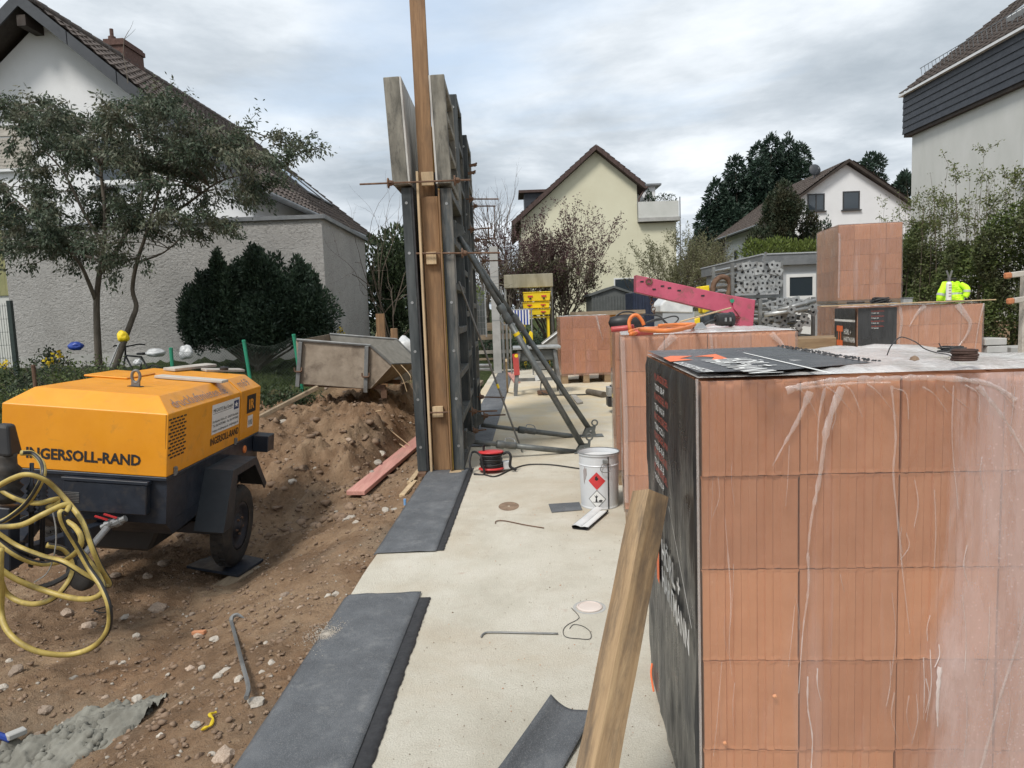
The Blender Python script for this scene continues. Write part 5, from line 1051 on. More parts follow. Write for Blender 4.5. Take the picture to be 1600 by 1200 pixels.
# wheels
def wheel(x0, x1, y, z, rad, flip=1, name='wheel'):
    Mx = Matrix.Translation(((x0+x1)/2, y, z)) @ Matrix.Rotation(R(90)*flip, 4, 'Y'); hw = (x1-x0)/2
    mb = MB(); mb.lathe([(rad*.60, -hw*.8), (rad*.80, -hw), (rad*.95, -hw*.8), (rad, -hw*.55), (rad, hw*.55), (rad*.95, hw*.8), (rad*.80, hw), (rad*.60, hw*.8)], 36, Mx, False, False); ty = mb.build(name, m_rubber, cp, smooth=True)
    mb = MB()
    for k in range(40):
        a = 2*math.pi*k/40
        for s in (-1, 1): mb.box(-.010, .010, s*hw*.05 if s > 0 else -hw*.5, hw*.5 if s > 0 else -hw*.05, rad-.001, rad+.006, Mx @ Matrix.Rotation(a+(.04 if s > 0 else 0), 4, 'Z') @ Matrix.Rotation(R(90), 4, 'X') @ Matrix.Rotation(R(90), 4, 'Y') if False else Mx @ Matrix.Rotation(a+(.04*s), 4, 'Z') @ Matrix(((0, 0, 1, 0), (1, 0, 0, 0), (0, 1, 0, 0), (0, 0, 0, 1))))
    o = mb.build('tread', m_rubber, ty); o['kind'] = 'stuff'
    mb = MB(); mb.lathe([(rad*.60, -hw*.85), (rad*.60, hw*.75), (rad*.54, hw*.80), (rad*.50, hw*.45), (rad*.30, hw*.30), (rad*.26, hw*.62), (rad*.15, hw*.66), (rad*.13, hw*.85), (.001, hw*.88)], 28, Mx, True, False); mb.build('rim', m_navy, ty, smooth=True)
    for k in range(5):
        a = 2*math.pi*k/5; mb = MB(); mb.lathe([(.010, 0), (.010, .018), (.001, .02)], 6, Mx @ Matrix.Translation((rad*.30*math.cos(a)*.7, rad*.30*math.sin(a)*.7, hw*.62))); mb.build('wheel_nut', m_rust, ty)
    return ty
wheel(.012, .175, 1.03, .33, .33); wheel(-w-.175, -w-.012, 1.03, .33, .33, -1)
# drawbar folded upright with rubber bellows, jockey wheel
xc = -w/2-.13
mb = MB(); mb.bar((xc-.25, .1, .57), (xc, -.55, .55), .07, .09); mb.bar((xc+.25, .1, .57), (xc, -.55, .55), .07, .09); mb.build('drawbar', m_navy, cp, bevel=.004)
mb = MB(); mb.box(xc-.05, xc+.05, -.62, -.52, .49, .88); mb.box(xc-.07, xc+.07, -.64, -.50, .51, .65); mb.build('drawbar_head', m_navy, cp, bevel=.006)
pr_ = [(.05, .80)]+[(.050+(.022 if k % 2 else 0)+.018*(1-k/10), .82+k*.026) for k in range(9)]+[(.05, 1.07), (.055, 1.10)]
mb = MB(); mb.lathe(pr_, 18, Matrix.Translation((xc+.0, -.57, .10))); mb.build('bellows', m_rubber, cp, smooth=True)
mb = MB(); mb.hull([(xc-.055, -.63, 1.185), (xc+.055, -.63, 1.185), (xc+.055, -.50, 1.185), (xc-.055, -.50, 1.185)], [(xc-.06, -.60, 1.37), (xc+.02, -.60, 1.37), (xc+.02, -.52, 1.37), (xc-.06, -.52, 1.37)]); mb.build('coupling_head', m_black, cp, bevel=.02, seg=3)
for dx in (.10, .16): 
    mb = MB(); mb.lathe([(.014, .28), (.014, .62)]+[(.018+.012*(k % 2), .62+k*.013) for k in range(12)]+[(.012, .80), (.012, .92)], 10, Matrix.Translation((xc+dx, -.52+dx*.2, .21)) ); mb.build('spring_rod', m_navy, cp, smooth=True)
mb = MB(); Mx = Matrix.Translation((xc+.36, -.42, .43)) @ Matrix.Rotation(R(70), 4, 'Z') @ Matrix.Rotation(R(90), 4, 'Y'); mb.lathe([(.05, -.03), (.095, -.03), (.105, -.015), (.105, .015), (.095, .03), (.05, .03), (.045, .015), (.001, .015)], 22, Mx); mb.build('jockey_wheel', m_rubber, cp, smooth=True)
mb = MB(); mb.tube([(xc+.36, -.42, .43), (xc+.30, -.45, .60), (xc+.27, -.46, .88)], .022, 8); mb.build('jockey_stem', m_navy, cp)
mb = MB(); mb.tube(spline([(xc+.2, -.3, .61), (xc+.3, -.42, .45), (xc+.15, -.5, .36), (xc+.0, -.48, .40)], 5), .016, 7); mb.tube(spline([(xc-.1, -.4, .70), (xc+.15, -.5, .82), (xc+.2, -.35, .70), (xc+.25, -.2, .65)], 5), .012, 7); mb.build('brake_cables', m_cable, cp)
# outlet valves with red levers
for k in (0, 1):
    q = chit(172+k*14, 818-k*3, 1, -.06); mb = MB(); mb.lathe([(.020, -.06), (.020, -.03), (.030, -.028), (.030, .01), (.022, .012), (.022, .05)], 10, Matrix.Translation(q) @ Matrix.Rotation(R(60), 4, 'Y')); v_ = mb.build('outlet_valve', m_galv, cp)
    mb = MB(); mb.bar(q+Vector((-.005, -.02, .03)), q+Vector((-.085, -.03, .055)), .018, .008); mb.build('valve_lever', m_red, v_)
mb = MB(); mb.tube([chit(170, 822, 1, -.06), chit(128, 870, 1, -.30)], .022, 10); mb.build('outlet_pipe', m_galv, cp)
# lettering on the hood
q0, q1 = chit(41, 713, 1, 0), chit(220, 727, 1, 0); text('INGERSOLL-RAND', cp, m_text_black, (q0.x, -.0015, q0.z-.005), (1, 0, (q1.z-q0.z)/(q1.x-q0.x)*.6), (0, 0, 1), .073, q1.x-q0.x, bold=.034)
q0, q1 = chit(328, 697, 0, 0), chit(372, 679, 0, 0); text('INGERSOLL-RAND', cp, m_text_black, (.0015, q0.y, q0.z), (0, 1, 0), (0, 0, 1), .058, q1.y-q0.y, bold=.02)
cu_ = Vector((-a_, 0, c_)).normalized(); ck = (.25)
text('druckluftmieten.de', cp, m_text_grey, (-.02, .16, zb+hh+.022), (0, 1, 0), cu_, .085, .98); text('m69', cp, m_text_grey, (-.035, l1+.10, zb+hh+.03), (0, 1, 0), cu_, .085, .26)
s0, s1 = chit(330, 684, 0, 0), chit(373, 620, 0, 0); y0, y1, z0, z1 = s0.y, l1-.03, s0.z+.02, zb+hh-.035
mb = MB(); mb.box(.0012, .0035, y0, y1, z0, z1); sg = mb.build('sign_plate', m_sign_white, cp)
def st(s, y, z, h_, wd, m=m_text_black): text(s, sg, m, (.0038, y, z), (0, 1, 0), (0, 0, 1), h_, wd)
Ws, Hs = y1-y0, z1-z0
st('MEGASYS Bau GmbH', y0+.03*Ws, z1-.26*Hs, .030, .70*Ws); st('Korbacher Höhe 67 · 65439 Flörsheim', y0+.02*Ws, z0+.38*Hs, .021, .94*Ws); st('Tel. 06145/93400 · Fax 06145/93401', y0+.02*Ws, z0+.24*Hs, .021, .94*Ws); st('megasys-bau@megasys.de  info@megasys.de', y0+.02*Ws, z0+.08*Hs, .019, .95*Ws)
poly('sign_line', sg, m_text_black, [(.0038, y0+.03*Ws, z1-.30*Hs), (.0038, y0+.73*Ws, z1-.30*Hs), (.0038, y0+.73*Ws, z1-.315*Hs), (.0038, y0+.03*Ws, z1-.315*Hs)])
m_logo_blue = flat('logo_blue', (.02, .035, .11)); poly('sign_logo', sg, m_logo_blue, [(.0038, y0+.78*Ws, z1-.40*Hs), (.0038, y0+.97*Ws, z1-.40*Hs), (.0038, y0+.97*Ws, z1-.08*Hs), (.0038, y0+.78*Ws, z1-.08*Hs)])
cy_, cz_ = y0+.875*Ws, z1-.24*Hs
poly('sign_star', sg, m_text_white, [(.0042, cy_+(.075 if k % 2 == 0 else .033)*Ws*math.sin(k*math.pi/5), cz_+(.12 if k % 2 == 0 else .05)*Hs*math.cos(k*math.pi/5)) for k in range(10)])
yb0, yb1 = l1+.17, l1+.40; mb = MB(); mb.box(.0012, .003, yb0, yb1, zb+hh-.21, zb+hh-.05); em = mb.build('emblem', m_text_black, cp, bevel=0)
text('IR', em, m_orange, (.0034, yb0+.045, zb+hh-.175), (0, 1, 0), (0, 0, 1), .09, .14, bold=.03)
mb = MB(); mb.box(.0012, .003, l1+.20, l1+.33, zb+hh-.34, zb+hh-.235); em = mb.build('speed_label', m_sign_white, cp); text('100', em, m_text_black, (.0034, l1+.215, zb+hh-.32), (0, 1, 0), (0, 0, 1), .05, .10)
# boards lying on the hood
ZT = zb+hh+c_+.003
for (pa, pb, wd, th, lab, dz) in (((247, 590), (352, 598), .13, .022, 'front weathered board lying on the orange hood', 0), ((264, 580), (330, 574), .12, .025, 'tilted weathered board behind the front one on the orange hood', .002), ((318, 580), (378, 580), .13, .022, 'short weathered board with a black cap on the orange hood', 0)):
    a, b = chit(*pa, 2, ZT), chit(*pb, 2, ZT); t = thing('board', lab, 'board', CM @ Vector((a.x, a.y, ZT)), group=None); t.rotation_euler = Rm.to_euler()
    d = b-a; d.z = 0; mb = MB(); mb.bar((0, 0, th/2+.001+dz), d+Vector((0, 0, th/2+.001+dz*6)), wd, th); mb.build('plank', m_greywood, t, bevel=.003)
p = chit(350, 578, 2, ZT+.026); t = thing('filler_cap', 'round black cap lying on a board on the hood', 'cap', CM @ Vector((p.x, p.y, ZT+.026))); t.rotation_euler = Rm.to_euler(); mb = MB(); mb.lathe([(.036, 0), (.038, .006), (.038, .024), (.03, .03), (.012, .031), (.01, .035)], 16); mb.build('cap', m_black, t)
# packing under the wheel
wc = CM @ Vector((.09, 1.03, 0)); zg = wc.z-.004
q = [Vector((G(x, y, zg).x, G(x, y, zg).y, zg)) for x, y in ((291, 884), (372, 898), (412, 873), (345, 858))]
mb = MB(); mb.hull([p-Vector((0, 0, .022)) for p in q], q); solo('ground_board', mb, m_navy, 'dark flat board under the compressor wheel', 'board', bevel=.002)
a, b = G(334, 922, zg-.03), G(398, 884, zg-.03); mb = MB(); mb.bar(Vector((a.x, a.y, zg-.062)), Vector((b.x, b.y, zg-.062)), .14, .075); solo('wood_block', mb, m_timber_y, 'pale timber block under the wheel board of the compressor', 'wood block', bevel=.004)
# ------------------------------------------------------------------ yellow hose hung over the drawbar
zp = lambda L_: [(x/3, 640+y/3) for x, y in L_]
loops = [([(100, 203), (150, 206), (193, 245), (203, 300), (175, 370), (120, 445), (40, 508), (-30, 540)], 3.98), ([(-30, 352), (40, 398), (110, 428), (180, 438), (240, 424), (268, 420), (262, 440), (225, 462)], 4.03),
 ([(-20, 365), (60, 322), (130, 303), (205, 325), (262, 370), (330, 445), (390, 530), (430, 640), (470, 735), (512, 806), (496, 824), (400, 775), (300, 715), (200, 688), (80, 640), (-20, 575)], 3.90),
 ([(-30, 550), (100, 540), (200, 492), (290, 450), (324, 452), (306, 486), (284, 482), (300, 540), (360, 640), (415, 740), (475, 830), (512, 930), (506, 1030), (440, 1110), (330, 1148), (200, 1140), (100, 1098), (30, 1030), (6, 950), (8, 850), (2, 760), (5, 650)], 3.80),
 ([(-20, 610), (60, 672), (150, 714), (230, 722), (310, 700), (368, 655), (380, 600), (352, 552), (315, 525)], 3.95), ([(-20, 735), (80, 798), (200, 845), (330, 882), (430, 886), (482, 850), (470, 790), (420, 715), (370, 655)], 3.86), ([(3, 800), (30, 860), (100, 903), (180, 910), (260, 878), (325, 800), (342, 725), (300, 655), (220, 635)], 4.0)]
hb = D(60, 800, 3.9); ho = thing('air_hose', 'yellow air hose with black stripe hanging in loops on the drawbar', 'hose', (hb.x, hb.y, hz(hb.x, hb.y)))
for i, (L_, Y) in enumerate(loops):
    px = zp(L_); n = len(px); P3 = []
    for k, (x, y) in enumerate(px):
        yy = Y+.05*math.sin(k*1.3+i); q = D(x, y, yy); zmin = hz(q.x, q.y)+.022
        if q.z < zmin: q = G(x, y, -.40); q.z = hz(q.x, q.y)+.024
        P3.append(q)
    mb = MB(); mb.tube(spline(P3, 8), .0158, 10, stripe=2); mb.build('hose_loop', None, ho, world=True, smooth=True, mats=[m_hose_y, m_cable])
mb = MB(); mb.tube(spline([D(x, y, 3.93) for x, y in zp([(245, 470), (262, 560), (258, 660), (225, 760), (160, 810)])], 6), .004, 5); mb.build('tie_wire', m_galv, ho, world=True)
# ------------------------------------------------------------------ felt strips on the slab
rng = np.random.default_rng(21); pr2 = random.Random(8)
def felt(label, y0, y1, x_off, wd, z=.0045, mat=None, seedv=0.0, drape=.03, name='felt_strip', amp=.011, ragged=0):
    n, m = 150, 14; V = []; r = random.Random(int(seedv*10)+3)
    for i in range(n+1):
        y = y0+(y1-y0)*i/n; rg = r.uniform(-1, 1)*ragged
        for j in range(m+1):
            t = j/m; x = slab_edge(y)+x_off+wd*t + (rg if j == m else 0); p = Vector((x*3, y*2, seedv)); zz_ = z+amp*max(0, mnoise.fractal(p*2.2, 1, 2, 3)+.12)*(1.0 if 0 < j < m else .3)
            if x < slab_edge(y)-.0: zz_ -= (slab_edge(y)-x)*.7
            V.append((x, y, zz_))
    mb = MB(); k = len(V); F = []
    for i in range(n):
        for j in range(m): q = i*(m+1)+j; F.append((q, q+1, q+m+2, q+m+1))
    mb.add(V, F); o = solo(name, mb, mat or m_felt, label, 'felt strip', smooth=True, fix=False)
    md = o.modifiers.new('thickness', 'SOLIDIFY'); md.thickness = .004; md.offset = 1; return o
felt('dark tar strip showing along the edge of the nearest felt strip', .8, 3.86, .03, .445, .002, m_felt_dark, 4.0, name='tar_strip', amp=.001, ragged=.004); felt('nearest wrinkled grey felt strip along the slab edge', .8, 3.93, -.03, .44, .007, seedv=1.0)
felt('dark tar strip under the felt strip at the foot of the formwork', 4.66, 7.2, .03, .42, .002, m_felt_dark, 6.0, name='tar_strip', amp=.001, ragged=.004); felt('grey felt strip running up to the foot of the formwork', 4.64, 7.2, -.02, .42, .007, seedv=2.0)
felt('far felt strip under the concrete column', 8.4, 19.6, .16, .40, .006, seedv=3.0)
# curled felt offcut by the leaning post
V = []; F = []; n, m = 26, 10
A, B = G(915, 1118, .02), G(820, 1230, .02); A2, B2 = G(868, 1112, 0), G(780, 1220, 0)
for i in range(n+1):
    t = i/n; c = G(895, 1116, .0).lerp(G(800, 1260, .0), t); dv = (G(800, 1260, 0)-G(895, 1116, 0)).normalized(); s_ = Vector((-dv.y, dv.x, 0))
    for j in range(m+1):
        u = (j/m-.5); z = .008+.09*max(0, u)**2*2+.03*max(0, -u)*(1-t)+.012*(1-t)**2; V.append(tuple(c+s_*u*.18*-1+Vector((0, 0, z))))
for i in range(n):
    for j in range(m): q = i*(m+1)+j; F.append((q, q+1, q+m+2, q+m+1))
mb = MB(); mb.add(V, F); o = solo('felt_offcut', mb, m_felt, 'curled grey felt offcut lying on the slab beside the leaning timber post', 'felt offcut', smooth=True, fix=False); md = o.modifiers.new('thickness', 'SOLIDIFY'); md.thickness = .005
q = [G(x, y, .003) for x, y in ((857, 788), (905, 785), (910, 797), (862, 801))]; mb = MB(); mb.hull(q, [p+Vector((0, 0, .004)) for p in q]); solo('felt_piece', mb, m_felt, 'small flat piece of grey felt on the slab beside the white bucket', 'felt piece')
# ------------------------------------------------------------------ leaning timber post
foot = G(903, 1245, 0.0); topf = side_hit(P1, 1052, 768); topw = (Matrix.Translation(P1.location) @ Matrix.Rotation(P1.rotation_euler.z, 4, 'Z')) @ topf
tc_ = D(1017, 772, topw.y-.12); foot = D(928, 1230, tc_.y-.35); foot = foot + (foot-tc_).normalized()*((foot.z)/max(.01, (tc_-foot).normalized().z)); foot.z = .0
t = thing('timber_post', 'thick rough timber post leaning against the pallet with black printed film', 'timber post', foot); d = (tc_-foot); L_ = d.length; d.normalize()
side = Vector((1, .55, 0)); side = (side-d*side.dot(d)).normalized(); nrm_ = d.cross(side); Bm = Matrix(((side.x, nrm_.x, d.x, 0), (side.y, nrm_.y, d.y, 0), (side.z, nrm_.z, d.z, 0), (0, 0, 0, 1)))
mb = MB(); hwid = .041; segs = 14
for i in range(segs+1):
    z = L_*i/segs; k = 1+.02*math.sin(i*1.7); mb.v += [(-hwid*k, -hwid, z), (-hwid*k+.014, -hwid-.0, z), (hwid*k-.004, -hwid*1.0, z), (hwid*k, -hwid+.006, z), (hwid*k, hwid, z), (-hwid*k, hwid, z)]
for i in range(segs):
    for k in range(6): a = i*6+k; b = i*6+(k+1) % 6; mb.f.append((a, b, b+6, a+6)); mb.m.append(0)
mb.f.append(tuple(range(6))[::-1]); mb.m.append(0); mb.f.append(tuple(segs*6+k for k in range(6))); mb.m.append(0); po = mb.build('post', m_post, t); t.rotation_euler = Bm.to_euler()
# ------------------------------------------------------------------ bucket
bc = G(941, 797, 0); bc.y += .15; bw = bc.length; rb = .158
bk = thing('steel_bucket', 'white steel bucket with red flame hazard diamond on the slab', 'bucket', bc, math.atan2(-bc.x, bc.y)*1.0)
mb = MB(); mb.lathe([(.150, 0), (.153, .004), (.153, .012), (.150, .018), (.158, .345), (.163, .350), (.158, .357), (.160, .425), (.168, .430), (.170, .438), (.165, .446), (.158, .440), (.155, .40), (.15, .395), (.001, .397)], 48); mb.build('body', m_tin, bk, smooth=False)
bpy.context.view_layer.update()
mb = MB(); mb.lathe([(.1495, .402), (.145, .408), (.001, .404)], 40, None, False, False); mb.build('lid_residue', m_bag, bk)
mb = MB(); mb.lathe([(.166, .437), (.171, .443), (.166, .449), (.160, .443)], 48, None, False, False); mb.build('rim', m_steel, bk, smooth=True)
def oncyl(name, pts, m, r=.1605, parent=bk):     # shapes laid on the bucket wall: s along the circumference, z up
    def lay(s, z): rr = .1508+(z/.345)*.0078+r-.1595; a = -math.pi/2+s/.155; return (rr*math.cos(a), rr*math.sin(a), z)
    out = []
    for k in range(len(pts)):
        p, q = pts[k], pts[(k+1) % len(pts)]
        for j in range(5): out.append((p[0]+(q[0]-p[0])*j/5, p[1]+(q[1]-p[1])*j/5))
    c = (sum(p[0] for p in pts)/len(pts), sum(p[1] for p in pts)/len(pts)); V = [lay(*c)]; n = len(out)
    for f in (.34, .67, 1.0): V += [lay(c[0]+(s-c[0])*f, c[1]+(z-c[1])*f) for s, z in out]
    F = [(0, 1+k, 1+(k+1) % n) for k in range(n)]+[(1+a*n+k, 1+(a+1)*n+k, 1+(a+1)*n+(k+1) % n, 1+a*n+(k+1) % n) for a in (0, 1) for k in range(n)]
    mb = MB(); mb.add(V, F); return mb.build(name, m, parent)
dia = lambda s, z, r: [(s, z-r), (s+r*.95, z), (s, z+r), (s-r*.95, z)]
hm = oncyl('hazard_diamond', dia(-.02, .235, .072), m_red); hm2 = oncyl('hazard_diamond', dia(-.02, .088, .075), m_text_black); oncyl('diamond_field', dia(-.02, .088, .069), m_sign_white, .1612, hm2)
oncyl('flame_mark', [(-.034, .245), (-.02, .238), (-.006, .248), (-.008, .262), (-.014, .258), (-.016, .282), (-.026, .268), (-.030, .274)], m_text_black, .1615, hm); oncyl('tree_mark', [(-.035, .066), (-.015, .066), (-.022, .095), (-.010, .120), (-.020, .112), (-.024, .128), (-.028, .110), (-.042, .122), (-.030, .095)], m_text_black, .1618, hm2); oncyl('fish_mark', [(-.012, .070), (.012, .066), (.026, .076), (.012, .086), (-.006, .080)], m_text_black, .1618, hm2); oncyl('ground_mark', [(-.055, .062), (.02, .060), (.02, .064), (-.055, .066)], m_text_black, .1618, hm2)
for z0, z1, s0 in ((.20, .33, -.135), (.23, .35, -.122), (.26, .34, -.11)): oncyl('paint_scrape', [(s0, z0), (s0+.006, z0+.02), (s0+.004, z1), (s0-.003, z1-.02)], m_text_grey, .161)
oncyl('tar_run', [(.068, .005), (.078, .004), (.077, .44), (.068, .44)], m_text_black, .1625)
mb = MB(); mb.tube(spline([(.055, -.158, .40), (.03, -.170, .375), (.012, -.176, .34), (.022, -.180, .315), (.06, -.172, .308), (.085, -.155, .315)], 5), .003, 6); mb.build('handle', m_steel, bk); mb = MB(); mb.box(.03, .075, -.172, -.156, .375, .41); mb.build('handle_lug', m_steel, bk, bevel=.004)
# folded foil sachet
q0, q1 = G(905, 828, 0), G(938, 800, 0); t = thing('folded_sachet', 'folded silver and black sachet lying in front of the bucket', 'sachet', q0); d = (q1-q0).normalized(); s_ = Vector((d.y, -d.x, 0)); L_ = (q1-q0).length
def strip(name, m, prof, l0, l1): 
    mb = MB(); n = len(prof)
    for l in (l0, l1): mb.v += [tuple(d*l+s_*a+Vector((0, 0, z))) for a, z in prof]
    for k in range(n-1): mb.f.append((k, k+1, n+k+1, n+k)); mb.m.append(0)
    o = mb.build(name, m, t, fix=False); md = o.modifiers.new('thickness', 'SOLIDIFY'); md.thickness = .002; return o
strip('outer_sheet', m_text_black, [(-.05, .03), (-.056, .02), (-.05, .008), (0, .006), (.06, .006), (.068, .014), (.06, .024)], 0, L_); strip('silver_flap', m_bag, [(-.05, .031), (-.03, .036), (.0, .030), (.012, .024)], .0, L_*1.05); strip('white_flap', m_sign_white, [(.012, .022), (.04, .027), (.066, .024)], .01, L_*.92)
# rebar hooks, wire, cover disc
def rod(name, label, cat, px, r, m, z=.006, group=None, up=None):
    P3 = [G(x, y, z) for x, y in px]
    if up: P3[0].z += up
    mb = MB(); mb.tube(spline(P3, 6), r, 6); return solo(name, mb, m, label, cat, group, smooth=True)
rod('rebar_hook', 'bent rebar hook lying in the middle of the slab', 'rebar', [(752, 995), (756, 990), (768, 988), (820, 989), (872, 990)], .005, m_steel); rod('rebar_hook', 'thin bent rebar lying between the felt strip and the bucket', 'rebar', [(774, 818), (776, 814), (790, 814), (820, 820), (850, 825)], .004, m_rust)
rod('wire_loop', 'thin wire loop curled on the slab beside the round cover', 'wire', [(893, 950), (904, 962), (902, 968), (887, 976), (880, 985), (884, 995), (905, 998), (922, 998), (922, 987), (910, 978), (896, 976), (890, 982)], .0016, m_text_black, .003)
c = G(921, 949, 0); mb = MB(); mb.lathe([(.068, .001), (.068, .006), (.060, .010), (.058, .006), (.001, .006)], 28, Matrix.Translation(c), False, False); solo('pipe_cover', mb, M('pale_pink_cap', (.55, .47, .42), (.62, .55, .50), rough=.6), 'round pale pipe cap set into the slab', 'pipe cap')
mb = MB(); mb.lathe([(.072, .0008), (.088, .0012)], 28, Matrix.Translation(c), False, False); solo('mortar_ring', mb, m_concrete, 'grey mortar ring around the pale pipe cap', 'mortar ring', fix=False)
# ------------------------------------------------------------------ cable reel
rc = G(768, 737, 0); t = thing('cable_reel', 'red cable reel wound with black cable at the foot of the formwork', 'cable reel', rc); rc.y += .1
for z in (.035, .20): mb = MB(); mb.lathe([(.03, z-.008), (.125, z-.010), (.132, z), (.125, z+.008), (.06, z+.016), (.03, z+.016)], 26, Matrix.Rotation(R(-4), 4, 'X')); mb.build('flange', m_red, t, smooth=True)
mb = MB()
for k in range(9): 
    z = .052+k*.0155; mb.tube([((.098+.006*(k % 3))*math.cos(a), (.098+.006*(k % 3))*math.sin(a), z+.003*math.sin(a*2+k)) for a in np.linspace(0, 2*math.pi, 25)[:-1]], .009, 6, closed=True)
mb.lathe([(.09, .04), (.09, .19)], 18); mb.build('wound_cable', m_cable, t, smooth=True)
mb = MB(); mb.lathe([(.012, .21), (.012, .26), (.016, .262), (.016, .275)], 8, Matrix.Translation((-.07, .0, 0))); mb.build('crank_knob', m_text_black, t)
mb = MB(); mb.tube(spline([(-.20, -.05, .02), (-.215, -.02, .12), (-.18, .02, .205), (-.10, -.14, .20), (-.08, -.15, .10), (-.07, -.15, .008), (-.17, -.12, .01)], 6), .011, 7); mb.build('stand', m_text_black, t, smooth=True); mb = MB(); mb.tube(spline([(.12, -.02, .18), (.17, -.04, .20), (.20, -.05, .16), (.19, -.05, .06), (.25, -.05, .02)], 6), .014, 7); mb.build('carry_handle', m_text_black, t, smooth=True)
mb = MB(); mb.box(.11, .2, -.06, .02, .02, .10, Matrix.Rotation(.3, 4, 'Z')); mb.build('socket_plate', m_bag, t, bevel=.006)
rod('power_cable', 'black power cable running from the red reel to the bucket', 'cable', [(758, 742), (775, 744), (800, 733), (825, 726), (860, 726), (905, 732)], .007, m_cable, .009)
# ------------------------------------------------------------------ table saw and things around it
sc_ = G(838, 608, 0); t = thing('table_saw', 'grey site table saw with splayed legs and a red sign', 'table saw', (sc_.x, 13.9, 0)); o_ = t.location
tt = D(838, 543, 13.6).z
mb = MB(); mb.box(-.46, .46, -.35, .35, tt-.03, tt+.02); mb.build('table_top', m_galv, t, bevel=.008); mb = MB(); mb.box(-.33, .33, -.25, .25, tt-.26, tt-.032); mb.build('saw_body', m_shed, t, bevel=.02)
mb = MB(); mb.box(-.1, .2, -.27, -.1, tt-.45, tt-.262); mb.build('motor', m_steel, t, bevel=.03)
for sx_ in (-1, 1):
    for sy in (-1, 1): mb = MB(); mb.bar((sx_*.34, sy*.26, tt-.05), (sx_*.44, sy*.36, 0), .07, .05); mb.build('leg', m_steel, t, bevel=.006)
    mb = MB(); mb.bar((sx_*.40, -.31, .30), (sx_*.40, .31, .30), .05, .05); mb.build('cross_bar', m_steel, t)
mb = MB(); mb.bar((-.40, -.31, .301), (.40, -.31, .301), .05, .06); mb.build('cross_bar', m_steel, t)
mb = MB(); mb.box(-.43, -.32, -.372, -.362, .42, tt-.08, Matrix.Rotation(R(-3), 4, 'Y')); sg = mb.build('warning_sign', m_rhose, t); mb = MB(); mb.lathe([(.035, 0), (.035, .002)], 14, Matrix.Translation((-.40, -.373, tt-.14)) @ Matrix.Rotation(R(90), 4, 'X')); mb.build('sign_disc', m_yellow, sg)
mb = MB(); mb.tube(spline([(.1, -.2, .4), (.05, -.4, .1), (.2, -.6, .03), (.7, -.7, .02), (1.2, -.6, .02)], 6), .012, 6); mb.build('lead', m_cable, t)
mb = MB(); mb.box(-.02, .22, -.45, -.30, .02, .09); mb.build('plug_box', m_rust, t, bevel=.01); mb = MB(); mb.prism([(-.05, .28), (.1, .30), (.12, .40), (-.06, .36)], -.4, -.25); mb.build('chip_chute', m_bag, t)
q = D(829, 537, 13.8); t = thing('cordless_saw', 'yellow and black cordless tool standing on the table saw', 'power tool', (q.x, 13.8, tt+.02)); mb = MB(); mb.hull([(-.05, -.05, 0), (.06, -.05, 0), (.06, .05, 0), (-.05, .05, 0)], [(-.02, -.03, .14), (.04, -.03, .14), (.04, .03, .14), (-.02, .03, .14)]); mb.build('motor_body', m_black, t, bevel=.015); mb = MB(); mb.prism([(-.03, .10), (.05, .08), (.05, .26), (.0, .30), (-.03, .24)], -.03, .03); mb.build('housing', m_yellow, t, bevel=.01)
# loose bits on the slab further back
a, b = G(919, 612, .05), G(944, 617, .05); mb = MB(); mb.tube([a, b], .06, 14); t = solo('log', mb, m_bark, 'short round log lying on the slab behind the wrapped pallets', 'log', smooth=False)
q = [G(x, y, .006) for x, y in ((892, 619), (900, 619), (911, 630), (902, 632))]; mb = MB(); mb.hull(q, [p+Vector((0, 0, .025)) for p in q]); solo('offcut', mb, m_greywood, 'small grey plank offcut lying near the log', 'offcut')
mb = MB(); mb.bar(G(793, 611, .03), D(791, 563, 13.0), .035, .06); solo('batten', mb, m_timber_pale, 'pale short batten leaning beside the concrete column', 'batten')
mb = MB(); mb.bar(G(797, 583, .03), G(808, 597, .03), .14, .04); solo('plank', mb, m_pinkwood, 'reddish plank lying on the slab left of the table saw', 'plank')
q = G(957, 646, 0); t = thing('machine_foot', 'black outrigger foot with a yellow pad behind the wrapped pallets', 'machine', q)
mb = MB(); mb.box(-.06, .5, .0, .25, .10, .24); mb.build('beam', m_black, t, bevel=.008); mb = MB(); mb.box(-.06, -.0, -.004, .24, .26, .40); mb.build('lamp', m_galv, t, bevel=.005); mb = MB(); mb.box(-.0, .5, .01, .24, .242, .30); mb.build('pad', m_yellow, t); mb = MB(); mb.box(-.0, .5, .01, .24, .302, .42); mb.build('housing', m_navy, t); mb = MB(); mb.lathe([(.05, 0), (.05, .1)], 12, Matrix.Translation((.08, .12, 0))); mb.build('foot', m_black, t)
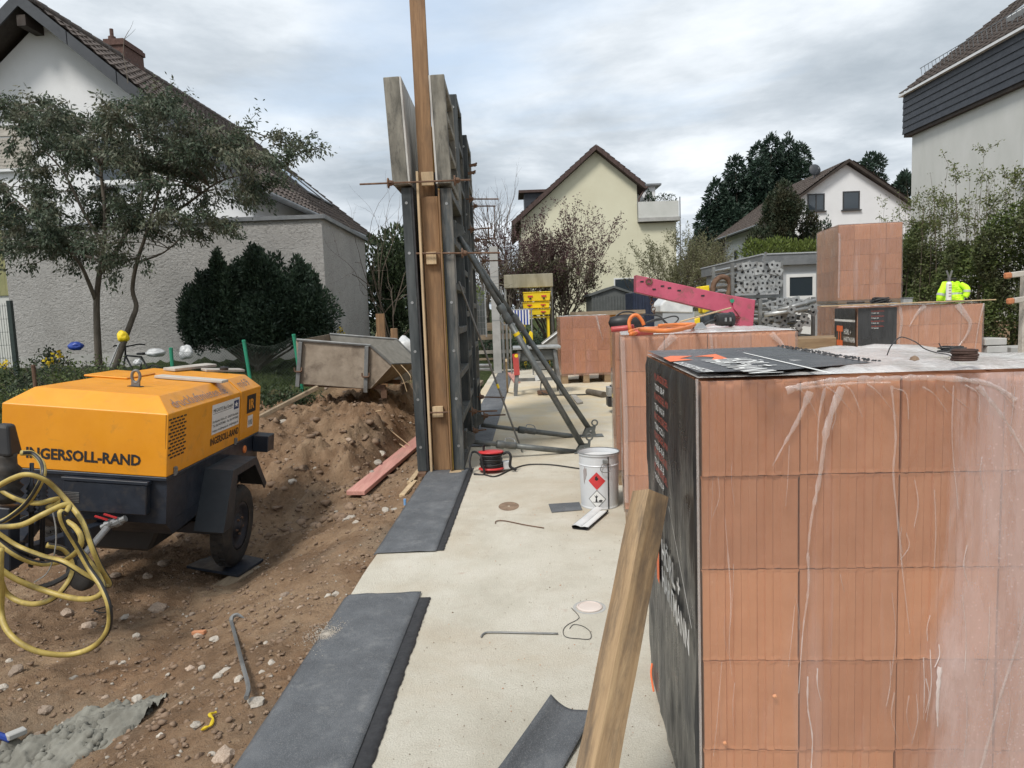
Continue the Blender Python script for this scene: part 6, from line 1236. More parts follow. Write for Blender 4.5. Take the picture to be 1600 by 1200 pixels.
# ------------------------------------------------------------------ concrete column and the clutter at the back of the site
t = thing('concrete_column', 'slim pale concrete column standing on the felt strip', 'column', (-.36, 19.0, 0)); mb = MB(); mb.box(-.11, .11, -.11, .11, 0, 3.34); mb.build('shaft', m_concrete, t, bevel=.012)
for z in (2.55, 1.4): mb = MB(); mb.box(-.113, .113, -.113, .113, z, z+.012); mb.build('joint_line', m_zinc, t)
mb = MB(); mb.bar((.16, -.05, 0), (.15, -.02, 2.2), .05, .05); solo('batten', MB().bar((-.19, 18.9, 0), (-.20, 18.95, 2.3), .06, .05), m_steel, 'grey upright bar beside the concrete column', 'bar')
a, b = D(787, 430, 20.5), D(864, 448, 20.5); t = thing('lintel_beam', 'weathered precast beam resting level on two thin posts', 'beam', (a.x, 20.5, 0)); mb = MB(); mb.box(0, b.x-a.x, -.12, .12, b.z, a.z); mb.build('beam', M('beam_concrete', (.22, .20, .14), (.34, .32, .25), scale=5, sc=(1, 1, .2), rough=.9), t, bevel=.01)
for x in (.03, b.x-a.x-.05): mb = MB(); mb.tube([(x, .0, -.1), (x, 0, b.z-.003)], .035, 8); mb.build('post', m_galv, t)
def crate(label, x0, x1, y0, y1, Y, dep):
    a, b = D(x0, y1, Y), D(x1, y0, Y); t = thing('yellow_crate', label, 'crate', ((a.x+b.x)/2, Y, a.z), group='stacked yellow crates'); W_, H_ = b.x-a.x, b.z-a.z
    mb = MB(); mb.hull([(-W_/2+.02, 0, 0), (W_/2-.02, 0, 0), (W_/2-.02, dep, 0), (-W_/2+.02, dep, 0)], [(-W_/2, -.02, H_*.9), (W_/2, -.02, H_*.9), (W_/2, dep, H_*.9), (-W_/2, dep, H_*.9)]); mb.build('body', m_yellow, t, bevel=.012)
    mb = MB(); mb.box(-W_/2-.012, W_/2+.012, -.035, dep+.02, H_*.9+.002, H_-.002); mb.build('rim', m_yellow, t, bevel=.006)
    for k in (-.25, .25): mb = MB(); mb.box(k*W_-.07, k*W_+.07, -.026, -.006, H_*.42, H_*.60); mb.build('red_mark', m_red, t); mb = MB(); mb.box(k*W_-.03, k*W_+.03, -.03, -.008, H_*.20, H_*.34); mb.build('hand_hole', m_black, t)
    return t
crate('top yellow crate of the stack beside the dark plant', 818, 860, 455, 471, 20.0, .5); crate('middle yellow crate of the stack beside the dark plant', 817, 859, 471, 482, 20.0, .5); crate('bottom yellow crate of the stack beside the dark plant', 815, 860, 482, 493, 19.9, .6)
a = D(857, 508, 20.0); t = thing('crate_stand', 'yellow steel stand carrying the stacked yellow crates', 'stand', (a.x, 20.0, 0)); zt_ = D(857, 493.4, 19.9).z
for x in (-.0, -.68):
    for y in (.02, .5): mb = MB(); mb.box(x-.03, x+.03, y-.03, y+.03, -.05, zt_-.05); mb.build('leg', m_yellow, t)
mb = MB(); mb.box(-.72, .04, -.03, .55, zt_-.048, zt_-.004); mb.build('top_frame', m_yellow, t)
a, b = D(800, 508, 18.0), D(827, 484, 18.0); t = thing('striped_cloth', 'blue and white striped cloth hanging in front of the dark plant', 'cloth', (a.x, 18.0, a.z)); n = 12; W_ = b.x-a.x
for k in range(n):
    mb = MB(); x0, x1 = W_*k/n, W_*(k+1)/n; yf = lambda x: .03*math.sin(x*40); zv = b.z-a.z
    mb.add([(x0, yf(x0), 0), (x1, yf(x1), 0), (x1, yf(x1)*.4, zv), (x0, yf(x0)*.4, zv), (x0, yf(x0)+.006, 0), (x1, yf(x1)+.006, 0), (x1, yf(x1)*.4+.006, zv), (x0, yf(x0)*.4+.006, zv)], [(0, 1, 2, 3), (7, 6, 5, 4), (0, 4, 5, 1), (3, 2, 6, 7)]); mb.build('stripe', m_text_white if k % 2 else m_blue, t)
mb = MB(); mb.tube([(-.1, .02, zv+.01), (W_+.1, .02, zv+.01)], .015, 6); mb.build('rail', m_galv, t); mb = MB(); mb.tube([(-.05, .03, -a.z), (-.05, .03, zv)], .02, 6); mb.tube([(W_+.05, .03, -a.z), (W_+.05, .03, zv)], .02, 6); mb.build('posts', m_galv, t)
# board hoarding and cage behind the formwork
t = thing('board_barrier', 'low barrier of weathered boards behind the formwork', 'barrier', (-1.3, 20.8, 0))
for i, (y0, y1) in enumerate(((503, 520), (521, 534), (546, 556), (558, 566))):
    a, b = D(690, y1, 20.8), D(800, y0, 20.8); mb = MB(); mb.box(a.x+1.3, b.x+1.3, .01*i, .01*i+.03, a.z+.01, b.z); mb.build('board', m_timber_x if i != 2 else m_greywood, t)
for x in (.2, 1.15): mb = MB(); mb.box(x, x+.1, .05, .12, -.1, 1.35); mb.build('post', m_timber, t)
a, b = D(730, 490, 19.5), D(757, 445, 19.5); t = thing('wire_cage', 'grey wire mesh crate standing behind the formwork braces', 'cage', (a.x, 19.5, a.z-.6)); W_, H_ = b.x-a.x, b.z-a.z+.6; mb = MB()
for x in np.linspace(0, W_, 7): mb.tube([(x, 0, 0), (x, 0, H_)], .008, 4)
for z in np.linspace(0, H_, 9): mb.tube([(0, .01, z), (W_, .01, z)], .008, 4)
mb.build('front_mesh', m_steel, t); mb = MB(); mb.box(0, W_, .4, .5, 0, H_*.95); mb.build('contents', m_shed, t)
for x in (0, W_): mb = MB(); mb.box(x-.02, x+.02, -.02, .02, -.05, H_+.03); mb.build('corner_post', m_galv, t)
for (x0, x1, y, lab) in ((700, 768, 571, 'upper of two grey pipes lying behind the formwork'), (700, 768, 577, 'lower of two grey pipes lying behind the formwork')): a, b = D(x0, y, 17.5), D(x1, y, 17.5); mb = MB(); mb.tube([a, b], .04, 10); solo('pipe', mb, m_galv, lab, 'pipe', smooth=True)
mb = MB(); q = [(x, y) for x, y in ((-1.35, 16.2), (-.72, 16.2), (-.68, 16.9), (-1.3, 16.9))]; mb.hull([(x, y, -.06) for x, y in q], [(x, y, .02) for x, y in q]); solo('plank', mb, m_timber_x, 'flat brown board lying on the dirt behind the formwork', 'board')
# grey tipping chute and orange skip
a = D(848, 545, 17.5); t = thing('tipping_skip', 'grey steel tipping skip half hidden by the lone brick pallet', 'skip', (a.x, 17.5, 0)); z0, z1 = D(848, 538, 17.5).z, D(875, 503, 17.5).z
for y in (0, .9): mb = MB(); mb.prism([(0, z0-.15), (.0, z0), (.75, z1), (1.2, z1), (1.2, z0-.15)], y, y+.03); mb.build('side_plate', m_skip_in, t)
mb = MB(); mb.prism([(0, z0), (.75, z1), (.75, z1-.05), (0.03, z0-.05)], .032, .898); mb.build('chute_plate', m_skip_in, t); mb = MB(); mb.tube([(0, -.01, z0), (.75, -.01, z1)], .025, 6); mb.build('rim', m_galv, t); mb = MB(); mb.box(.3, 1.1, .1, .8, .0, z0-.16); mb.build('base_frame', m_shed, t)
a, b = D(905, 560, 18.0), D(1004, 485, 18.0); t = thing('orange_skip', 'rusty orange skip with a worn rim behind the lone brick pallet', 'skip', (a.x, 18.0, 0)); W_ = b.x-a.x; zr = b.z
mb = MB(); mb.hull([(.15, .1, .1), (W_-.15, .1, .1), (W_-.15, 1.5, .1), (.15, 1.5, .1)], [(0, 0, zr-.08), (W_, 0, zr-.08), (W_, 1.6, zr-.08), (0, 1.6, zr-.08)]); mb.build('tub', m_oskip, t); mb = MB()
for (x0, x1, y0, y1) in ((-.06, W_+.06, -.06, .02), (-.06, W_+.06, 1.58, 1.66), (-.06, .02, .022, 1.578), (W_-.02, W_+.06, .022, 1.578)): mb.box(x0, x1, y0, y1, zr-.078, zr+.02)
mb.build('rim', m_timber_x, t); 
for k in range(6): mb = MB(); x = .12+k*(W_-.24)/5; mb.bar((x, -.005, zr-.09), (x*.9+.1, .08, .12), .07, .05); mb.build('rib', m_oskip, t)
# grey metal garden shed
a, b = D(925, 500, 25.0), D(988, 450, 25.0); t = thing('metal_shed', 'dark grey corrugated metal shed below the yellow house', 'shed', (a.x, 25.0, .0)); W_ = b.x-a.x; ze = D(926, 462, 25).z; za_ = D(958, 450, 25).z
mb = MB(); mb.prism([(0, 0), (W_, 0), (W_, ze), (W_*.55, za_), (0, ze)], .02, 1.8); mb.build('wall', m_shed, t)
for k in range(14): x = W_*(k+.5)/14; mb = MB(); mb.box(x-.03, x+.03, 0, .019, .02, ze-.03); mb.build('rib', m_shed, t)
mb = MB(); mb.prism([(-.08, ze-.02), (W_*.55, za_+.0), (W_+.08, ze-.02), (W_+.08, ze+.05), (W_*.55, za_+.08), (-.08, ze+.05)], -.06, 1.9); mb.build('roof', m_shed, t)
# ------------------------------------------------------------------ pink lifting jib
Yj = 7.6; pts = [(990, 430), (1138, 466), (1176, 466), (1176, 520), (1154, 520), (1152, 492), (1138, 484), (990, 458)]
t = thing('lifting_jib', 'worn pink steel lifting jib standing behind the pallet with the orange hose', 'lifting jib', (D(1165, 508, Yj).x, Yj, 0)); o_ = t.location
P_ = [D(x, y, Yj) for x, y in ((992, 430), (1176, 470), (1172, 500), (992, 457))]; mb = MB(); mb.prism([(p.x-o_.x, p.z) for p in P_], -.07, .07); jb = mb.build('boom', m_pink, t, bevel=.006)
P_ = [D(x, y, Yj) for x, y in ((1140, 462), (1176, 469), (1172, 515), (1150, 515), (1153, 497), (1142, 482))]; mb = MB(); mb.prism([(p.x-o_.x, p.z) for p in P_], -.09, .09); mb.build('knee_plate', m_pink, t, bevel=.006)
p = D(1161, 505, Yj); mb = MB(); mb.box(p.x-o_.x-.07, p.x-o_.x+.07, -.065, .065, .06, p.z); mb.build('stand', m_pink, t, bevel=.006); mb = MB(); mb.box(-.5, .5, -.5, .5, .004, .06); mb.build('base', m_shed, t)
for (x, y) in ((1003, 440), (1015, 443), (1022, 452), (1035, 447), (1046, 450), (1061, 454), (1098, 462)):
    p = D(x, y, Yj-.07); mb = MB(); mb.box(p.x-o_.x-.018, p.x-o_.x+.018, -.0745, -.0712, p.z-.008, p.z+.008); mb.build('slot', m_text_black, jb)
p = D(1143, 470, Yj-.07); mb = MB(); mb.lathe([(.022, 0), (.022, .002)], 14, Matrix.Translation((p.x-o_.x, -.0912, p.z)) @ Matrix.Rotation(R(90), 4, 'X')); mb.build('green_sticker', m_green, jb)
p = D(1014, 440, Yj-.08); mb = MB(); mb.tube([(p.x-o_.x+.03*math.cos(a), -.08, p.z+.03*math.sin(a)) for a in np.linspace(0, 6.28, 11)[:-1]], .008, 6, closed=True); mb.build('shackle', m_rust, jb)
mb = MB()
for k in range(7): q = D(1016+k*1.0, 458+k*5, Yj); mb.tube([(q.x-o_.x+.02*math.cos(a)*(1 if k % 2 else .5), -.0+.02*math.cos(a)*(0 if k % 2 else 1), q.z+.024*math.sin(a)) for a in np.linspace(0, 6.28, 9)[:-1]], .005, 4, closed=True)
mb.build('chain', m_rust, jb)
# machinery behind the jib
t = thing('hopper', 'pale grey hopper of a mixer behind the pink jib', 'hopper', (D(1052, 500, 11).x, 11.0, 0)); o_ = t.location; z1, z0 = D(1050, 462, 11).z, D(1050, 488, 11).z
P_ = [D(x, y, 11) for x, y in ((1028, 488), (1028, 477), (1042, 462), (1068, 464), (1078, 472), (1078, 489))]; mb = MB(); mb.prism([(p.x-o_.x, p.z) for p in P_], -.2, .5); mb.build('hood', m_bag, t, bevel=.015); mb = MB(); mb.box(-.2, .28, -.18, .45, z0-.32, z0-.004); mb.build('box', m_hutgrey, t); mb = MB()
for x in (-.18, .25): mb.box(x-.03, x+.03, -.15, -.09, -.0, z0-.322); mb.box(x-.03, x+.03, .35, .41, -.0, z0-.322)
mb.build('legs', m_galv, t)
t = thing('yellow_digger', 'yellow compact digger with dark window parked before the grey hut', 'digger', (D(1112, 500, 12.5).x, 12.5, 0)); o_ = t.location
X = lambda x, y: (D(x, y, 12.5).x-o_.x, D(x, y, 12.5).z)
mb = MB(); mb.prism([X(1085, 496), X(1100, 486), X(1145, 484), X(1148, 512), X(1085, 512)], -.3, .9); mb.build('bonnet', m_glass, t, bevel=.03); mb = MB(); mb.prism([X(1092, 448), X(1106, 446), X(1108, 489), X(1096, 489)], -.1, .2); mb.build('arm', m_yellow, t, bevel=.01); mb = MB(); mb.prism([X(1078, 474), X(1108, 470), X(1108, 478), X(1078, 480)], -.12, -.02); mb.build('hydraulic_ram', m_galv, t); mb = MB(); mb.prism([X(1078, 500), X(1086, 496), X(1086, 512), X(1078, 512)], -.32, .9); mb.build('bumper', m_yellow, t); z_ = X(1100, 512)[1]
mb = MB(); mb.box(-.35, .4, -.25, .85, .35, z_-.003); mb.build('hull', m_yellow, t)
for x in (-.3, .3): mb = MB(); mb.box(x-.12, x+.12, -.3, .95, .0, .34); mb.build('track', m_rubber, t, bevel=.08, seg=3)
P3 = [D(x, y, 11.8) for x, y in ((1113, 470), (1115, 445), (1124, 434), (1135, 434), (1141, 445), (1136, 470), (1134, 500))]; mb = MB(); mb.tube(spline(P3, 6), .045, 9); solo('suction_hose', mb, m_rust, 'thick brown hose arching up in front of the hut windows', 'hose', smooth=True)
t = thing('blue_container', 'dark blue equipment container behind the pink jib tip', 'container', (D(1020, 500, 22).x, 22, 0)); p0, p1 = D(990, 500, 22), D(1042, 455, 22); mb = MB(); mb.box(p0.x-t.location.x, p1.x-t.location.x, 0, 1.5, .1, p1.z); mb.build('box', M('dark_blue', (.012, .018, .04), (.02, .03, .06), rough=.5), t, bevel=.02)
for k in range(5): mb = MB(); x = p0.x-t.location.x+.1+k*(p1.x-p0.x-.2)/4; mb.box(x-.03, x+.03, -.04, -.002, .12, p1.z-.03); mb.build('rib', bpy.data.materials['dark_blue'], t)
# ------------------------------------------------------------------ racks of steel props
def prop_end():
    mb = MB(); mb.box(-.062, .062, 0, .008, -.062, .062, Matrix.Rotation(R(12), 4, 'Y')); me1 = mb
    mb.lathe([(.032, -.03), (.032, -.001)], 10, Matrix.Rotation(R(90), 4, 'X')); return mb
def prop_rack(label, x0, x1, y0, y1, Y, cols, rows, messy=0.0, zbase=0.0):
    a, b = D(x0, y1, Y), D(x1, y0, Y); t = thing('prop_rack', label, 'prop rack', (a.x, Y, zbase), group='racks of steel props'); W_, z0, z1 = b.x-a.x, a.z-zbase, b.z-zbase
    for x in (-.04, W_+.04):
        for y in (.12, 1.2): mb = MB(); mb.box(x-.025, x+.025, y-.025, y+.025, 0.0 if zbase == 0 else z0-.16, z1+.02); mb.build('rack_post', m_steel, t)
    for y in (.12, 1.2): mb = MB(); mb.box(-.015, W_+.015, y-.024, y+.024, z0-.09, z0-.04); mb.build('rack_bearer', m_steel, t)
    for x in (-.04, W_+.04): mb = MB(); mb.box(x-.024, x+.024, .146, 1.174, z0-.09, z0-.04); mb.build('rack_rail', m_steel, t)
    r = random.Random(int(x0)); mP = bpy.data.meshes
    for j in range(rows):
        for i in range(cols):
            if messy and r.random() < .12: continue
            px_ = (i+.5+(.5 if j % 2 else 0)*.8)*W_/(cols+.4)+r.uniform(-1, 1)*.012*(1+messy*2); pz = z0+(j+.5)*(z1-z0)/rows+r.uniform(-1, 1)*.01*(1+messy*2); yj = r.uniform(-.03, .03)+messy*r.uniform(-.12, .1); M_ = Matrix.Translation((px_, yj, pz)) @ Matrix.Rotation(messy*r.uniform(-.12, .12), 4, 'Z') @ Matrix.Rotation(messy*r.uniform(-.06, .06), 4, 'X')
            mb = MB(); mb.tube([M_ @ Vector((0, 0.007, 0)), M_ @ Vector((0, 1.6, 0))], .027, 8); pp = mb.build('prop_tube', m_galv, t, smooth=True)
            rot = Matrix.Rotation(r.uniform(0, 1.5), 4, 'Y'); mb = MB(); k = 14
            sq = [rot @ Vector((.055*sx_, 0, .055*sz)) for sx_, sz in ((-1, -1), (1, -1), (1, 1), (-1, 1))]; mb.hull([M_ @ (s+Vector((0, -.004, 0))) for s in sq], [M_ @ (s+Vector((0, .004, 0))) for s in sq]); pl_ = mb.build('end_plate', m_galv, pp)
            mb = MB(); mb.lathe([(.021, 0), (.001, .001)], 10, M_ @ Matrix.Translation((0, -.0045, 0)) @ Matrix.Rotation(R(90), 4, 'X')); mb.build('bore', m_text_black, pp)
    return t, z0, z1
prop_rack('upper rack of neatly stacked galvanised props in front of the hut', 1152, 1221, 409, 458, 11.6, 8, 5, 0, zbase=1.1); prop_rack('lower rack of jumbled galvanised props behind the brick pallets', 1196, 1272, 466, 522, 11.0, 7, 6, 1.0)
a = D(1186, 470, 12.2); t = thing('rack_stand', 'grey steel trestle under the upper prop rack', 'trestle', (D(1152, 458, 11.9).x, 11.9, 0)); zt2 = 1.1+D(1152, 458, 11.6).z-1.1-.17
for x in (.0, .72):
    for y in (-.1, .9): mb = MB(); mb.box(x-.03, x+.03, y-.03, y+.03, 0, zt2); mb.build('leg', m_steel, t)
mb = MB(); mb.box(-.04, .76, -.14, .94, zt2+.002, zt2+.05); mb.build('deck', m_steel, t)
for (p, q, lab) in (((1215, 425 + 60), (1274, 470), 'upper loose prop lying across the lower rack'), ((1195, 492), (1262, 482), 'lower loose prop lying across the lower rack')): a, b = D(*p, 10.9), D(*q, 10.9); mb = MB(); mb.tube([a, b], .033, 10); solo('loose_prop', mb, m_galv, lab, 'prop', smooth=True)
mb = MB(); mb.bar(D(1192, 409, 11.5), D(1197, 394, 11.5), .05, .03); solo('rack_hook', mb, m_steel, 'upright steel lug on the upper prop rack', 'lug')
mb = MB(); q = D(1238, 535, 10.2); mb.box(q.x-.1, q.x+.9, 10.2, 10.9, .3, q.z+.05); solo('timber_stack', mb, m_grate, 'brown timber bearers under the lower prop rack', 'timber', bevel=.01)
# ------------------------------------------------------------------ things on the pallets
zP2 = Z21+.02
t = thing('orange_hose_coil', 'coiled orange hose lying on the second brick pallet', 'hose', G(1020, 517, zP2)); 
def lay(px, z, r, m, name, parent, n=6): 
    P3 = []
    for q in px:
        if len(q) == 3: p = D(q[0], q[1], q[2])
        else: p = G(q[0], q[1], z)
        P3.append(p)
    mb = MB(); mb.tube(spline(P3, n), r, 8); return mb.build(name, m, parent, world=True, smooth=True)
Yh = G(1010, 520, zP2).y
lay([(990, 520), (985, 515, Yh), (983, 503, Yh), (988, 494, Yh), (996, 493, Yh), (1003, 501, Yh), (1006, 508, Yh)], zP2, .013, m_ohose, 'loop', t)
lay([(984, 518), (1000, 514), (1020, 513), (1045, 510), (1075, 512), (1084, 508)], zP2+.02, .013, m_ohose, 'loop', t); lay([(986, 522), (1010, 516), (1030, 512), (1040, 507)], zP2+.02, .013, m_ohose, 'loop', t); lay([(1000, 515), (1030, 517), (1060, 515), (1085, 507), (1060, 507), (1030, 509)], zP2+.045, .013, m_ohose, 'loop', t)
t = thing('red_hose', 'dull red hose piece lying across the pallet edge', 'hose', G(985, 516, zP2)); lay([(955, 515, Yh+.1), (975, 513, Yh+.08), (990, 511, Yh+.05)], zP2, .02, m_rhose, 'piece', t); lay([(995, 520), (1005, 519), (1018, 518)], zP2+.02, .021, m_rhose, 'piece', t)
t = thing('black_cable_coil', 'tangled thin black cable lying behind the orange hose', 'cable', G(1040, 512, zP2)); Yc = G(1040, 510, zP2).y+.25
lay([(962, 506, Yc), (985, 498, Yc), (1005, 492, Yc), (1030, 494, Yc), (1040, 505, Yc), (1052, 506, Yc), (1060, 498, Yc), (1052, 494, Yc), (1030, 500, Yc), (1010, 504, Yc)], zP2, .007, m_cable, 'loop', t); lay([(1000, 508, Yc), (1030, 498, Yc), (1045, 508, Yc)], zP2, .009, m_cable, 'loop', t)
q = G(980, 514, zP2); t = thing('black_bag', 'dark oval tool bag behind the orange hose', 'bag', (D(980, 506, 6.4).x, 6.4, 1.40)); mb = MB(); mb.lathe([(.001, -.17), (.05, -.15), (.07, -.05), (.07, .05), (.05, .15), (.001, .17)], 14, Matrix.Translation((0, 0, .06)) @ Matrix.Rotation(R(90), 4, 'Y')); mb.build('bag', m_black, t, smooth=True); mb = MB(); mb.tube(spline([(-.1, 0, .12), (-.04, 0, .15), (.04, 0, .15), (.1, 0, .12)], 4), .008, 6); mb.build('strap', m_cable, t)
q = G(1132, 511, zP2); t = thing('black_plug', 'big black connector plug lying on the second brick pallet', 'plug', q, R(12)); mb = MB(); mb.lathe([(.024, -.08), (.045, -.07), (.052, -.02), (.052, .04), (.058, .045), (.058, .065), (.04, .07)], 16, Matrix.Translation((0, 0, .06)) @ Matrix.Rotation(R(90), 4, 'Y')); mb.build('body', m_black, t, smooth=False); mb = MB(); mb.tube(spline([(-.08, 0, .06), (-.15, -.02, .04), (-.23, -.04, .012), (-.32, -.03, .012)], 5), .011, 7); mb.build('lead', m_cable, t)
for x in (-.02, .02): mb = MB(); mb.box(x-.006, x+.006, -.062, -.05, .045, .075); mb.build('clip', m_galv, t)
q = G(1095, 514, zP2); t = thing('trowel', 'small grey trowel blade lying beside the black plug', 'trowel', q); mb = MB(); mb.hull([(-.06, -.03, .004), (.04, -.035, .004), (.05, .03, .004), (-.05, .03, .004)], [(-.03, -.01, .045), (.01, -.012, .05), (.012, .01, .05), (-.02, .01, .04)]); mb.build('blade', m_zinc, t)
mb = MB(); mb.tube([D(1062, 503, 5.7), D(1120, 487, 5.9), D(1142, 481, 6.0)], .007, 6); solo('cane', mb, m_timber_pale, 'thin pale cane slanting up behind the black plug', 'cane')
# P1 top: rolled wire coil and scraps
zc = Z11+.03; q = G(1518, 566, zc); t = thing('wire_coil', 'rusty brown coil of tying wire on the big front pallet', 'wire coil', q+Vector((0, .03, 0))); mb = MB()
for k in range(5): mb.tube([(.026*math.cos(a)+.002*(k % 3), .026*math.sin(a), .005+k*.0055) for a in np.linspace(0, 6.28, 21)[:-1]], .0034, 6, closed=True)
mb.build('coil', M('wire_rust', (.045, .024, .018), (.09, .05, .04), scale=30, rough=.7, metal=.3), t, smooth=True)
q = G(1486, 552, zc); t = thing('wire_scrap', 'crumpled dark wire scrap beside the rusty coil', 'wire scrap', q); mb = MB(); r = random.Random(2)
for k in range(9): mb.tube(spline([(r.uniform(-.035, .035), r.uniform(-.02, .02), r.uniform(.003, .02)) for _ in range(4)], 4), .0022, 5)
mb.build('knot', m_cable, t)
Yw = q.y
t = thing('bent_wire', 'long bent wire arching over the front pallet film', 'wire', G(1386, 560, zc)); lay([(1386, 555), (1392, 541, Yw), (1403, 529, Yw), (1412, 527, Yw+.02), (1430, 534, Yw), (1445, 545, Yw), (1463, 551), (1480, 554), (1500, 562)], zc, .0016, m_cable, 'wire', t); lay([(1467, 536, Yw), (1472, 545, Yw), (1482, 551)], zc, .0016, m_cable, 'wire', t)
q = G(1429, 564, zc); mb = MB(); mb.lathe([(.001, 0), (.012, .003), (.009, .010), (.001, .014)], 7, Matrix.Translation(q)); solo('mortar_crumb', mb, m_clod, 'small dark crumb on the front pallet film', 'crumb')
# things on the pallet by the hedge
PM = Matrix.Translation(PLT3.location) @ Matrix.Rotation(PLT3.rotation_euler.z, 4, 'Z')
def onP3(x, y, dz=.0): return PM @ Vector((x, y, Z31+.02+dz))
a, b = D(1293, 480, 9.1), D(1549, 474, 9.1); mb = MB(); mb.bar(Vector((a.x, 9.32, Z31+.035)), Vector((b.x, 9.05, Z31+.04)), .10, .012); solo('long_strip', mb, m_timber_pale, 'long thin pale strip of wood lying over the pallet by the hedge', 'wood strip')
zj = Z31+.05; jb_ = D(1487, 474, 9.4); t = thing('hi_vis_jacket', 'crumpled yellow green hi vis jacket with grey bands on the pallet', 'jacket', (jb_.x, 9.42, zj)); mb = MB(); n = 22; prof = []
ht = D(1487, 440, 9.42).z-zj; wv_ = (D(1508, 460, 9.42).x-D(1467, 460, 9.42).x)/2
rings = []
for i in range(11):
    t_ = i/10; wz = wv_*(1.0-.12*t_ if t_ < .55 else .93-.75*(t_-.55)); dz_ = .11*(1-.5*t_)
    rings.append([((wz*math.cos(a)*(1+.07*math.sin(5*a+i*.6))), dz_*math.sin(a)*(1+.25*math.sin(4*a+i)), ht*t_*(1+.02*math.sin(3*a))) for a in np.linspace(0, 6.28, n+1)[:-1]])
for i in range(10):
    band = 1 if i in (3,) else 0
    for k in range(n): mb.cur = band; mb.add([rings[i][k], rings[i][(k+1) % n], rings[i+1][(k+1) % n], rings[i+1][k]], [(0, 1, 2, 3)])
mb.cur = 0; mb.add(rings[10], [tuple(range(n))]); mb.build('jacket_body', None, t, smooth=False, mats=[m_hivis, m_reflect], fix=False)
mb = MB(); mb.tube(spline([(-wv_*.55, -.05, ht*.8), (-wv_*.95, -.08, ht*.55), (-wv_*1.15, -.09, ht*.2), (-wv_*1.1, -.08, .02)], 4), [.035, .038, .04, .042, .043, .044, .044, .043, .042, .04, .038, .036, .034], 10); mb.build('sleeve', m_hivis, t, smooth=True); mb = MB(); mb.tube([(-wv_*1.08, -.088, ht*.38), (-wv_*1.13, -.09, ht*.26)], .047, 10, cap=False); mb.build('sleeve_band', m_reflect, t)
mb = MB(); mb.tube(spline([(wv_*.5, -.06, ht*.85), (wv_*.75, -.12, ht*.6), (wv_*.72, -.125, ht*.3), (wv_*.62, -.12, ht*.18)], 4), [.032, .034, .036, .038, .038, .039, .039, .038, .037, .036, .035, .034, .032], 10); mb.build('sleeve', m_hivis, t, smooth=True); mb = MB(); mb.tube([(wv_*.755, -.125, ht*.52), (wv_*.74, -.127, ht*.40)], .042, 10, cap=False); mb.build('sleeve_band', m_reflect, t)
mb = MB(); mb.lathe([(.055, ht*.97), (.065, ht+.04), (.05, ht+.045)], 12, None, False, False); mb.build('collar', m_black, t)
q = D(1482, 473, 9.2); t = thing('foam_can', 'upright white foam can with a grey gun on top', 'foam can', (q.x, 9.2, Z31+.05)); hc = D(1482, 440, 9.2).z-Z31-.05; mb = MB(); mb.lathe([(.031, 0), (.033, .006), (.033, hc-.03), (.026, hc-.01), (.014, hc)], 18); mb.build('can', m_sign_white, t, smooth=False)
for k in range(5): mb = MB(); mb.box(-.02, .016-.004*(k % 3), -.0342, -.032, .05+k*.035, .062+k*.035); mb.build('label_print', m_text_grey, t)
mb = MB(); mb.bar((0, 0, hc), (.0, 0, hc+.06), .025, .03); mb.bar((0, 0, hc+.05), (-.035, -.0, hc+.14), .012, .02); mb.bar((.01, 0, hc+.05), (.03, -.01, hc+.14), .016, .02); mb.build('gun', m_steel, t)
for (x, y, sz, lab, m, nm) in ((.35, .25, .07, 'bundle of black cable beside the metal tin', m_cable, 'cable_bundle'),):
    q = onP3(x, y); t = thing(nm, lab, 'cable', q); mb = MB(); r = random.Random(5)
    for k in range(10): mb.tube(spline([(r.uniform(-.11, .11), r.uniform(-.08, .08), r.uniform(.01, .10)) for _ in range(5)], 5), .008, 6)
    mb.build('loops', m, t, smooth=True)
q = onP3(.66, .2); t = thing('metal_tin', 'small grey square tin on the pallet by the hedge', 'tin', q); mb = MB(); mb.box(-.06, .06, -.04, .04, 0, .075); mb.build('body', m_galv, t, bevel=.008); mb = MB(); mb.box(-.064, .064, -.044, .044, .076, .088); mb.build('lid', m_zinc, t)
for (x, y, w_, m, lab) in ((.52, .28, .10, m_zinc, 'flat grey tool left of the square tin'), (.90, .25, .16, m_rust, 'reddish tool with long handle on the pallet by the hedge'), (1.06, .3, .09, m_black, 'small black tool next to the hi vis jacket')):
    q = onP3(x, y); t = thing('hand_tool', lab, 'tool', q); mb = MB(); mb.box(-w_/2, w_/2, -.03, .03, 0, .03); mb.build('head', m, t, bevel=.008); mb = MB(); mb.bar((w_/2, 0, .015), (w_/2+.09, .01, .012), .018, .018); mb.build('handle', m_timber_y, t)
q = D(1520, 520, 9.6); t = thing('white_block', 'pale block hanging out behind the pallet by the hedge', 'block', (q.x, 9.75, q.z-.0)); mb = MB(); mb.box(-.05, .05, -.05, .3, 0, .085); mb.build('upper_block', m_concrete, t); mb = MB(); mb.box(-.045, .055, -.06, .3, .087, .175); mb.build('lower_block', m_concrete, t); mb = MB(); mb.box(-.04, .05, 0, .25, -t.location.z, -.002); mb.build('support', m_grate, t)
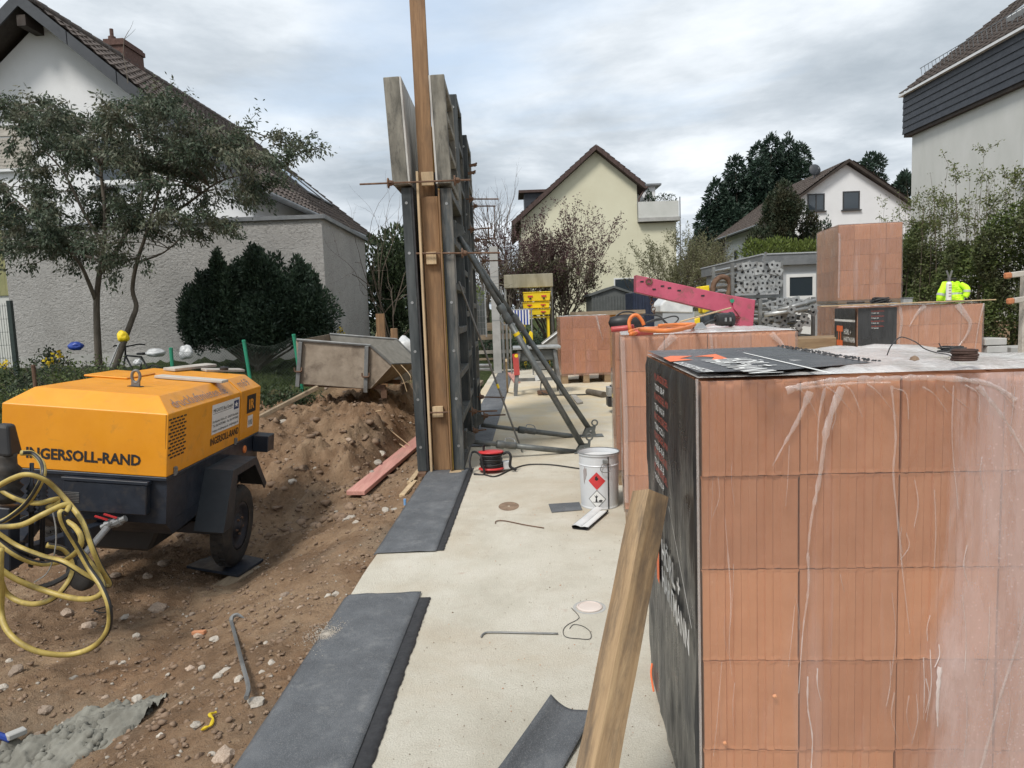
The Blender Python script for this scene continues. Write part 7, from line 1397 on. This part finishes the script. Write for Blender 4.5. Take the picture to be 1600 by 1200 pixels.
for i, (x0, x1, y0, y1, Y) in enumerate(((1540, 1574, 528, 540, 9.0), (1543, 1575, 540, 552, 9.0), (1529, 1600, 545, 556, 9.3), (1555, 1640, 552, 566, 8.7), (1580, 1650, 540, 552, 9.1))):
    a, b = D(x0, y1, Y), D(x1, y0, Y); mb = MB(); mb.box(a.x, b.x, Y, Y+.35, a.z, b.z); solo('concrete_block', mb, m_concrete, ('upper concrete block of the small stack by the hedge', 'lower concrete block of the small stack by the hedge', 'long kerb block lying under the small stack by the hedge', 'front kerb block lying before the small stack by the hedge', 'kerb block lying behind the small stack by the hedge')[i], 'concrete block', bevel=.008)
a = D(1530, 556, 9.3); mb = MB(); mb.box(a.x-.2, a.x+1.3, 8.65, 9.75, 0.003, a.z-.004); solo('low_crate', mb, m_grate, 'dark timber crate under the concrete blocks by the hedge', 'crate', bevel=.01)
for (x0, x1, y, lab) in ((1570, 1640, 431, 'upper wooden bar with orange painted end in front of the hedge'), (1574, 1640, 471, 'lower wooden bar with orange painted end in front of the hedge')):
    a, b = D(x0, y, 6.5), D(x1, y-9, 6.6); t = thing('painted_bar', lab, 'bar', a); d = (b-a).normalized(); mb = MB(); mb.bar(a+d*.065, b, .045, .05); mb.build('bar', m_greywood, t, world=True, bevel=.006); mb = MB(); mb.bar(a, a+d*.064, .048, .053); mb.build('painted_end', M('dull_orange', (.36, .13, .055), (.45, .18, .08), rough=.8) if y < 450 else bpy.data.materials['dull_orange'], t, world=True, bevel=.012)
a = D(1601, 500, 6.6); mb = MB(); mb.box(a.x, a.x+.06, 6.62, 6.68, 0.002, D(1601, 430, 6.6).z); solo('bar_post', mb, m_greywood, 'upright grey post carrying the bars with orange ends', 'post', bevel=.004)
# ------------------------------------------------------------------ skip on the spoil mound
skb = D(520, 615, 9.8); sz0 = hz(skb.x, skb.y, False)
sk = thing('tipping_skip', 'worn brown steel tipping skip with pointed end on the spoil mound', 'skip', (D(463, 600, 9.8).x, 9.7, 0)); o_ = sk.location
X = lambda x, y, Y=9.7: Vector((D(x, y, Y).x-o_.x, Y-9.7, D(x, y, Y).z))
A = [X(464, 532), X(579, 541), X(612, 569), X(578, 606), X(468, 598)]; Bk = [p+Vector((.20, 1.0, .05)) for p in A]
mb = MB(); mb.add(A, [(0, 1, 2, 3, 4)]); mb.add([p+Vector((0, .012, 0)) for p in A], [(4, 3, 2, 1, 0)]); mb.build('side_plate', m_skip, sk, fix=False); mb = MB(); mb.add(Bk, [(0, 1, 2, 3, 4)]); mb.add([p+Vector((0, -.012, 0)) for p in Bk], [(4, 3, 2, 1, 0)]); mb.build('side_plate', m_skip_in, sk, fix=False)
tipA, tipB = X(612, 569), X(640, 575)+Vector((.03, .9, 0)); Bk[2] = tipB
def quadp(n, a, b, c, d, m):
    mb = MB(); mb.add([a, b, c, d], [(0, 1, 2, 3)]); o = mb.build(n, m, sk, fix=False); md = o.modifiers.new('thickness', 'SOLIDIFY'); md.thickness = .014; return o
quadp('lower_chute', A[3], A[2], Bk[2], Bk[3], m_skip); quadp('upper_chute', A[1]+Vector((0, .02, -.02)), A[2]+Vector((0, .01, -.005)), Bk[2], Bk[1], m_skip_in); quadp('back_plate', A[0], A[4], Bk[4], Bk[0], m_skip); quadp('floor_plate', A[4], A[3], Bk[3], Bk[4], m_skip)
mb = MB(); mb.tube([A[0]+Vector((0, -.01, .01)), A[1]+Vector((0, -.01, .01)), A[2]+Vector((0, -.01, 0))], .020, 6); mb.tube([Bk[0], Bk[1], Bk[2]], .020, 6); mb.tube([A[2], Bk[2]], .016, 6); mb.build('rim', m_steel, sk)
for (x0, y0, x1, y1) in ((471, 534, 466, 604), (574, 541, 572, 613)):
    a, b = X(x0, y0), X(x1, y1); mb = MB(); mb.bar(a+Vector((0, -.03, 0)), b+Vector((0, -.03, 0)), .055, .045, (0, 1, 0)); st_ = mb.build('stiffener', m_steel, sk, bevel=.004); c = a.lerp(b, .6); mb = MB(); mb.tube(spline([c+Vector((-.05, -.06, .02)), c+Vector((-.04, -.07, -.03)), c+Vector((.04, -.07, -.03)), c+Vector((.05, -.06, .02))], 4), .012, 6); mb.build('hook', m_rust, st_)
mb = MB(); a = X(470, 605); b = X(600, 612); zl_ = min(a.z, b.z)
mb.bar(a+Vector((.03, .12, .03)), b+Vector((0, .12, .05)), .08, .06); mb.build('fork_pocket', m_rust, sk); mb = MB(); mb.bar(a+Vector((.05, .85, .03)), b+Vector((.1, .85, .05)), .08, .06); mb.build('fork_pocket', m_rust, sk); mb = MB(); mb.bar(b+Vector((-.02, .12, -.10)), b+Vector((-.02, .12, .02)), .08, .08); mb.build('foot', m_rust, sk)
mb = MB(); mb.tube(spline([A[2]+Vector((0, -.02, 0)), X(628, 590), X(636, 612)], 5), .006, 5); mb.tube(spline([A[2]+Vector((.05, .3, 0)), X(640, 585), X(642, 596)], 5), .006, 5); mb.build('rope', m_timber_pale, sk)
# stakes, boards and bags behind the skip
for (x0, x1, y0, y1, lab) in ((590, 600, 490, 552, 'taller brown stake behind the skip'), (612, 620, 513, 556, 'shorter brown stake behind the skip')): a, b = D(x0, y1, 11.6), D(x1, y0, 11.6); mb = MB(); mb.box(a.x, b.x, 11.6, 11.68, hz(a.x, 11.6)-.15, b.z); solo('stake', mb, m_timber, lab, 'stake', bevel=.005)
for (x0, x1, y0, y1, lab) in ((576, 592, 520, 548, 'pale tilted board behind the skip'), (597, 614, 526, 544, 'pale short board between the two stakes')): a, b = D(x0, y1, 11.8), D(x1, y0, 11.8); mb = MB(); mb.bar(Vector((a.x, 11.8, a.z-.3)), Vector((b.x, 11.85, b.z)), .10, .03, (0, 1, 0)); solo('board', mb, m_timber_pale, lab, 'board', bevel=.003)
def bag(label, px, py, Y, rx, rz_, m, seedv, ry=None, name='plastic_bag', tie_=False):
    c = D(px, py, Y); bm = bmesh.new(); bmesh.ops.create_icosphere(bm, subdivisions=4, radius=1.0)
    for v in bm.verts:
        p = v.co.copy(); k = 1+.22*mnoise.noise(p*1.3+Vector((seedv, 0, 0)))+.10*mnoise.noise(p*3.1+Vector((seedv, 2, 0)))+.05*abs(mnoise.noise(p*7+Vector((0, seedv, 0)))); v.co = Vector((p.x*rx*k, p.y*(ry or rx*.8)*k, max(-.82, p.z)*rz_*k))
    me = bpy.data.meshes.new(name); bm.to_mesh(me); bm.free(); me.materials.append(m); me.polygons.foreach_set('use_smooth', [True]*len(me.polygons)); o = bpy.data.objects.new(name, me); COL.objects.link(o); o.location = c; return tag(o, label, 'bag')
bag('big white bulk bag slumped behind the pointed end of the skip', 634, 565, 11.2, .26, .36, m_bag, 1.0); bag('white plastic bag on the bicycle carrier by the garage wall', 243, 551, 11.6, .15, .075, m_bag, 2.0); bag('white printed bag standing beside the fence post', 291, 551, 11.4, .11, .12, m_bag, 3.0); bag('bright blue plastic bag lying on the garden shrubs', 118, 541, 11.2, .11, .07, m_blue, 4.0); bag('small clear bag hanging on the dark bicycle', 215, 566, 11.2, .06, .055, m_bag, 5.0); bag('round yellow cover over the bicycle handlebar', 192, 526, 11.3, .085, .095, m_yellow, 6.0)
# bicycles
def bicycle(label, px, py, Y, yaw, mf, s=1.0):
    c = D(px, py, Y); zb_ = hz(c.x, c.y)-.30; t = thing('bicycle', label, 'bicycle', (c.x, c.y, zb_), yaw)
    for x in (-.52*s, .52*s):
        Mx = Matrix.Translation((x, 0, .33*s)) @ Matrix.Rotation(R(90), 4, 'X'); mb = MB(); mb.lathe([(.30*s, -.012), (.315*s, -.018), (.33*s, 0), (.315*s, .018), (.30*s, .012)], 28, Mx, False, False); wl = mb.build('wheel', m_rubber, t, smooth=True); mb = MB()
        for k in range(14): a = k*math.pi/7; mb.tube([(x, 0, .33*s), (x+.30*s*math.cos(a), 0, .33*s+.30*s*math.sin(a))], .0016, 3)
        mb.build('spokes', m_galv, wl)
    P_ = dict(bb=(-.05*s, 0, .30*s), seat=(-.18*s, 0, .80*s), head=(.33*s, 0, .83*s), rear=(-.52*s, 0, .33*s), fr=(.52*s, 0, .33*s), hb=(.30*s, 0, 1.0*s)); mb = MB()
    for a, b in (('bb', 'seat'), ('bb', 'head'), ('seat', 'head'), ('bb', 'rear'), ('rear', 'seat'), ('head', 'fr'), ('head', 'hb')): mb.tube([P_[a], P_[b]], .016, 7)
    mb.build('frame', mf, t, smooth=True); mb = MB(); mb.hull([(-.32*s, -.07, .84*s), (-.05*s, -.02, .84*s), (-.05*s, .02, .84*s), (-.32*s, .07, .84*s)], [(-.32*s, -.06, .89*s), (-.05*s, -.015, .88*s), (-.05*s, .015, .88*s), (-.32*s, .06, .89*s)]); mb.build('saddle', m_black, t, bevel=.01); mb = MB(); mb.tube(spline([(.16*s, -.28, 1.02*s), (.26*s, -.2, 1.03*s), (.30*s, 0, 1.0*s), (.26*s, .2, 1.03*s), (.16*s, .28, 1.02*s)], 5), .013, 7); mb.build('handlebar', m_black, t, smooth=True)
bicycle('dark bicycle leaning between the tree stems and the garage wall', 215, 590, 12.2, R(150), m_black, .9); bicycle('purple bicycle lying low behind the wire fence', 345, 600, 11.2, R(205), m_purple, .55)
mb = MB(); mb.tube([D(170, 575, 11.1), D(186, 537, 11.2)], .012, 6); solo('metal_stay', mb, m_galv, 'thin grey metal stay leaning at the crooked tree stem', 'stay')
# ------------------------------------------------------------------ garden fence
posts = [(52, 572, 10.6), (267, 545, 10.9), (381, 533, 10.7), (459, 524, 10.8)]; FP = []
for i, (x, y, Y) in enumerate(posts):
    c = D(x, y, Y); FP.append(c); z = hz(c.x, c.y)
    mb = MB(); mb.tube([Vector((c.x+(.10 if i > 1 else 0), c.y, z-.2)), c], .028, 8); mb.lathe([(.031, -.01), (.031, .015), (.02, .02)], 8, Matrix.Translation(c)); solo('fence_post', mb, m_green if i else m_rust, ('brown post at the garden end of the wire fence', 'green fence post behind the orange hood', 'leaning green fence post behind the boards on the hood', 'green fence post at the corner of the brown skip')[i], 'fence post', smooth=False)
mb = MB()
ends = [D(-30, 612, 10.4)]+FP+[D(468, 530, 10.8)]
for a, b in zip(ends[:-1], ends[1:]):
    L_ = (b-a).length; n = max(3, int(L_/.045)); zs = []
    def tp_(t): p = a.lerp(b, t); p.z -= .10*math.sin(math.pi*t)+.02; return p
    H_ = 10
    for k in range(n):
        t0, t1 = k/n, (k+1)/n; p0, p1 = tp_(t0), tp_(t1); z0 = hz(p0.x, p0.y, False)-.02; rows = max(2, int((p0.z-z0)/.045))
        for dirn in (1, -1):
            pts = []
            for j in range(rows+1): zz_ = p0.z-(p0.z-z0)*j/rows; f = (j % 2) if dirn == 1 else 1-(j % 2); q = p0.lerp(p1, f); pts.append(Vector((q.x+.004*math.sin(j*1.1+k), q.y, zz_)))
            mb.tube(pts, .0015, 3, cap=False)
    mb.tube([tp_(t/10) for t in range(11)], .0025, 4)
o = solo('wire_netting', mb, m_wire, 'sagging wire netting strung between the green fence posts', 'wire fence', kind='stuff', fix=False)
# ------------------------------------------------------------------ loose things on the dirt
def on(x, y, dz=0): return Vector((x, y, hz(x, y)+dz))
def gd(px, py, it=14):                      # sight line onto the terrain
    z = -.3
    for _ in range(it): p = G(px, py, z); z = .5*z+.5*hz(p.x, p.y)
    p = G(px, py, z); return p
a, b = gd(556, 779), gd(655, 690); 
za_, zb2 = hz(a.x, a.y), hz(b.x, b.y); up_ = max(hz(a.x+(b.x-a.x)*k/20+dx_, a.y+(b.y-a.y)*k/20)-(za_+(zb2-za_)*k/20) for k in range(21) for dx_ in (-.08, 0, .08))
mb = MB(); mb.bar(Vector((a.x, a.y, za_+min(up_, .03)+.025)), Vector((b.x+.05, b.y, zb2+min(up_, .03)+.025)), .19, .045); solo('pink_plank', mb, m_pinkwood, 'long pinkish plank lying on the dirt left of the formwork', 'plank', bevel=.004)
a, b = gd(395, 668), D(497, 605, 9.3); mb = MB(); mb.bar(Vector((a.x, a.y, hz(a.x, a.y)+.05)), Vector((b.x, b.y, max(b.z, hz(b.x, b.y)+.04))), .09, .05); solo('mound_plank', mb, m_timber_y, 'grey plank running up the spoil mound to the skip', 'plank', bevel=.004)
a, b = gd(372, 922+0), None
P_ = [gd(x, y) for x, y in ((362, 980), (370, 1010), (380, 1050), (389, 1085), (386, 1107))]; P_ = [p+Vector((0, 0, .035)) for p in P_]; P_[-1].z += .012; P0 = gd(366, 978); t = thing('crowbar', 'grey wrecking bar lying on the dirt beside the felt strip', 'crowbar', P_[2]); S_ = spline(P_, 5)
mb = MB(); mb.tube(S_, .011, 6); mb.build('shank', m_steel, t, world=True); mb = MB(); e = P_[0]; mb.tube(spline([e, e+Vector((-.005, .03, .015)), e+Vector((.02, .05, .02)), e+Vector((.06, .045, .0))], 5), [.011, .012, .013, .013, .014, .014, .014, .013, .013, .012, .012, .010, .009, .008, .006, .005][:16], 6); mb.build('claw', m_steel, t, world=True)
# big stones that stand out, then joined gravel and clods
def stone_mesh(seedv, m):
    bm = bmesh.new(); bmesh.ops.create_icosphere(bm, subdivisions=2, radius=1.0)
    for v in bm.verts: k = 1+.45*mnoise.noise(v.co*1.1+Vector((seedv*3.1, 0, 0)))+.18*mnoise.noise(v.co*2.7+Vector((0, seedv, 0))); v.co = v.co*k; v.co.z *= .62
    me = bpy.data.meshes.new('stone'); bm.to_mesh(me); bm.free(); me.materials.append(m); return me
SM = [stone_mesh(i, m_stone) for i in range(5)]; SP = [stone_mesh(i+9, m_stone_pale) for i in range(4)]; r = random.Random(17)
def stone(px, py, size, pale, label=None, group=None):
    p = gd(px, py); me = (SP if pale else SM)[r.randrange(4)]; o = bpy.data.objects.new('stone', me); COL.objects.link(o); s_ = size; o.scale = (s_*r.uniform(.8, 1.25), s_*r.uniform(.8, 1.2), s_); o.rotation_euler = (r.uniform(-.3, .3), r.uniform(-.3, .3), r.uniform(0, 6.28)); o.location = (p.x, p.y, hz(p.x, p.y)+s_*.10); return tag(o, label or ('pale stone lying in the dirt' if pale else 'brown stone lying in the dirt'), 'stone', group or ('pale stones in the dirt' if pale else 'brown stones in the dirt'))
for (x, y, s_, pale) in ((246, 952, .055, 0), (214, 994, .03, 1), (312, 993, .03, 0), (335, 1000, .022, 1), (105, 958, .05, 0), (138, 978, .045, 0), (195, 965, .03, 1), (178, 1037, .025, 0), (192, 1037, .025, 1), (297, 1045, .025, 0), (315, 1045, .025, 1), (352, 1052, .035, 1), (340, 1058, .025, 1), (372, 1062, .02, 1), (214, 1093, .025, 1), (206, 1103, .018, 0), (6, 1075, .03, 1), (25, 1048, .035, 0), (16, 1032, .025, 1), (115, 1060, .025, 1), (348, 1188, .05, 0), (306, 1135, .024, 1), (332, 1180, .02, 1), (400, 1100, .035, 1), (262, 1055, .015, 1), (410, 1052, .02, 1), (415, 1005, .014, 1), (425, 1037, .02, 1), (445, 930, .03, 0), (526, 930, .03, 1), (512, 932, .022, 1), (470, 950, .02, 0), (545, 812, .045, 1), (556, 817, .03, 1), (603, 798, .04, 1), (615, 795, .03, 1), (525, 800, .02, 1), (457, 750, .045, 1), (442, 655, .05, 1), (500, 640, .03, 1), (520, 652, .02, 1), (595, 672, .05, 1), (590, 725, .05, 1), (490, 700, .03, 1), (545, 690, .03, 0), (580, 740, .04, 1), (448, 705, .03, 0), (500, 600, .05, 1), (515, 612, .08, 0), (545, 617, .07, 0), (560, 628, .05, 1), (640, 655, .03, 1), (350, 845, .04, 0), (230, 900, .04, 0), (255, 880, .05, 0), (180, 900, .04, 0), (300, 960, .02, 0), (70, 1110, .03, 0), (115, 1128, .03, 0), (165, 1090, .02, 0), (60, 1150, .035, 0), (440, 1160, .02, 1), (250, 1150, .018, 1)): stone(x, y, s_, pale)
def scatter(name, label, n, box, smin, smax, mat, seedv, cond=None):
    rg = np.random.default_rng(seedv); bm = bmesh.new(); bmesh.ops.create_icosphere(bm, subdivisions=1, radius=1.0); bv = np.array([v.co for v in bm.verts]); bf = np.array([[v.index for v in f.verts] for f in bm.faces]); bm.free(); V = []; F = []; c = 0
    for k in range(n):
        x, y = rg.uniform(box[0], box[1]), box[2]+(box[3]-box[2])*rg.uniform()**1.6
        if x > slab_edge(y)-.02 or (-.55*x+.36*y) > 6.0: continue
        s_ = smin+(smax-smin)*rg.uniform()**3.5; q = bv*(1+.35*rg.normal(size=(len(bv), 1)))*np.array([1, rg.uniform(.7, 1.2), .65])*s_; a = rg.uniform(0, 6.28); q = q @ np.array([[math.cos(a), -math.sin(a), 0], [math.sin(a), math.cos(a), 0], [0, 0, 1]]); V.append(q+np.array([x, y, hz(x, y)+s_*.15])); F.append(bf+c); c += len(bv)
    o = fastmesh(name, np.concatenate(V), np.concatenate(F), mat); tag(o, label, 'gravel', kind='stuff'); return o
scatter('dirt_clods', 'loose brown clods and crumbs of soil all over the dirt', 24000, (-5.2, -.9, 1.9, 11), .002, .019, m_clod, 1); scatter('gravel', 'small pale stones scattered over the dirt', 2600, (-5.2, -.9, 1.9, 11), .002, .013, m_stone_pale, 2)
# wet mortar heap, brick scraps and other litter at the lower left
c = gd(95, 1165); bm = bmesh.new(); bmesh.ops.create_grid(bm, x_segments=90, y_segments=70, size=1.0)
for v in bm.verts:
    rr_ = v.co.length; k = max(0, 1-rr_*rr_*(1+.5*mnoise.noise(v.co*1.6))); x, y = c.x+v.co.x*.46, c.y+v.co.y*.30; v.co = Vector((x-c.x, y-c.y, hz(x, y)-c.z+.055*k**.6-(.06 if k <= 0.02 else 0)+.05*mnoise.fractal(Vector((x*8, y*8, 0)), .8, 2.2, 6)*(k > 0)))
me = bpy.data.meshes.new('mortar_heap'); bm.to_mesh(me); bm.free(); me.materials.append(m_mortar); me.polygons.foreach_set('use_smooth', [True]*len(me.polygons)); o = bpy.data.objects.new('mortar_heap', me); COL.objects.link(o); o.location = c; tag(o, 'flat heap of grey green mortar spilled on the dirt', 'mortar')
a, b = gd(12, 1170), gd(42, 1158); mb = MB(); mb.bar(Vector((a.x, a.y, hz(a.x, a.y)+.06)), Vector((b.x, b.y, hz(b.x, b.y)+.07)), .05, .03); solo('block_scrap', mb, m_concrete, 'flat grey block scrap beside the mortar heap', 'block', bevel=.005)
hm_ = c.copy(); rgm = np.random.default_rng(6); Vm = []; Fm = []; cm = 0; bmm = bmesh.new(); bmesh.ops.create_icosphere(bmm, subdivisions=1, radius=1.0); bvm = np.array([v.co for v in bmm.verts]); bfm = np.array([[v.index for v in f.verts] for f in bmm.faces]); bmm.free()
for k in range(420):
    aa = rgm.uniform(0, 6.28); qq_ = rgm.uniform()**.6; x, y = hm_.x+.44*qq_*math.cos(aa), hm_.y+.28*qq_*math.sin(aa); s_ = .004+.026*rgm.uniform()**3; Vm.append(bvm*(1+.3*rgm.normal(size=(len(bvm), 1)))*s_+np.array([x, y, hz(x, y)+.05*(1-qq_*qq_)])); Fm.append(bfm+cm); cm += len(bvm)
tag(fastmesh('mortar_crumbs', np.concatenate(Vm), np.concatenate(Fm), m_mortar), 'grey crumbs of mortar lying on the spilled heap', 'mortar', kind='stuff')
a = gd(6, 1168); mb = MB(); mb.tube([on(a.x-.05, a.y, .04), on(a.x+.03, a.y+.01, .05)], .016, 8); solo('blue_pipe', mb, m_blue, 'short bright blue pipe stub beside the mortar heap', 'pipe')
P_ = [gd(x, y)+Vector((0, 0, .015)) for x, y in ((315, 1146), (322, 1142), (330, 1138), (333, 1128), (328, 1122), (338, 1118))]; mb = MB(); mb.tube(spline(P_, 4), [.003+.005*abs(math.sin(i*.5)) for i in range(21)], 6); solo('yellow_peel', mb, m_yell_fl, 'torn yellow scrap lying on the dirt', 'scrap')
c = gd(162, 957); mb = MB(); mb.tube([Vector((c.x+.055*math.cos(a), c.y+.055*math.sin(a), hz(c.x, c.y)+.025+.008*math.sin(a*2))) for a in np.linspace(0, 6.28, 19)[:-1]], .005, 6, closed=True); solo('rubber_ring', mb, m_rubber, 'small black rubber ring lying under the hose', 'ring')
p = gd(312, 992); mb = MB(); mb.bar(on(p.x-.05, p.y+.02, .02), on(p.x+.04, p.y-.01, .02), .03, .022); solo('brick_chip', mb, m_brick, 'orange brick chip lying on the dirt', 'brick chip', bevel=.003)
p = gd(633, 790); mb = MB(); mb.tube([on(p.x, p.y, .0), on(p.x, p.y, .06)], .012, 8); solo('blue_marker', mb, M('pale_blue', (.16, .34, .62), (.2, .4, .7), rough=.5), 'small pale blue cap beside the felt strip', 'cap')
for k, (x0, y0, x1, y1) in enumerate(((640, 755, 655, 735), (628, 775, 648, 752))): a, b = G(x0, y0, -.06), G(x1, y1, -.06); mb = MB(); mb.bar(a, b, .05, .025); solo('edge_batten', mb, m_timber_pale, ('upper pale batten along the slab edge by the formwork', 'lower pale batten along the slab edge by the formwork')[k], 'batten')
for k in range(7):
    r2 = random.Random(k); x0, y0 = r2.uniform(560, 640), r2.uniform(615, 690); a = D(x0, y0, 9.0); z = hz(a.x, 9.0); mb = MB(); mb.tube([Vector((a.x, 9.0, z+.02)), Vector((a.x+r2.uniform(.05, .35), 8.8+r2.uniform(-.2, .2), hz(a.x+.2, 8.8)+.03))], .007, 5); solo('stick', mb, m_timber_pale, 'thin dry stick lying on the spoil mound', 'stick', 'sticks on the spoil mound')

scatter('mound_clods', 'bigger lumps of soil on the spoil mound', 900, (-4.2, -1.3, 6.3, 10.5), .008, .06, m_clod, 4)
def crumbs(name, label, n, fn, smin, smax, mat, seedv):
    rg = np.random.default_rng(seedv); V = []; F = []; T = np.array([(1, 0, 0), (-.5, .8, 0), (-.5, -.8, 0), (0, 0, .8)]); Ft = np.array([(0, 1, 3), (1, 2, 3), (2, 0, 3), (0, 2, 1)]); c = 0
    for k in range(n):
        x, y = fn(rg); s_ = smin+(smax-smin)*rg.uniform()**4; V.append(T*(1+.4*rg.normal(size=(4, 1)))*s_+np.array([x, y, .0015])); F.append(Ft+c); c += 4
    tag(fastmesh(name, np.concatenate(V), np.concatenate(F), mat), label, 'debris', kind='stuff')
crumbs('slab_debris', 'small dark crumbs of dirt strewn over the pale slab', 2600, lambda g: (g.uniform(-.55, .9)+.02*g.normal(), 1.7+9*g.uniform()**1.5), .0008, .0045, m_clod, 8)
crumbs('brick_dust', 'reddish brick crumbs strewn over the pale slab', 500, lambda g: (g.uniform(-.4, .75), 1.9+6*g.uniform()**1.4), .001, .005, m_brick, 9)
q = G(510, 988, .02)
def sand(g): a = g.uniform(0, 6.28); r_ = abs(g.normal())*.06; return (q.x+r_*math.cos(a), q.y+r_*1.4*math.sin(a))
rg = np.random.default_rng(3); V = []; F = []; T = np.array([(1, 0, 0), (-.5, .8, 0), (-.5, -.8, 0), (0, 0, .8)]); Ft = np.array([(0, 1, 3), (1, 2, 3), (2, 0, 3), (0, 2, 1)])
for k in range(1500):
    x, y = sand(rg); V.append(T*(.0015+.003*rg.uniform())+np.array([x, y, .0125])); F.append(Ft+4*k)
tag(fastmesh('sand_spill', np.concatenate(V), np.concatenate(F), m_stone_pale), 'pinch of pale sand spilled on the nearest felt strip', 'sand', kind='stuff')
c = G(795, 791, 0); mb = MB(); mb.lathe([(.01, .0012), (.05, .0018), (.085, .001)], 22, Matrix.Translation(c) @ Matrix.Scale(1.6, 4, (0, 1, 0)), False, False); solo('mud_patch', mb, m_clod, 'small dried mud patch on the slab in front of the cable reel', 'mud patch', fix=False)
